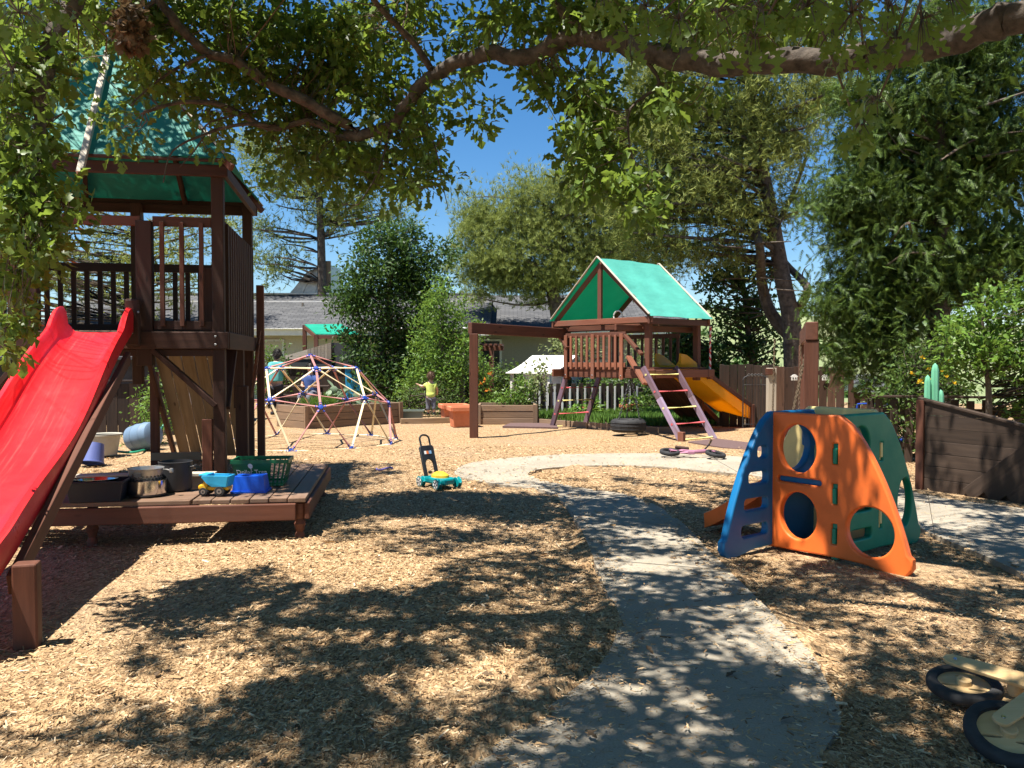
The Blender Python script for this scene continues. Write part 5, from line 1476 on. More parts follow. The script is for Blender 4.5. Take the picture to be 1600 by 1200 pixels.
def square_pot(px, py, w, h, label):
    p = on_ground(px, py); t = thing('square_planter', label, 'planter', (p.x, p.y + w * .45, 0), R(14))
    a, b = w * .40, w * .46; m = MB()
    lo, hi = [(-a, -a), (a, -a), (a, a), (-a, a)], [(-b, -b), (b, -b), (b, b), (-b, b)]; inn = [(x * .9, y * .9) for x, y in hi]
    m.add([(x, y, 0) for x, y in lo] + [(x, y, h) for x, y in hi] + [(x, y, h) for x, y in inn] + [(x * .86, y * .86, .05) for x, y in lo],
        [(3, 2, 1, 0)] + [(i, (i + 1) % 4, 4 + (i + 1) % 4, 4 + i) for i in range(4)] + [(4 + i, 4 + (i + 1) % 4, 8 + (i + 1) % 4, 8 + i) for i in range(4)] + [(8 + i, 8 + (i + 1) % 4, 12 + (i + 1) % 4, 12 + i) for i in range(4)] + [(12, 13, 14, 15)])
    m.build('pot_wall', 'terracotta', t, bevel=.01); r = MB(); c = b + .015
    for q, e in (((-c, -c), (c, -c)), ((c, -c), (c, c)), ((c, c), (-c, c)), ((-c, c), (-c, -c))): r.bar((*q, h - .04), (*e, h - .04), .05, .09)
    r.build('rim', 'terracotta', t, bevel=.008)
    box('soil_fill', (0, 0, h * .55), (a * 1.7, a * 1.7, .04), 'soil', t)
square_pot(708, 661, .60, .40, 'square terracotta planter at the back beside the child')
square_pot(721, 668, .54, .42, 'square terracotta planter in front, beside the swing post')
_p = on_ground(640, 660); _t = thing('trough_planter', 'grey green plastic trough planter at the end of the left raised bed', 'planter', (_p.x, _p.y + .15, 0))
_m = MB(); _lo = [(-.25, -.11), (.25, -.11), (.25, .11), (-.25, .11)]; _hi = [(-.29, -.14), (.29, -.14), (.29, .14), (-.29, .14)]
_m.add([(x, y, 0) for x, y in _lo] + [(x, y, .26) for x, y in _hi], [(3, 2, 1, 0)] + [(i, (i + 1) % 4, 4 + (i + 1) % 4, 4 + i) for i in range(4)]); _m.build('trough', 'tub_green', _t, bevel=.01)
_m = MB()
for q, e in (((-.3, -.15), (.3, -.15)), ((.3, -.15), (.3, .15)), ((.3, .15), (-.3, .15)), ((-.3, .15), (-.3, -.15))): _m.bar((*q, .26), (*e, .26), .03, .03)
_m.build('rim', 'tub_green', _t); box('soil_fill', (0, 0, .2), (.5, .22, .04), 'soil', _t)
for _px, _py, _lb, _r in ((912, 648, 'shallow terracotta bowl on the lawn under the play set', .28), (985, 652, 'round terracotta pot with a small plant on the lawn', .24)):
    p = on_ground(_px, _py); t = thing('round_pot', _lb, 'pot', (p.x, p.y + .2, 0))
    h = .2 if _r > .25 else .3
    lathe('pot_wall', [(.001, 0), (_r * .62, 0), (_r * .96, h * .78), (_r * 1.05, h * .8), (_r * 1.05, h), (_r * .9, h), (_r * .6, .05), (.001, .05)], 'terracotta', t, 24)
    lathe('soil_fill', [(_r * .84, h * .8), (.001, h * .84)], 'soil', t, 18)

def raised_bed(label, p0, p1, depth, h, rows):
    p0, p1 = Vector(p0), Vector(p1); p0.z = p1.z = 0; d = (p1 - p0).normalized(); L = (p1 - p0).length
    t = thing('raised_bed', label, 'raised bed', tuple(p0), math.atan2(d.y, d.x)); bh = h / rows
    for y in (0, depth):
        for k in range(rows): box('board', (L / 2, y + random.uniform(-.006, .006), bh * (k + .5)), (L, .05, bh - .008), 'bed_wood', t, bevel=.006)
    for x in (.025, L - .025):
        for k in range(rows): box('board', (x, depth / 2, bh * (k + .5)), (.05, depth - .06, bh - .008), 'bed_wood', t, bevel=.006)
        box('corner_post', (x, -.04, h / 2), (.10, .05, h + .02), 'bed_wood', t)
    box('soil_fill', (L / 2, depth / 2, h - .09), (L - .1, depth - .08, .08), 'soil', t, bevel=0)
    return t
raised_bed('wooden raised bed with kale and herbs behind the dome climber', on_ground(476, 671), on_ground(626, 661), 1.1, .46, 3)
raised_bed('wooden raised bed right of the swing post with climbing plants', on_ground(746, 663), on_ground(838, 663), 1.0, .42, 3)
_t = thing('edging_board', 'low timber edging board at the feet of the child', 'edging', tuple(on_ground(665, 663))); _a, _b = on_ground(626, 663), on_ground(712, 661); _a.z = _b.z = .06
bar('board', _a, _b, .09, .13, 'tan_wood', _t, world=True)
for _k in (0, 1): bar('step_board', _a + Vector((.5 + _k * .02, .25 + _k * .2, -.01)), _b + Vector((-.1, .25 + _k * .2, -.01)), .17, .05, 'bed_wood', _t, world=True)

def picket():
    a, b = Vector((*g2(843, 20.8), 0)), Vector((*g2(1003, 21.4), 0)); d = (b - a).normalized(); L = (b - a).length
    t = thing('picket_fence', 'dark picket fence with thin white pickets in front of the playhouse', 'fence', tuple(a), math.atan2(d.y, d.x))
    n = int(L / .20)
    for i in range(n):
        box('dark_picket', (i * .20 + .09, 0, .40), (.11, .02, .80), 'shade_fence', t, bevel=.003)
        box('white_picket', (i * .20 + .19, -.03, .36), (.045, .02, .72), 'white_wood', t, bevel=.003)
    for z in (.2, .62): box('rail', (L / 2, .04, z), (L, .04, .08), 'shade_fence', t)
    box('end_post', (-.04, -.02, .42), (.09, .09, .86), 'white_wood', t)
picket()
def playhouse():
    p = at(866, 640, 23.0); t = thing('playhouse', 'small white playhouse with sloping porch roof behind the picket fence', 'playhouse', (p.x, p.y, 0), R(-40))
    Lh = .66; zr, ze = 1.50, 1.02
    MB().slab([(-Lh, -.55, 0), (-Lh, .75, 0), (-Lh, .75, 1.06), (-Lh, 0, 1.45), (-Lh, -.55, 1.20)], (2 * Lh, 0, 0)).build('wall', 'playhouse_wall', t)
    def prof(q): return Vector((0, -1.15 * q, zr - (zr - ze) * q + .05 * math.sin(math.pi * q) * -1))
    n = 8
    for i in range(n):
        a, b = prof(i / n), prof((i + 1) / n + .02); u = Vector((0, 0, .012 * (1)))
        MB().slab([Vector((-Lh - .12, b.y, b.z + .012)), Vector((Lh + .12, b.y, b.z + .012)), Vector((Lh + .12, a.y, a.z)), Vector((-Lh - .12, a.y, a.z))], (0, 0, .022)).build('roof_course', 'white_wood', t)
    for i in range(5):
        a, b = i / 5, (i + 1) / 5 + .02
        MB().slab([Vector((Lh + .12, .85 * b, zr - .5 * b + .012)), Vector((-Lh - .12, .85 * b, zr - .5 * b + .012)), Vector((-Lh - .12, .85 * a, zr - .5 * a)), Vector((Lh + .12, .85 * a, zr - .5 * a))], (0, 0, .022)).build('roof_course', 'white_wood', t)
    for x in (-Lh + .02, 0, Lh - .02): box('porch_post', (x, -1.06, .51), (.08, .08, 1.02), 'white_wood', t)
    for y in (-.56, .1, .76): box('corner_trim', (Lh + .012, y, .58 if y else .7), (.03, .09, 1.14 if y < .5 else 1.04), 'trim_white', t)
    for y in (-.24, .44):
        f = box('window', (Lh + .012, y, .74), (.04, .28, .40), 'trim_white', t); box('pane', (Lh + .03, y, .74), (.02, .21, .33), 'window_dark', f)
    f = box('door', (-.1, -.56, .48), (.46, .03, .94), 'trim_white', t); box('pane', (-.1, -.58, .66), (.26, .02, .3), 'window_dark', f)
    box('porch_floor', (0, -.85, .04), (2 * Lh, .58, .08), 'white_wood', t)
playhouse()
def arbour():
    p = at(768, 640, 21.8); t = thing('arbour', 'brown timber post arbour with slatted top by the raised bed', 'arbour', (p.x, p.y, 0), R(-6))
    box('post', (0, 0, .85), (.12, .12, 1.72), 'redwood', t); box('cross_beam', (0, 0, 1.70), (.62, .07, .12), 'redwood', t); box('cross_beam', (0, .16, 1.70), (.62, .07, .12), 'redwood', t)
    for i in range(5): box('slat', (-.26 + .13 * i, .06, 1.79), (.07, .46, .05), 'redwood', t)
arbour()
def canopy():
    t = thing('shade_canopy', 'small play structure under a bright green canopy before the beige house', 'canopy', (-5.6, 26.6, 0))
    a, b, c, d = at(476, 508, 27.6), at(533, 507.5, 27.6), at(561, 523, 26.2), at(494, 523, 26.2)
    MB().slab([a, d, c, b], (0, 0, .03)).build('canopy_sheet', 'canvas_deep', t, world=True)
    for q in (a, b, c, d): MB().box((q.x, q.y, q.z / 2), (.12, .12, q.z)).build('post', 'redwood', t, world=True)
    for q, e in ((a, d), (d, c), (c, b), (a, b)): MB().bar(q - Vector((0, 0, .07)), e - Vector((0, 0, .07)), .06, .12).build('beam', 'redwood', t, world=True)
    MB().bar(Vector((d.x, d.y, 1.75)), Vector((c.x, c.y, 1.75)), .06, .08).build('beam', 'redwood', t, world=True)
    MB().box(((a.x + c.x) / 2, (a.y + c.y) / 2, 1.15), (1.5, 1.2, .08)).build('platform', 'redwood', t, world=True)
canopy()
def small_shed():
    t = thing('garden_shed', 'low dark garden shed with pale sloping roof edge behind the dome', 'shed', (-6.3, 25.9, 0))
    y = 25.5; a, b, c, d = at(446, 561, y), at(518, 561, y), at(518, 535, y), at(446, 556, y)
    MB().slab([(a.x, y, 0), (b.x, y, 0), b, a], (0, .9, 0)).build('wall', 'dark_wall', t, world=True)
    MB().slab([a + Vector((0, -.02, 0)), a.lerp(b, .48) + Vector((0, -.02, 0)), d.lerp(c, .48) + Vector((0, -.02, 0)), d + Vector((0, -.02, 0))], (0, .9, 0)).build('gable_panel', 'pale_wood', t, world=True)
    n = 7
    for i in range(n):
        q0, q1 = .48 + .52 * i / n, .48 + .52 * (i + 1) / n - .006
        MB().slab([a.lerp(b, q0) + Vector((0, -.03, 0)), a.lerp(b, q1) + Vector((0, -.03, 0)), d.lerp(c, q1) + Vector((0, -.03, 0)), d.lerp(c, q0) + Vector((0, -.03, 0))], (0, .9, 0)).build('gable_board', 'grey_wood', t, world=True)
    MB().box(((b.x + .55), y + .3, .95), (.95, .5, 1.95)).build('end_wall', 'dark_wall', t, world=True)
small_shed()
_p = at(556, 575, 24.0); _t = thing('blue_bin', 'bright blue plastic bin with lid in the shade under the dark tree', 'bin', (_p.x, _p.y, 0))
MB().slab([(-.24, -.2, .05), (.24, -.2, .05), (.27, -.24, 1.15), (-.27, -.24, 1.15)], (0, .46, 0)).build('tub', 'bin_cyan', _t, bevel=.02); MB().box((0, 0, 1.19), (.6, .54, .07)).build('lid', 'bin_cyan', _t, bevel=.02)
for _s in (-1, 1): MB().cyl((_s * .2, .24, .08), (_s * .25, .24, .08), .08, None, 12).build('wheel', 'rubber', _t)
def picnic():
    p = at(470, 640, 22.3); t = thing('picnic_bench', 'dark wooden picnic table in the shade behind the dome', 'table', (p.x, p.y, 0), R(10))
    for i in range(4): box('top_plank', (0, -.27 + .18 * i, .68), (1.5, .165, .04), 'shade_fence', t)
    for s in (-1, 1):
        box('seat_plank', (0, s * .68, .42), (1.5, .22, .04), 'shade_fence', t)
        for x in (-.55, .55): bar('leg', (x, s * .2, .66), (x, s * .62, 0), .05, .09, 'shade_fence', t)
    for x in (-.55, .55): box('cross_brace', (x, 0, .40), (.05, 1.4, .09), 'shade_fence', t)
picnic()

# ------------------------------------------------------------------ people
def skin(name, joints, edges, mat, parent, sub=2):
    """continuous body: joints = [(pos, rx, ry)], root first"""
    me = bpy.data.meshes.new(name); me.from_pydata([tuple(j[0]) for j in joints], edges, [])
    o = bpy.data.objects.new(name, me); COL.objects.link(o); o.parent = parent
    m = o.modifiers.new('skin', 'SKIN'); m.use_smooth_shade = True
    if not me.skin_vertices:
        bpy.context.view_layer.objects.active = o
        bpy.ops.mesh.customdata_skin_add()
    for v, j in zip(me.skin_vertices[0].data, joints): v.radius = (j[1], j[2]); v.use_root = False
    me.skin_vertices[0].data[0].use_root = True
    s = o.modifiers.new('sub', 'SUBSURF'); s.levels = sub; s.render_levels = sub
    me.materials.append(MATS[mat]); return o
def head(parent, c, r, hair, yaw, long=False, hairmat='hair_brown'):
    """face features and hair on the body mesh's head; yaw 0 looks to +y (away from the camera)"""
    c = Vector(c); M = Matrix.Translation(c) @ Matrix.Rotation(yaw, 4, 'Z')
    P = [(.001, -1.05), (.45, -.95), (.78, -.6), (.93, -.1), (.92, .35), (.72, .75), (.4, .97), (.001, 1.05)]
    o = MB().lathe([(a * r, b * r * 1.18) for a, b in P], 20, M, .9, 1.0).build('head', 'skin', parent, smooth=True)
    for s in (-1, 1):
        MB().lathe([(.001, -.1 * r), (.1 * r, 0), (.001, .1 * r)], 8, M @ Matrix.Translation((s * .34 * r, .86 * r, .08 * r))).build('eye', 'cloth_dark', o, smooth=True)
        MB().lathe([(.001, -.26 * r), (.14 * r, -.1 * r), (.16 * r, .12 * r), (.001, .26 * r)], 10, M @ Matrix.Translation((s * .84 * r, 0, -.02 * r)), .6, 1).build('ear', 'skin', o, smooth=True)
    MB().bar((0, .86 * r, .1 * r), (0, 1.05 * r, -.2 * r), .16 * r, .16 * r).build('nose', 'skin', o, bevel=.003).data.transform(M)
    MB().box((0, .84 * r, -.48 * r), (.42 * r, .1 * r, .09 * r)).build('mouth', 'rung_red', o).data.transform(M)
    hb = MB(); n, m = 22, 12
    lo = -1.0 if long else -.8
    for j in range(m + 1):
        ph = (math.pi / 2) * (1 - j / m) + (j / m) * 0; z = math.sin(ph)
        for i in range(n):
            a = 2 * math.pi * i / n; back = .5 - .5 * math.sin(a)          # 1 at the back of the head
            zz = z if j < m else 0
            zend = .38 * (1 - back) + lo * back; z2 = 1.16 * (zend + (1 - zend) * math.sin(ph))
            rr = 1.06 * math.sqrt(max(0.0, 1 - (max(z2, -.3) / 1.3) ** 2)) + random.uniform(-.03, .05)
            hb.v.append((rr * r * .93 * math.cos(a), rr * r * math.sin(a), z2 * r * 1.12))
    hb.g = list(hb.v)
    for j in range(m):
        for i in range(n): i2 = (i + 1) % n; hb.f.append((j * n + i, (j + 1) * n + i, (j + 1) * n + i2, j * n + i2))
    h = hb.build('hair', hairmat, parent, smooth=True); h.data.transform(M)
    # a few locks to break the outline
    pts = []; 
    K = 420; a = RNG.uniform(0, 6.28, K); e = RNG.uniform(-.15, 1.4, K); sel = (np.sin(a) < .55) | (e > .6); a, e = a[sel], e[sel]; K = len(a)
    d = np.stack([np.cos(e) * np.cos(a) * .93, np.cos(e) * np.sin(a), np.sin(e) * 1.18], 1)
    fr = rand_frames(K, d * 1.2 + np.array([0, 0, -.9]), .35); v, f = scatter(d * r * 1.03, fr, RNG.uniform(.3, .62, K) * r, QUAD_V * np.array([1, .35, 1]), QUAD_F)
    Mn = np.array(M); v = v @ Mn[:3, :3].T + Mn[:3, 3]
    np_mesh('hair_locks', v, f, hairmat, h)
def hand(parent, w, d, r, up=(0, 0, 1)):
    """small curled hand: palm and five fingers from the wrist w along d"""
    w, d = Vector(w), Vector(d).normalized(); d, s, t = frame_from(d, up); mb = MB()
    mb.bar(w - d * r * .3, w + d * r * 2.0, r * 1.9, r * .9, up)
    for k, L in enumerate((1.5, 1.8, 1.7, 1.3)):
        b = w + d * r * 1.9 + s * (r * (-.72 + .48 * k)); mb.tube([b, b + d * r * L * .55, b + d * r * L * .9 - t * r * .5], [r * .24, r * .22, r * .17], 6)
    b = w + d * r * .5 - s * r * .85; mb.tube([b, b + d * r * .7 - s * r * .6, b + d * r * 1.3 - s * r * .6 - t * r * .3], [r * .28, r * .25, r * .2], 6)
    return mb.build('hand', 'skin', parent, smooth=True)

def child():
    p = on_ground(672, 655); t = thing('person', 'small child in lime shirt and grey trousers, seen from behind, arm reaching out', 'person', (p.x, p.y + .2, .10), R(6))
    J = [((0, 0, .46), .085, .07), ((0, 0, .60), .085, .065), ((0, .0, .72), .075, .055), ((0, 0, .785), .038, .038), ((0, .01, .86), .045, .045),
         ((-.10, 0, .715), .042, .042), ((-.20, .05, .66), .032, .032), ((-.285, .10, .70), .022, .022),
         ((.10, 0, .71), .042, .042), ((.155, .02, .59), .032, .032), ((.15, .11, .50), .022, .022),
         ((-.055, 0, .41), .062, .062), ((-.06, .01, .24), .042, .042), ((-.06, -.01, .07), .030, .030), ((-.065, .05, .03), .028, .026),
         ((.055, 0, .41), .062, .062), ((.065, -.02, .24), .042, .042), ((.07, -.05, .08), .030, .030), ((.075, .0, .03), .028, .026)]
    E = [(0, 1), (1, 2), (2, 3), (3, 4), (2, 5), (5, 6), (6, 7), (2, 8), (8, 9), (9, 10), (0, 11), (11, 12), (12, 13), (13, 14), (0, 15), (15, 16), (16, 17), (17, 18)]
    skin('body', J, E, 'skin', t)
    S = [((0, 0, .60), .118, .094), ((0, 0, .385), .118, .10), ((0, .0, .70), .108, .078), ((0, 0, .755), .06, .055), ((-.10, 0, .712), .06, .06), ((-.175, .035, .672), .05, .05), ((.10, 0, .708), .06, .06), ((.142, .012, .625), .05, .05)]
    skin('shirt', S, [(0, 1), (0, 2), (2, 3), (2, 4), (4, 5), (2, 6), (6, 7)], 'shirt_lime', t)
    Q = [((0, 0, .46), .105, .09), ((-.058, 0, .37), .082, .08), ((-.062, .01, .24), .062, .062), ((-.062, -.01, .09), .050, .05), ((.058, 0, .37), .082, .08), ((.066, -.02, .24), .062, .062), ((.072, -.05, .10), .050, .05)]
    skin('trousers', Q, [(0, 1), (1, 2), (2, 3), (0, 4), (4, 5), (5, 6)], 'pants_grey', t)
    head(t, (0, .015, .905), .085, 'short', R(8)); hand(t, (-.29, .105, .705), (-.6, .3, .35), .022); hand(t, (.15, .12, .495), (0, .8, -.4), .022)
    for x, y in ((-.065, .03), (.075, -.02)): MB().box((x, y + .03, .03), (.065, .16, .06)).build('shoe', 'cloth_dark', t, bevel=.02)
child()
def woman():
    p = at(432, 640, 21.0); t = thing('person', 'adult in teal t-shirt and dark trousers standing in shade behind the dome', 'person', (p.x, p.y, 0), R(-20))
    J = [((0, 0, .88), .13, .11), ((0, .0, 1.08), .12, .10), ((0, .02, 1.27), .12, .09), ((0, .03, 1.37), .05, .05), ((0, .05, 1.45), .06, .06),
         ((-.17, .02, 1.28), .055, .055), ((-.24, .03, 1.05), .042, .042), ((-.20, .2, .92), .03, .03), ((.17, .02, 1.28), .055, .055), ((.24, .03, 1.05), .042, .042), ((.2, .2, .93), .03, .03),
         ((-.09, 0, .78), .09, .09), ((-.10, .02, .44), .06, .06), ((-.10, -.02, .08), .042, .042), ((-.10, .1, .04), .04, .035), ((.09, 0, .78), .09, .09), ((.10, .02, .44), .06, .06), ((.10, -.02, .08), .042, .042), ((.10, .1, .04), .04, .035)]
    E = [(0, 1), (1, 2), (2, 3), (3, 4), (2, 5), (5, 6), (6, 7), (2, 8), (8, 9), (9, 10), (0, 11), (11, 12), (12, 13), (13, 14), (0, 15), (15, 16), (16, 17), (17, 18)]
    skin('body', J, E, 'skin', t)
    skin('shirt', [((0, 0, 1.05), .19, .15), ((0, 0, .84), .19, .155), ((0, .02, 1.27), .17, .12), ((0, .03, 1.34), .08, .08), ((-.17, .02, 1.275), .085, .085), ((-.225, .03, 1.12), .078, .078), ((.17, .02, 1.275), .085, .085), ((.225, .03, 1.12), .078, .078)], [(0, 1), (0, 2), (2, 3), (2, 4), (4, 5), (2, 6), (6, 7)], 'shirt_teal', t)
    skin('trousers', [((0, 0, .85), .16, .14), ((-.095, 0, .72), .115, .11), ((-.10, .02, .44), .085, .085), ((-.10, -.02, .12), .065, .065), ((.095, 0, .72), .115, .11), ((.10, .02, .44), .085, .085), ((.10, -.02, .12), .065, .065)], [(0, 1), (1, 2), (2, 3), (0, 4), (4, 5), (5, 6)], 'cloth_dark', t)
    head(t, (0, .06, 1.53), .10, 'long', R(10), True, 'hair_dark'); hand(t, (-.2, .21, .915), (0, .8, -.3), .03); hand(t, (.2, .21, .925), (0, .8, -.3), .03)
    for x in (-.1, .1): MB().box((x, .06, .04), (.09, .26, .08)).build('shoe', 'cloth_dark', t, bevel=.02)
woman()
def sitter():
    p = at(487, 640, 21.6); t = thing('person', 'person in blue shirt sitting at the shaded picnic table behind the dome', 'person', (p.x, p.y, 0), R(170))
    J = [((0, 0, .52), .13, .11), ((0, .0, .74), .12, .1), ((0, .02, .93), .12, .09), ((0, .03, 1.03), .05, .05), ((0, .04, 1.10), .06, .06),
         ((-.17, .02, .94), .055, .055), ((-.23, .08, .72), .042, .042), ((-.12, .28, .72), .03, .03), ((.17, .02, .94), .055, .055), ((.23, .08, .72), .042, .042), ((.12, .28, .72), .03, .03),
         ((-.1, .08, .5), .09, .09), ((-.12, .45, .48), .06, .06), ((-.12, .42, .08), .042, .042), ((-.12, .52, .04), .04, .035), ((.1, .08, .5), .09, .09), ((.12, .45, .48), .06, .06), ((.12, .42, .08), .042, .042), ((.12, .52, .04), .04, .035)]
    E = [(0, 1), (1, 2), (2, 3), (3, 4), (2, 5), (5, 6), (6, 7), (2, 8), (8, 9), (9, 10), (0, 11), (11, 12), (12, 13), (13, 14), (0, 15), (15, 16), (16, 17), (17, 18)]
    skin('body', J, E, 'skin', t)
    skin('shirt', [((0, 0, .72), .18, .15), ((0, 0, .54), .18, .15), ((0, .02, .93), .17, .12), ((0, .03, 1.0), .08, .08), ((-.17, .02, .935), .085, .085), ((-.215, .06, .79), .075, .075), ((.17, .02, .935), .085, .085), ((.215, .06, .79), .075, .075)], [(0, 1), (0, 2), (2, 3), (2, 4), (4, 5), (2, 6), (6, 7)], 'shirt_blue', t)
    skin('trousers', [((0, 0, .50), .15, .13), ((-.1, .1, .5), .11, .11), ((-.12, .45, .48), .085, .085), ((-.12, .42, .13), .065, .065), ((.1, .1, .5), .11, .11), ((.12, .45, .48), .085, .085), ((.12, .42, .13), .065, .065)], [(0, 1), (1, 2), (2, 3), (0, 4), (4, 5), (5, 6)], 'pants_grey', t)
    head(t, (0, .05, 1.18), .10, 'long', 0, True, 'hair_dark'); hand(t, (-.12, .28, .72), (.5, .8, 0), .03); hand(t, (.12, .28, .72), (-.5, .8, 0), .03)
    for x in (-.12, .12): MB().box((x, .48, .04), (.09, .26, .08)).build('shoe', 'cloth_dark', t, bevel=.02)
sitter()

# ------------------------------------------------------------------ trees and plants
def limb_tubes(mb, p0, p1, r0, r1, bend=.12, n=6, k=5):
    p0, p1 = Vector(p0), Vector(p1); L = (p1 - p0).length; off = Vector((random.gauss(0, 1), random.gauss(0, 1), random.gauss(0, .6))) * L * bend
    pts = [p0.lerp(p1, i / k) + off * math.sin(math.pi * i / k) for i in range(k + 1)]
    mb.tube(pts, [r0 + (r1 - r0) * i / k for i in range(k + 1)], n, caps=False)
    return pts
def crown_tree(name, label, base, trunk_pts, r0, clumps, leaf, mat, size, per, spread, cat='tree', bark='bark', group=None, dirs=None, dspread=1.0, limbs=True, limb_r=.035, extra=None, flat=(1, 1, .8)):
    """trunk polyline (world), clumps: (K,3) centres; leaves gaussian round each"""
    base = Vector(base); t = thing(name, label, cat, tuple(base), 0, group)
    mb = MB(); tp = spline(trunk_pts, 5); m = len(tp)
    mb.tube(tp, [r0 * (1.25 if i == 0 else 1) * (1 - .72 * i / m) for i in range(m)], 10)
    cl = np.asarray(clumps, float); ta = np.array([tuple(q) for q in tp])
    if limbs:
        for c in cl[:: max(1, len(cl) // 90)]:
            d = np.linalg.norm(ta - c, axis=1) + np.maximum(0, ta[:, 2] - c[2] + .2) * 1.5; i = int(d.argmin()); q = Vector(c)
            limb_tubes(mb, tp[i], q, limb_r * (1.2 - .6 * i / m), limb_r * .25, .10, 5, 4)
    mb.build('trunk', bark, t, world=True, smooth=True)
    K = len(cl); ns = np.maximum(4, RNG.poisson(per, K)); idx = np.repeat(np.arange(K), ns); n = len(idx)
    sp = (spread * RNG.uniform(.6, 1.3, K))[idx]
    pos = cl[idx] + RNG.normal(size=(n, 3)) * sp[:, None] * np.array(flat)
    dv = None
    if dirs is not None: dv = np.tile(np.array(dirs, float), (n, 1))
    elif dirs is None: dv = (pos - cl[idx]) / (sp[:, None] + 1e-6) * .6
    v, f = scatter(pos, ruffle(rand_frames(n, dv, dspread)) if leaf[0] is LEAF_V or leaf[0] is OAKS_V else rand_frames(n, dv, dspread), RNG.uniform(*size, n), *leaf)
    np_mesh('crown', v, f, mat, t, world=True)
    return t
def blob(c, r, n, shell=.55, zsq=1.0):
    d = RNG.normal(size=(n, 3)); d /= np.linalg.norm(d, axis=1, keepdims=True)
    q = RNG.uniform(shell, 1.0, n) * (1 + .18 * np.sin(d[:, 0] * 5 + d[:, 2] * 4))
    return np.array(c) + d * q[:, None] * np.array(r)
A3 = lambda px, py, Y: np.array(tuple(at(px, py, Y)))
def blobs(lst, Y, n, jit=.8, shell=.4):
    """list of (px, py, rx_px, ry_px) crown lobes at depth Y"""
    out = []; tot = sum(b[2] * b[3] for b in lst)
    for px, py, rx, ry in lst:
        k = max(3, int(n * rx * ry / tot)); s = Y / FPX
        out.append(blob(A3(px, py, Y), (rx * s, max(rx, ry) * s * jit, ry * s), k, shell))
    return np.concatenate(out)
TUFT = needle_tuft(10, .065, 1.0, 3); TUFT2 = needle_tuft(8, .08, .8, 5); SPRAY = cedar_spray()
G = lambda px, Y: Vector((at(px, 600, Y).x, Y, 0))

# dense pine in the middle distance
Yp = 31.0; b_ = G(880, Yp)
crown_tree('pine_tree', 'dense rounded pine rising over the roof left of the play set', b_, [b_, at(872, 500, Yp), at(862, 440, Yp), at(880, 380, Yp), at(850, 320, Yp)], .34,
    blobs([(760, 400, 58, 75), (740, 350, 35, 45), (800, 335, 55, 50), (860, 320, 60, 55), (920, 350, 60, 75), (830, 400, 60, 70), (900, 420, 70, 45), (960, 400, 50, 60), (770, 440, 50, 35), (985, 350, 40, 60), (840, 450, 55, 25), (805, 290, 30, 18), (880, 285, 26, 14), (1010, 310, 36, 50), (1040, 380, 36, 40), (1010, 425, 40, 26), (940, 300, 40, 30)], Yp, 720, .8, .35),
    TUFT, 'pine', (.18, .30), 34, .30, dirs=(0, 0, 1.1), dspread=.75, limb_r=.06, group='pines behind the playground')
# tall open pine with leaning trunk, right of centre
Yt = 19.5; b_ = G(1243, Yt)
crown_tree('pine_tree', 'tall open pine with leaning dark trunk behind the brown fence', b_, [b_, at(1240, 560, Yt), at(1236, 500, Yt), at(1222, 430, Yt), at(1208, 350, Yt), at(1195, 280, Yt), at(1180, 210, Yt), at(1170, 130, Yt), at(1150, 20, Yt)], .25,
    blobs([(1180, 150, 80, 50), (1100, 170, 70, 45), (1020, 190, 65, 50), (960, 230, 50, 55), (1050, 250, 80, 45), (1150, 260, 80, 45), (1230, 230, 50, 60), (1250, 320, 30, 35), (1130, 330, 60, 40), (1060, 320, 60, 40), (990, 310, 50, 40), (1180, 340, 40, 30), (1270, 150, 60, 70), (1100, 60, 120, 60), (1240, 50, 90, 60), (1020, 120, 60, 50), (1110, 390, 45, 22), (1040, 200, 60, 50), (960, 290, 50, 40), (1080, 290, 70, 40), (1000, 360, 50, 34), (1060, 400, 50, 26), (1180, 200, 60, 50), (1150, 400, 34, 24), (930, 200, 40, 50)], Yt, 1050, 1.2, .2),
    TUFT2, 'pine_yellow', (.13, .22), 30, .26, dirs=(0, 0, .5), dspread=.9, limb_r=.075, group='pines behind the playground')
def pine_fork():
    t = [o for o in bpy.data.objects if o.name == 'pine_tree.001'][0]; mb = MB()
    for pts, r in (([(1240, 530), (1205, 490), (1190, 440), (1186, 380), (1160, 300), (1110, 230)], .17), ([(1234, 495), (1262, 455), (1235, 420), (1190, 375), (1120, 350), (1040, 345)], .11), ([(1212, 380), (1160, 360), (1090, 380), (1040, 395)], .07), ([(1210, 360), (1240, 300), (1265, 230)], .08), ([(1195, 290), (1120, 260), (1020, 270), (950, 290)], .07), ([(1190, 260), (1100, 200), (1000, 200)], .06), ([(1200, 330), (1130, 310), (1050, 310), (985, 330)], .06)):
        sp = spline([at(a, c, Yt + random.uniform(-.6, .6)) for a, c in pts], 4); mb.tube(sp, [r * (1 - .75 * i / len(sp)) for i in range(len(sp))], 8)
        for q in sp[4::2]:
            for _ in range(3): limb_tubes(mb, q, q + Vector((random.uniform(-1.3, .6), random.uniform(-.9, .9), random.uniform(-.2, .9))), r * .2, .006, .1, 4, 3)
    mb.build('limbs', 'bark', t, world=True, smooth=True)
pine_fork()
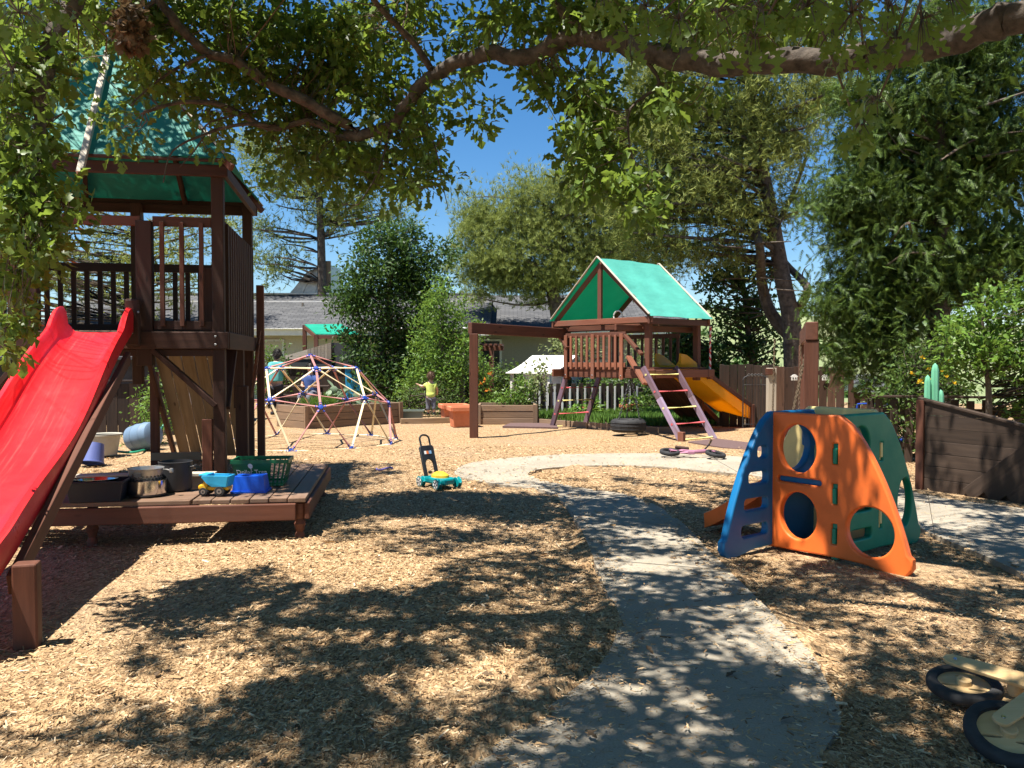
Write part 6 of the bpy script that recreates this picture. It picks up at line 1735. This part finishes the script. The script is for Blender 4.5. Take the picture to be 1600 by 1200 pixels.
# wispy pines behind the tower
for k, (px, Yq, tp, bl, nm) in enumerate((
    (505, 34, [(505, 540), (503, 440), (500, 330), (492, 230), (488, 120)], [(480, 300, 50, 40), (430, 290, 40, 40), (520, 340, 40, 40), (410, 360, 40, 35), (560, 320, 40, 40), (470, 230, 60, 50), (620, 330, 40, 35), (400, 240, 40, 50), (560, 250, 60, 50), (420, 420, 45, 25), (450, 400, 30, 22)], 'wispy tall pine above the grey roofed house'),
    (210, 30, [(215, 600), (213, 520), (225, 440), (220, 350), (215, 240)], [(140, 400, 60, 45), (200, 420, 60, 40), (270, 400, 60, 50), (310, 440, 40, 40), (120, 460, 60, 30), (230, 470, 60, 30), (300, 370, 40, 40), (170, 360, 60, 30), (60, 420, 60, 60), (340, 330, 40, 50), (-40, 420, 80, 80), (-120, 460, 70, 70), (-60, 340, 80, 60)], 'yellowish pine seen through the tower railings'))):
    b_ = G(px, Yq)
    crown_tree('pine_tree', nm, b_, [b_] + [at(a, c, Yq) for a, c in tp], .25, blobs(bl, Yq, 260, 1.0, .2), TUFT2, 'pine_yellow' if k else 'pine', (.2, .34), 20, .36, dirs=(0, 0, .4), dspread=.9, limb_r=.06, group='pines behind the playground')
# yellow-green spray of pine left of the dark tree
# dark broadleaf tree and bright small tree
Yd = 23.5; b_ = G(598, Yd)
crown_tree('broadleaf_tree', 'dense dark green broadleaf tree behind the raised bed', b_, [b_, at(596, 560, Yd), at(604, 500, Yd), at(610, 440, Yd), at(612, 380, Yd)], .16,
    blobs([(600, 560, 62, 50), (580, 500, 62, 45), (640, 480, 60, 60), (600, 430, 70, 50), (560, 440, 45, 40), (640, 400, 50, 45), (600, 375, 45, 32), (660, 430, 40, 50), (545, 480, 30, 30), (665, 540, 50, 60), (620, 590, 70, 40), (690, 400, 22, 26), (640, 360, 22, 20)], Yd, 480, .9, .5),
    (LEAF_V, LEAF_F), 'dark_leaf', (.10, .17), 44, .19, limb_r=.03)
Yd = 21.2; b_ = G(690, Yd)
crown_tree('broadleaf_tree', 'bright green small leafy tree beside the child and swing post', b_, [b_, at(690, 600, Yd), at(692, 540, Yd), at(690, 480, Yd)], .07,
    blobs([(690, 590, 45, 45), (665, 560, 30, 45), (700, 540, 42, 45), (680, 500, 36, 40), (715, 490, 24, 35), (690, 455, 24, 34), (728, 550, 20, 50), (650, 600, 24, 30), (740, 520, 14, 18)], Yd, 300, 1.0, .4),
    (LEAF_V, LEAF_F), 'bright_leaf', (.07, .125), 26, .13, limb_r=.015)
# small dark oaks between the play set and the fence
Yo = 21.0
for k, (px, tp, bl, lb) in enumerate((
    (1182, [(1180, 590), (1172, 540), (1165, 480), (1160, 420)], [(1150, 430, 34, 30), (1120, 440, 26, 26), (1180, 470, 30, 34), (1140, 500, 24, 22), (1195, 520, 24, 30), (1110, 480, 14, 14), (1165, 540, 26, 26), (1200, 420, 18, 22), (1130, 530, 18, 16), (1195, 570, 20, 18)], 'small dark oak with twisted limbs left of the pine trunk'),
    (1110, [(1110, 600), (1112, 570), (1108, 545)], [(1105, 570, 38, 30), (1075, 560, 30, 34), (1060, 530, 24, 30), (1130, 590, 34, 26)], 'round dark shrub behind the yellow slide'))):
    b_ = G(px, Yo); crown_tree('oak_shrub' if k else 'small_oak', lb, b_, [b_] + [at(a, c, Yo) for a, c in tp], .13, blobs(bl, Yo, 120, 1.0, .3), (OAKS_V, OAKS_F), 'dark_leaf', (.10, .17), 26, .15, limb_r=.04)
# cedar on the right
Yc = 13.2; b_ = G(1472, Yc)
def cedar():
    trunk = [b_, at(1470, 560, Yc), at(1466, 460, Yc), at(1470, 320, Yc), at(1464, 150, Yc), at(1462, -60, Yc), at(1460, -420, Yc)]
    cl = np.concatenate([blobs([(1340, 330, 62, 60), (1330, 430, 55, 60), (1345, 520, 62, 48), (1400, 580, 45, 34), (1360, 240, 60, 50), (1420, 160, 70, 60), (1400, 300, 60, 60), (1400, 420, 60, 70), (1420, 500, 55, 40), (1530, 120, 70, 70), (1560, 240, 60, 70), (1500, 220, 60, 60), (1570, 380, 50, 60), (1500, 420, 50, 60), (1340, 150, 40, 40), (1450, 60, 100, 60), (1570, 40, 70, 60), (1330, 570, 30, 20), (1380, 190, 40, 40), (1320, 300, 40, 50), (1310, 480, 40, 40), (1480, 320, 60, 60), (1450, 420, 50, 60), (1640, 200, 60, 120), (1630, 420, 50, 90)], Yc, 980, 1.0, .25)])
    t = crown_tree('cedar_tree', 'big dark cedar with drooping sprays filling the right side', b_, trunk, .21, cl, SPRAY, 'cedar', (.12, .24), 28, .20, bark='bark', dirs=(0, 0, -.55), dspread=.8, limb_r=.03)
    for pts in ([(1420, 348), (1408, 356), (1390, 382)], [(1420, 348), (1426, 366)], [(1470, 250), (1530, 215), (1600, 205)], [(1466, 400), (1420, 395), (1385, 415)]):
        sp = spline([at(a, c, Yc - random.uniform(.2, 1.1)) for a, c in pts], 4); MB().tube(sp, [.022 * (1 - .7 * i / len(sp)) for i in range(len(sp))], 6).build('bare_branch', 'twig', t, world=True, smooth=True)
    q = np.concatenate([blobs([(1360, 330, 40, 120), (1380, 500, 50, 70), (1440, 250, 70, 130), (1530, 250, 60, 150), (1440, 430, 60, 90), (1530, 420, 40, 70)], Yc + .5, 4600, .7, .0)])
    v, f = scatter(q, rand_frames(len(q), np.tile(np.array([0, 0, -.8]), (len(q), 1)), .7), RNG.uniform(.14, .30, len(q)), QUAD_V, QUAD_F); np_mesh('inner_foliage', v, f, 'cedar', t, world=True)
cedar()
Yb = 10.6; b_ = G(1545, Yb)
crown_tree('leafy_shrub', 'light green leafy shrub overhanging the plank wall at far right', b_, [b_, at(1545, 620, Yb), at(1540, 560, Yb), at(1535, 500, Yb)], .05,
    blobs([(1500, 520, 45, 30), (1550, 500, 50, 34), (1540, 560, 60, 40), (1600, 540, 40, 60), (1590, 470, 40, 40), (1490, 560, 30, 24), (1610, 610, 50, 50), (1680, 560, 60, 70), (1740, 600, 60, 60)], Yb, 220, 1.0, .3), (OAKS_V, OAKS_F), 'bright_leaf', (.06, .11), 24, .11, cat='shrub', limb_r=.012)
Yb = 11.6; b_ = G(1420, Yb)
_s = crown_tree('flowering_shrub', 'olive shrub with small yellow flowers behind the green cactus', b_, [b_, at(1420, 640, Yb), at(1425, 600, Yb)], .04,
    blobs([(1430, 590, 45, 40), (1410, 640, 36, 50), (1470, 590, 34, 30), (1390, 620, 26, 34), (1440, 550, 30, 22), (1500, 610, 34, 28), (1430, 690, 30, 60)], Yb, 150, 1.0, .2), (LEAF_V, LEAF_F), 'hedge', (.05, .10), 22, .12, cat='shrub', limb_r=.012)
_fp = np.array([A3(a, c, Yb - .35) for a, c in ((1479, 563), (1478, 588), (1440, 560), (1455, 592), (1438, 597), (1470, 580), (1452, 575), (1490, 600), (1425, 585))])
def flowers(parent, pts, mat, size, n=7):
    for q in pts:
        v, f = scatter(np.tile(q, (n, 1)), rand_frames(n, np.tile(np.array([0, -1., .5]), (n, 1)), .8), np.full(n, size), QUAD_V, QUAD_F); np_mesh('flower', v, f, mat, parent, world=True)
flowers(_s, _fp, 'flower_yellow', .055)
# hedges, beds and garden plants
def bush(name, label, lobes, Y, n, leaf, mat, size, per, spread, cat='shrub', **k):
    b = G(lobes[0][0], Y); top = min(l[1] for l in lobes)
    return crown_tree(name, label, b, [b, Vector((b.x, Y, at(0, top + 8, Y).z * .55 + .05)), at(lobes[0][0], top + 6, Y)], .03, blobs(lobes, Y, n, .9, .2), leaf, mat, size, per, spread, cat=cat, limb_r=.012, **k)
LF = (LEAF_V, LEAF_F)
bush('shrub', 'tall green shrub with yellow tips by the fence behind the tower', [(243, 655, 20, 55), (240, 620, 18, 30), (228, 690, 30, 20), (250, 590, 16, 20), (205, 695, 14, 14)], 13.7, 60, LF, 'bright_leaf', (.05, .09), 24, .12)
bush('shrub', 'green shrub left of the dome by the house wall', [(420, 560, 22, 30), (412, 600, 20, 30), (430, 600, 16, 18)], 24.0, 50, LF, 'hedge', (.08, .14), 22, .2)
bush('hedge', 'clipped leafy hedge below the shaded house', [(800, 590, 40, 26), (770, 600, 30, 30), (830, 600, 30, 26), (745, 590, 20, 40), (862, 600, 30, 20)], 24.2, 130, LF, 'hedge', (.08, .14), 26, .2, cat='hedge')
bush('shrub', 'orange flowered green shrub beside the swing post', [(755, 600, 20, 36), (762, 630, 24, 24), (750, 570, 14, 20)], 20.9, 60, LF, 'bright_leaf', (.06, .11), 24, .13)
bush('shrub', 'feathery light green plants in the right raised bed', [(800, 625, 34, 18), (830, 615, 20, 20), (785, 632, 24, 12), (815, 600, 16, 14)], 19.0, 70, LF, 'bright_leaf', (.05, .10), 26, .11)
bush('climbing_vine', 'pale yellow green vine leaning over the right raised bed', [(840, 590, 14, 26), (852, 575, 10, 16), (828, 610, 10, 18), (835, 630, 8, 16)], 18.8, 30, LF, 'pale_leaf', (.08, .14), 12, .10, cat='plant')
bush('shrub', 'dusty pale shrub behind the playhouse roof', [(905, 545, 26, 26), (880, 540, 20, 14), (1000, 560, 20, 40), (1010, 530, 16, 24)], 26.0, 80, LF, 'pale_leaf', (.09, .16), 22, .2)
bush('hedge', 'dense green hedge under the play set deck', [(960, 610, 50, 26), (1010, 620, 40, 30), (1050, 630, 40, 26), (925, 605, 26, 20), (1000, 590, 30, 16), (1085, 640, 30, 26), (1060, 600, 30, 24), (1120, 630, 30, 30)], 22.6, 240, LF, 'hedge', (.08, .14), 26, .2, cat='hedge')
bush('plant', 'young leafy plant in the round terracotta pot', [(990, 628, 14, 10), (982, 634, 10, 8)], 20.0, 14, LF, 'bright_leaf', (.09, .15), 12, .08, cat='plant')
bush('plant', 'low bright green perennial by the left ladder', [(898, 640, 14, 9), (930, 640, 20, 9), (915, 646, 12, 6)], 20.2, 22, LF, 'bright_leaf', (.10, .17), 14, .10, cat='plant')
bush('plant', 'low feathery green herbs in the left raised bed', [(495, 634, 20, 9), (515, 632, 18, 9), (480, 638, 12, 7)], 18.0, 50, TUFT, 'bright_leaf', (.08, .15), 16, .07, cat='plant', dirs=(0, 0, 1.5))
bush('plant', 'grey green weeds beside the reaching child', [(640, 620, 20, 26), (660, 635, 24, 18), (700, 625, 20, 26), (630, 640, 14, 12), (690, 600, 14, 20)], 20.4, 70, LF, 'hedge', (.05, .1), 20, .13, cat='plant')
def kale(name, label, lobes, Y, n):
    b = G(lobes[0][0], Y); t = thing(name, label, 'plant', (b.x, b.y, .4)); mb = MB(); k = 0
    for px, py, rx, ry in lobes:
        for _ in range(n):
            c = at(px + random.gauss(0, rx * .6), py + random.gauss(0, ry * .6), Y + random.uniform(-.3, .3)); s = random.uniform(.13, .26)
            a = random.uniform(0, 6.28); d = Vector((math.cos(a), math.sin(a), random.uniform(-.3, .5))); fr = rand_frames(1, np.array([tuple(d)]), .2)[0]
            tv, tf = strip_leaf([(0, .02), (.15, .06), (.35, .26), (.6, .33), (.85, .22), (1.0, .03)], .35, -.35); v = (tv * s) @ fr + np.array(tuple(c))
            np_mesh('leaf', v, tf, 'grey_leaf', t, world=True); MB().tube([c, Vector((c.x, c.y, .38))], [.006, .01], 5, caps=False).build('stem', 'hedge', t, world=True)
kale('kale_plant', 'big grey green kale leaves in the left raised bed', [(540, 620, 16, 12), (560, 632, 18, 10), (528, 615, 8, 8), (585, 632, 12, 8)], 18.1, 11)
_fp = np.array([A3(a, c, 20.5) for a, c in ((758, 595), (762, 610), (752, 600), (766, 585), (748, 578))]); _o = [o for o in bpy.data.objects if o.get('label', '').startswith('orange flowered')][0]
flowers(_o, _fp, 'flower_orange', .1)

# ------------------------------------------------------------------ the overhanging oak
def oak():
    t = thing('oak_tree', 'large spreading oak whose limb and lobed leaves hang over the playground', 'tree', (4.7, 2.1, 0))
    trunk = spline([(4.7, 2.1, -.1), (4.62, 2.15, .9), (4.45, 2.2, 2.0), (4.2, 2.2, 3.1), (3.8, 1.9, 4.3), (3.3, 1.6, 5.4)], 5)
    mb = MB(); mb.tube(trunk, [.36 - .22 * i / len(trunk) for i in range(len(trunk))], 14); mb.build('trunk', 'bark_oak', t, world=True, smooth=True)
    LIM = []
    def limb(pts, r0, r1, name='limb', n=10, k=5):
        sp = spline(pts, k)
        for i in range(1, len(sp) - 1): sp[i] = sp[i] + Vector((random.gauss(0, 1), random.gauss(0, 1), random.gauss(0, 1))) * r0 * .10
        m = len(sp); mb = MB(); rr = [(r0 + (r1 - r0) * i / (m - 1)) * random.uniform(.92, 1.08) for i in range(m)]; mb.tube(sp, rr, n)
        mb.build(name, 'bark_oak', t, world=True, smooth=True); LIM.extend((q, r_) for q, r_ in zip(sp, rr))
    limb([(4.35, 2.25, 2.4), (3.7, 3.4, 3.0), at(1620, 20, 4.4), at(1560, 38, 4.55), at(1440, 75, 4.9), at(1330, 92, 5.1), at(1200, 95, 5.35), at(1100, 98, 5.6), at(1010, 82, 5.85), at(930, 62, 6.05), at(880, 62, 6.15), at(825, 88, 6.3), at(760, 84, 6.45), at(705, 100, 6.6), at(650, 145, 6.75), at(612, 195, 6.9), at(560, 212, 7.0), at(528, 212, 7.1)], .10, .042, 'limb', 12, 4)
    limb([at(560, 205, 7.0), at(480, 160, 6.9), at(420, 130, 6.8), at(370, 95, 6.7), at(320, 80, 6.6), at(285, 45, 6.5), at(255, 10, 6.4), at(235, -40, 6.3)], .05, .03, 'limb', 9, 4)
    limb([at(545, 212, 7.05), at(480, 190, 7.1), at(420, 200, 7.0), at(350, 165, 6.8), at(280, 160, 6.6), at(225, 175, 6.5)], .035, .012, 'limb', 7, 4)
    limb([at(430, 195, 7.0), at(370, 195, 6.8), at(320, 210, 6.7), at(270, 235, 6.6), at(255, 285, 6.55)], .018, .005, 'twig', 6, 4)
    limb([at(320, 212, 6.7), at(300, 240, 6.7), at(280, 262, 6.7)], .010, .003, 'twig', 5, 4); limb([at(400, 175, 6.9), at(330, 190, 6.8), at(315, 215, 6.8), at(330, 240, 6.8)], .010, .003, 'twig', 5, 4)
    limb([at(330, 85, 6.6), at(280, 105, 6.5), at(230, 140, 6.4), at(205, 165, 6.3)], .016, .006, 'twig', 6, 4)
    limb([at(1000, 85, 5.9), at(1030, 130, 5.9), at(985, 170, 5.9), at(985, 230, 5.9), at(1003, 280, 5.9)], .016, .004, 'twig', 6, 4)
    limb([at(935, 62, 6.05), at(880, 20, 6.1), at(850, -30, 6.1)], .035, .025, 'limb', 8, 4); limb([at(680, 118, 6.65), at(640, 60, 6.6), at(590, 10, 6.4), at(560, -40, 6.2)], .03, .02, 'limb', 8, 4)
    limb([at(612, 195, 6.9), at(590, 270, 6.9), at(560, 320, 6.9)], .012, .004, 'twig', 6, 4); limb([at(650, 145, 6.75), at(680, 230, 6.7), at(692, 290, 6.7), at(700, 325, 6.7)], .008, .003, 'twig', 5, 4)
    # limbs reaching up and over, above the frame
    ups = [[(3.8, 1.9, 4.3), (2.6, 2.6, 4.9), (1.0, 3.4, 5.2), (-.6, 4.2, 5.3), (-2.4, 5.0, 5.0)], [(3.5, 1.7, 5.0), (2.6, 3.4, 5.5), (2.0, 5.0, 5.6), (1.2, 6.4, 5.7)], [(4.2, 2.2, 3.1), (4.8, 3.8, 4.2), (5.0, 5.4, 4.8), (4.6, 6.8, 5.2)],
           [(3.3, 1.6, 5.4), (1.6, 1.2, 5.9), (-.4, 1.4, 5.9), (-2.0, 2.0, 5.6)], [(2.6, 2.6, 4.9), (2.0, 1.2, 5.2), (.8, .2, 5.3)], [(.0, 3.8, 5.25), (-1.6, 3.4, 4.9), (-2.6, 3.5, 4.4), tuple(at(110, -60, 4.4)), tuple(at(80, 60, 4.3)), tuple(at(60, 200, 4.25)), tuple(at(55, 330, 4.2))], [(1.0, 3.4, 5.2), (.6, 5.0, 5.4), (-.4, 6.2, 5.3)]]
    for p in ups: limb([Vector(q) for q in p], .09, .02, 'limb', 8, 5)
    LP = np.array([tuple(q) for q, r in LIM]); 
    tw = MB(); POS, DIR, SIZ = [], [], []
    def clump(c, rad, n, size, twig=.006, droop=.5):
        c = np.array(c); d = np.linalg.norm(LP - c, axis=1); i = int(d.argmin()); p = Vector(LP[i])
        if twig: limb_tubes(tw, p, Vector(c), twig, twig * .3, .16, 3, 3)
        m = max(1, n // 9)
        for _ in range(m):
            e = c + RNG.normal(size=3) * rad * .62
            if twig: tw.tube([Vector(c), Vector(e)], [twig * .35, twig * .15], 3, caps=False)
            k = 9; q = e + RNG.normal(size=(k, 3)) * rad * .30
            POS.append(q); dd = (q - e); dd /= np.linalg.norm(dd, axis=1, keepdims=True); dd[:, 2] -= droop; DIR.append(dd); SIZ.append(RNG.uniform(*size, k))
    def px_blob(px, py, rx, ry, Y, n, cl=36, size=(.065, .11), rad=.135, depth=.45):
        for _ in range(n):
            q = at(px + random.gauss(0, rx * .5), py + random.gauss(0, ry * .5), Y + random.uniform(-.15, 2 * depth)); clump(tuple(q), rad, cl, size)
    # hanging foliage in view
    for a in ((45, 40, 60, 60, 4.3, 9), (50, 130, 55, 50, 4.2, 9), (40, 220, 50, 50, 4.2, 9), (70, 270, 40, 40, 4.2, 5), (45, 330, 55, 50, 4.15, 8), (85, 400, 34, 30, 4.1, 4), (70, 455, 24, 26, 4.1, 3), (45, 500, 16, 24, 4.1, 2), (30, 540, 12, 14, 4.1, 1), (120, 120, 26, 40, 4.4, 3), (115, 330, 22, 30, 4.2, 2)): px_blob(a[0] - (22 if a[1] < 380 else 34), *a[1:5], max(2, int(a[5] * 2.3)), 30, (.05, .085), .10, .25)
    for a in ((170, 20, 60, 30, 6.2, 6), (260, 30, 50, 40, 6.4, 7), (350, 30, 55, 40, 6.6, 9), (450, 40, 60, 45, 6.8, 11), (550, 40, 60, 45, 6.8, 11), (640, 40, 55, 45, 6.7, 8), (240, 110, 40, 40, 6.5, 4), (310, 130, 45, 35, 6.7, 6), (400, 110, 60, 40, 6.9, 9), (500, 120, 60, 45, 7.0, 11), (590, 120, 50, 45, 6.9, 8), (380, 180, 50, 30, 7.0, 5), (470, 200, 55, 40, 7.1, 8), (560, 240, 55, 40, 7.1, 8), (640, 210, 36, 45, 6.8, 6), (500, 265, 45, 28, 7.1, 3), (590, 290, 28, 20, 7.0, 2), (530, 310, 24, 20, 7.1, 1), (668, 170, 24, 34, 6.7, 3), (665, 255, 18, 24, 6.7, 3), (655, 290, 18, 12, 6.7, 2), (735, 110, 22, 18, 6.5, 2), (770, 30, 36, 32, 6.4, 4), (720, 60, 26, 30, 6.5, 2), (758, 165, 10, 26, 6.5, 1), (200, 200, 36, 20, 6.5, 2), (440, 270, 30, 20, 7.1, 2), (160, 60, 40, 40, 6.2, 3)): px_blob(*a[:5], int(a[5] * 1.9 + .5))
    for a in ((845, 30, 40, 30, 6.2, 4), (900, 20, 50, 26, 6.1, 5), (960, 15, 50, 26, 6.0, 5), (848, 130, 18, 24, 6.2, 3), (862, 100, 16, 12, 6.2, 1), (915, 130, 20, 34, 6.1, 3), (940, 190, 26, 40, 6.0, 5), (900, 220, 26, 24, 6.1, 3), (960, 250, 30, 30, 6.0, 4), (910, 280, 22, 20, 6.1, 2), (985, 300, 22, 26, 5.9, 3), (1000, 150, 30, 30, 5.9, 2), (1010, 330, 18, 14, 5.9, 1), (1080, 150, 34, 24, 5.7, 2), (1060, 20, 60, 30, 5.7, 5), (1180, 15, 70, 24, 5.4, 5), (1290, 10, 60, 24, 5.2, 4), (1110, 40, 40, 26, 5.6, 2)): px_blob(*a[:5], int(a[5] * 1.9 + .5))
    # canopy overhead that shades the ground; unseen, its clumps set sunward of the wanted shade, thinner on its left rim
    vis = len(POS); n = 0; tries = 0
    cen = RNG.uniform((-4.0, .2), (6.5, 9.6), (120, 2)); gapr = RNG.uniform(.12, .40, 120)
    while n < 1450 and tries < 60000:
        tries += 1; X, Y = random.uniform(-3.6, 7.5), random.uniform(1.0, 9.9)
        edge = -1.25 + .55 * math.sin(Y * 2.3) + (0.0 if Y > 4.4 else -.9 * min(1, (4.4 - Y) / .9)) + (1.1 if 4.9 < Y < 6.0 else 0)
        pr = 1 / (1 + math.exp(-(X - edge) * 3.0)) * (1 / (1 + math.exp((Y - 9.1 - .25 * math.sin(3 * X)) * 4)))
        dgap = np.hypot(cen[:, 0] - X, cen[:, 1] - Y) - gapr
        if dgap.min() < 0 or random.random() > pr: continue
        z = random.uniform(4.5, 6.2); p = Vector((X - .30 * z, Y - .20 * z, z))
        if p.y > .3 and (z - 1.4) / p.y < .46 and abs(p.x / p.y) < .68: continue
        clump(tuple(p), random.uniform(.10, .19), random.choice((27, 45, 63)), (.075, .115), .007); n += 1
    for _ in range(150):                                        # unseen part of the crown, added for shade on the tower and its roof
        q = Vector((random.uniform(-5.9, -2.7), random.uniform(8.0, 10.6), random.uniform(1.9, 4.6))); h = random.uniform(6.0, 7.4) - q.z
        clump(tuple(q + Vector((-.30 * h, -.20 * h, h))), random.uniform(.10, .18), 54, (.075, .115), .007)
    for _ in range(240): clump((random.uniform(-5, 7), random.uniform(-6, .2), random.uniform(3.6, 6.0)), .26, 45, (.10, .16), .007)    # unseen crown added behind the viewer to cut sky light
    POS_, DIR_, SIZ_ = np.concatenate(POS), np.concatenate(DIR), np.concatenate(SIZ)
    nv = sum(len(q) for q in POS[:vis]); FR_ = ruffle(rand_frames(len(POS_), DIR_, .45))
    v, f = scatter(POS_[:nv], FR_[:nv], SIZ_[:nv], OAKS_V, OAKS_F); v2, f2 = scatter(POS_[nv:], FR_[nv:], SIZ_[nv:], OAKQ_V, OAKQ_F)
    f = np.concatenate([f, f2 + len(v)]); v = np.concatenate([v, v2]); print('oak clumps', n, tries, len(POS_), nv)
    c = np_mesh('crown', v, f, 'oak_leaf', t, world=True); c['kind'] = 'stuff'
    # the nearest leaves, one by one
    tv, tf = OAK_V, OAK_F; protos = []
    for k in range(3):
        vv = tv.copy(); vv[:, 2] += .05 * np.sin(tv[:, 0] * (4 + k)) ; vv[:, 1] *= (.9 + .12 * k)
        o = np_mesh('leaf', vv, tf, 'oak_leaf', t, smooth=True); protos.append(o)
    k = 0; Mi = TINV[t.name]
    near = [(1010, 20, 30, 30, 2.6), (1060, 40, 40, 40, 2.5), (1120, 30, 40, 40, 2.3), (1190, 25, 45, 40, 2.2), (1260, 20, 45, 40, 2.2), (1330, 30, 45, 45, 2.2), (1390, 20, 40, 40, 2.3), (1350, 100, 36, 40, 2.4), (1370, 170, 28, 26, 2.4), (1400, 70, 30, 30, 2.4), (1480, 10, 40, 20, 2.3), (980, 60, 24, 40, 2.7), (1340, 210, 16, 20, 2.4), (1180, 70, 30, 26, 2.2), (940, 10, 30, 20, 2.7), (1440, 40, 30, 30, 2.4), (1300, 70, 26, 24, 2.3), (90, 20, 40, 30, 3.0), (30, 30, 40, 40, 2.8), (20, 120, 26, 40, 2.9)]
    extra_pts = []
    hub = [Vector((1.1, 2.0, 3.3)), Vector((-1.9, 2.6, 3.6))]
    limb([(2.6, 2.6, 4.9), (1.8, 2.3, 4.1), hub[0]], .03, .012, 'twig', 6, 4); limb([(-.6, 4.2, 5.3), (-1.6, 3.2, 4.4), hub[1]], .03, .012, 'twig', 6, 4)
    per = 15
    for px, py, rx, ry, Y in near:                              # unseen clumps added sunward to shade the near leaves
        for _ in range(4):
            q = at(px + random.gauss(0, rx), py + random.gauss(0, ry), Y); h = random.uniform(.8, 1.7); extra_pts.append(q + Vector((-.30 * h, -.20 * h, h)))
    for px, py, rx, ry, Y in near:
        c = at(px, py - 10, Y); limb_tubes(tw, hub[0] if px > 500 else hub[1], c, .008, .003, .12, 5, 5)
        for _ in range(per):
            p = at(px + random.gauss(0, rx * .55), py + random.gauss(0, ry * .55), Y + random.uniform(-.15, .15))
            fr = rand_frames(1, np.array([[random.gauss(0, .4), random.gauss(0, .4), -.9]]), .35)[0]; s = random.uniform(.042, .072)
            if k < 3: o = protos[k]
            else: o = protos[k % 3].copy(); COL.objects.link(o)
            o.parent = t; M = Matrix(((fr[0][0], fr[1][0], fr[2][0]), (fr[0][1], fr[1][1], fr[2][1]), (fr[0][2], fr[1][2], fr[2][2]))).to_4x4()
            o.matrix_local = Mi @ (Matrix.Translation(p) @ M @ Matrix.Scale(s, 4)); k += 1
            tw.tube([c, (c + p) / 2 + Vector((0, 0, .02)), p], [.0028, .002, .0012], 3, caps=False)
    POS.clear(); DIR.clear(); SIZ.clear()
    for q in extra_pts: clump(tuple(q), .13, 45, (.07, .11), .006)
    P2 = np.concatenate(POS); v, f = scatter(P2, ruffle(rand_frames(len(P2), np.concatenate(DIR), .45)), np.concatenate(SIZ), OAKQ_V, OAKQ_F); np_mesh('shade_spray', v, f, 'oak_leaf', t, world=True)['kind'] = 'stuff'
    tw.build('twigs', 'twig', t, world=True)['kind'] = 'stuff'
oak()
def nest():
    c = at(205, 45, 6.1); t = thing('leaf_nest', 'brown clump of dead leaves hanging in the oak above the tower roof', 'nest', tuple(c))
    n = 420; d = RNG.normal(size=(n, 3)); d /= np.linalg.norm(d, axis=1, keepdims=True); p = d * np.array([.10, .10, .16]) * RNG.uniform(.6, 1.05, (n, 1))
    v, f = scatter(p, rand_frames(n, d * .5, 1.0), RNG.uniform(.05, .10, n), OAKS_V, OAKS_F); np_mesh('dead_leaves', v, f, 'dead_leaf', t)
    lathe('core', [(.001, -.17), (.07, -.12), (.10, 0), (.07, .13), (.001, .19)], 'nest', t, 14)
    rod('stem', (0, 0, .15), (.05, 0, .5), .006, 'twig', t, 5)
nest()
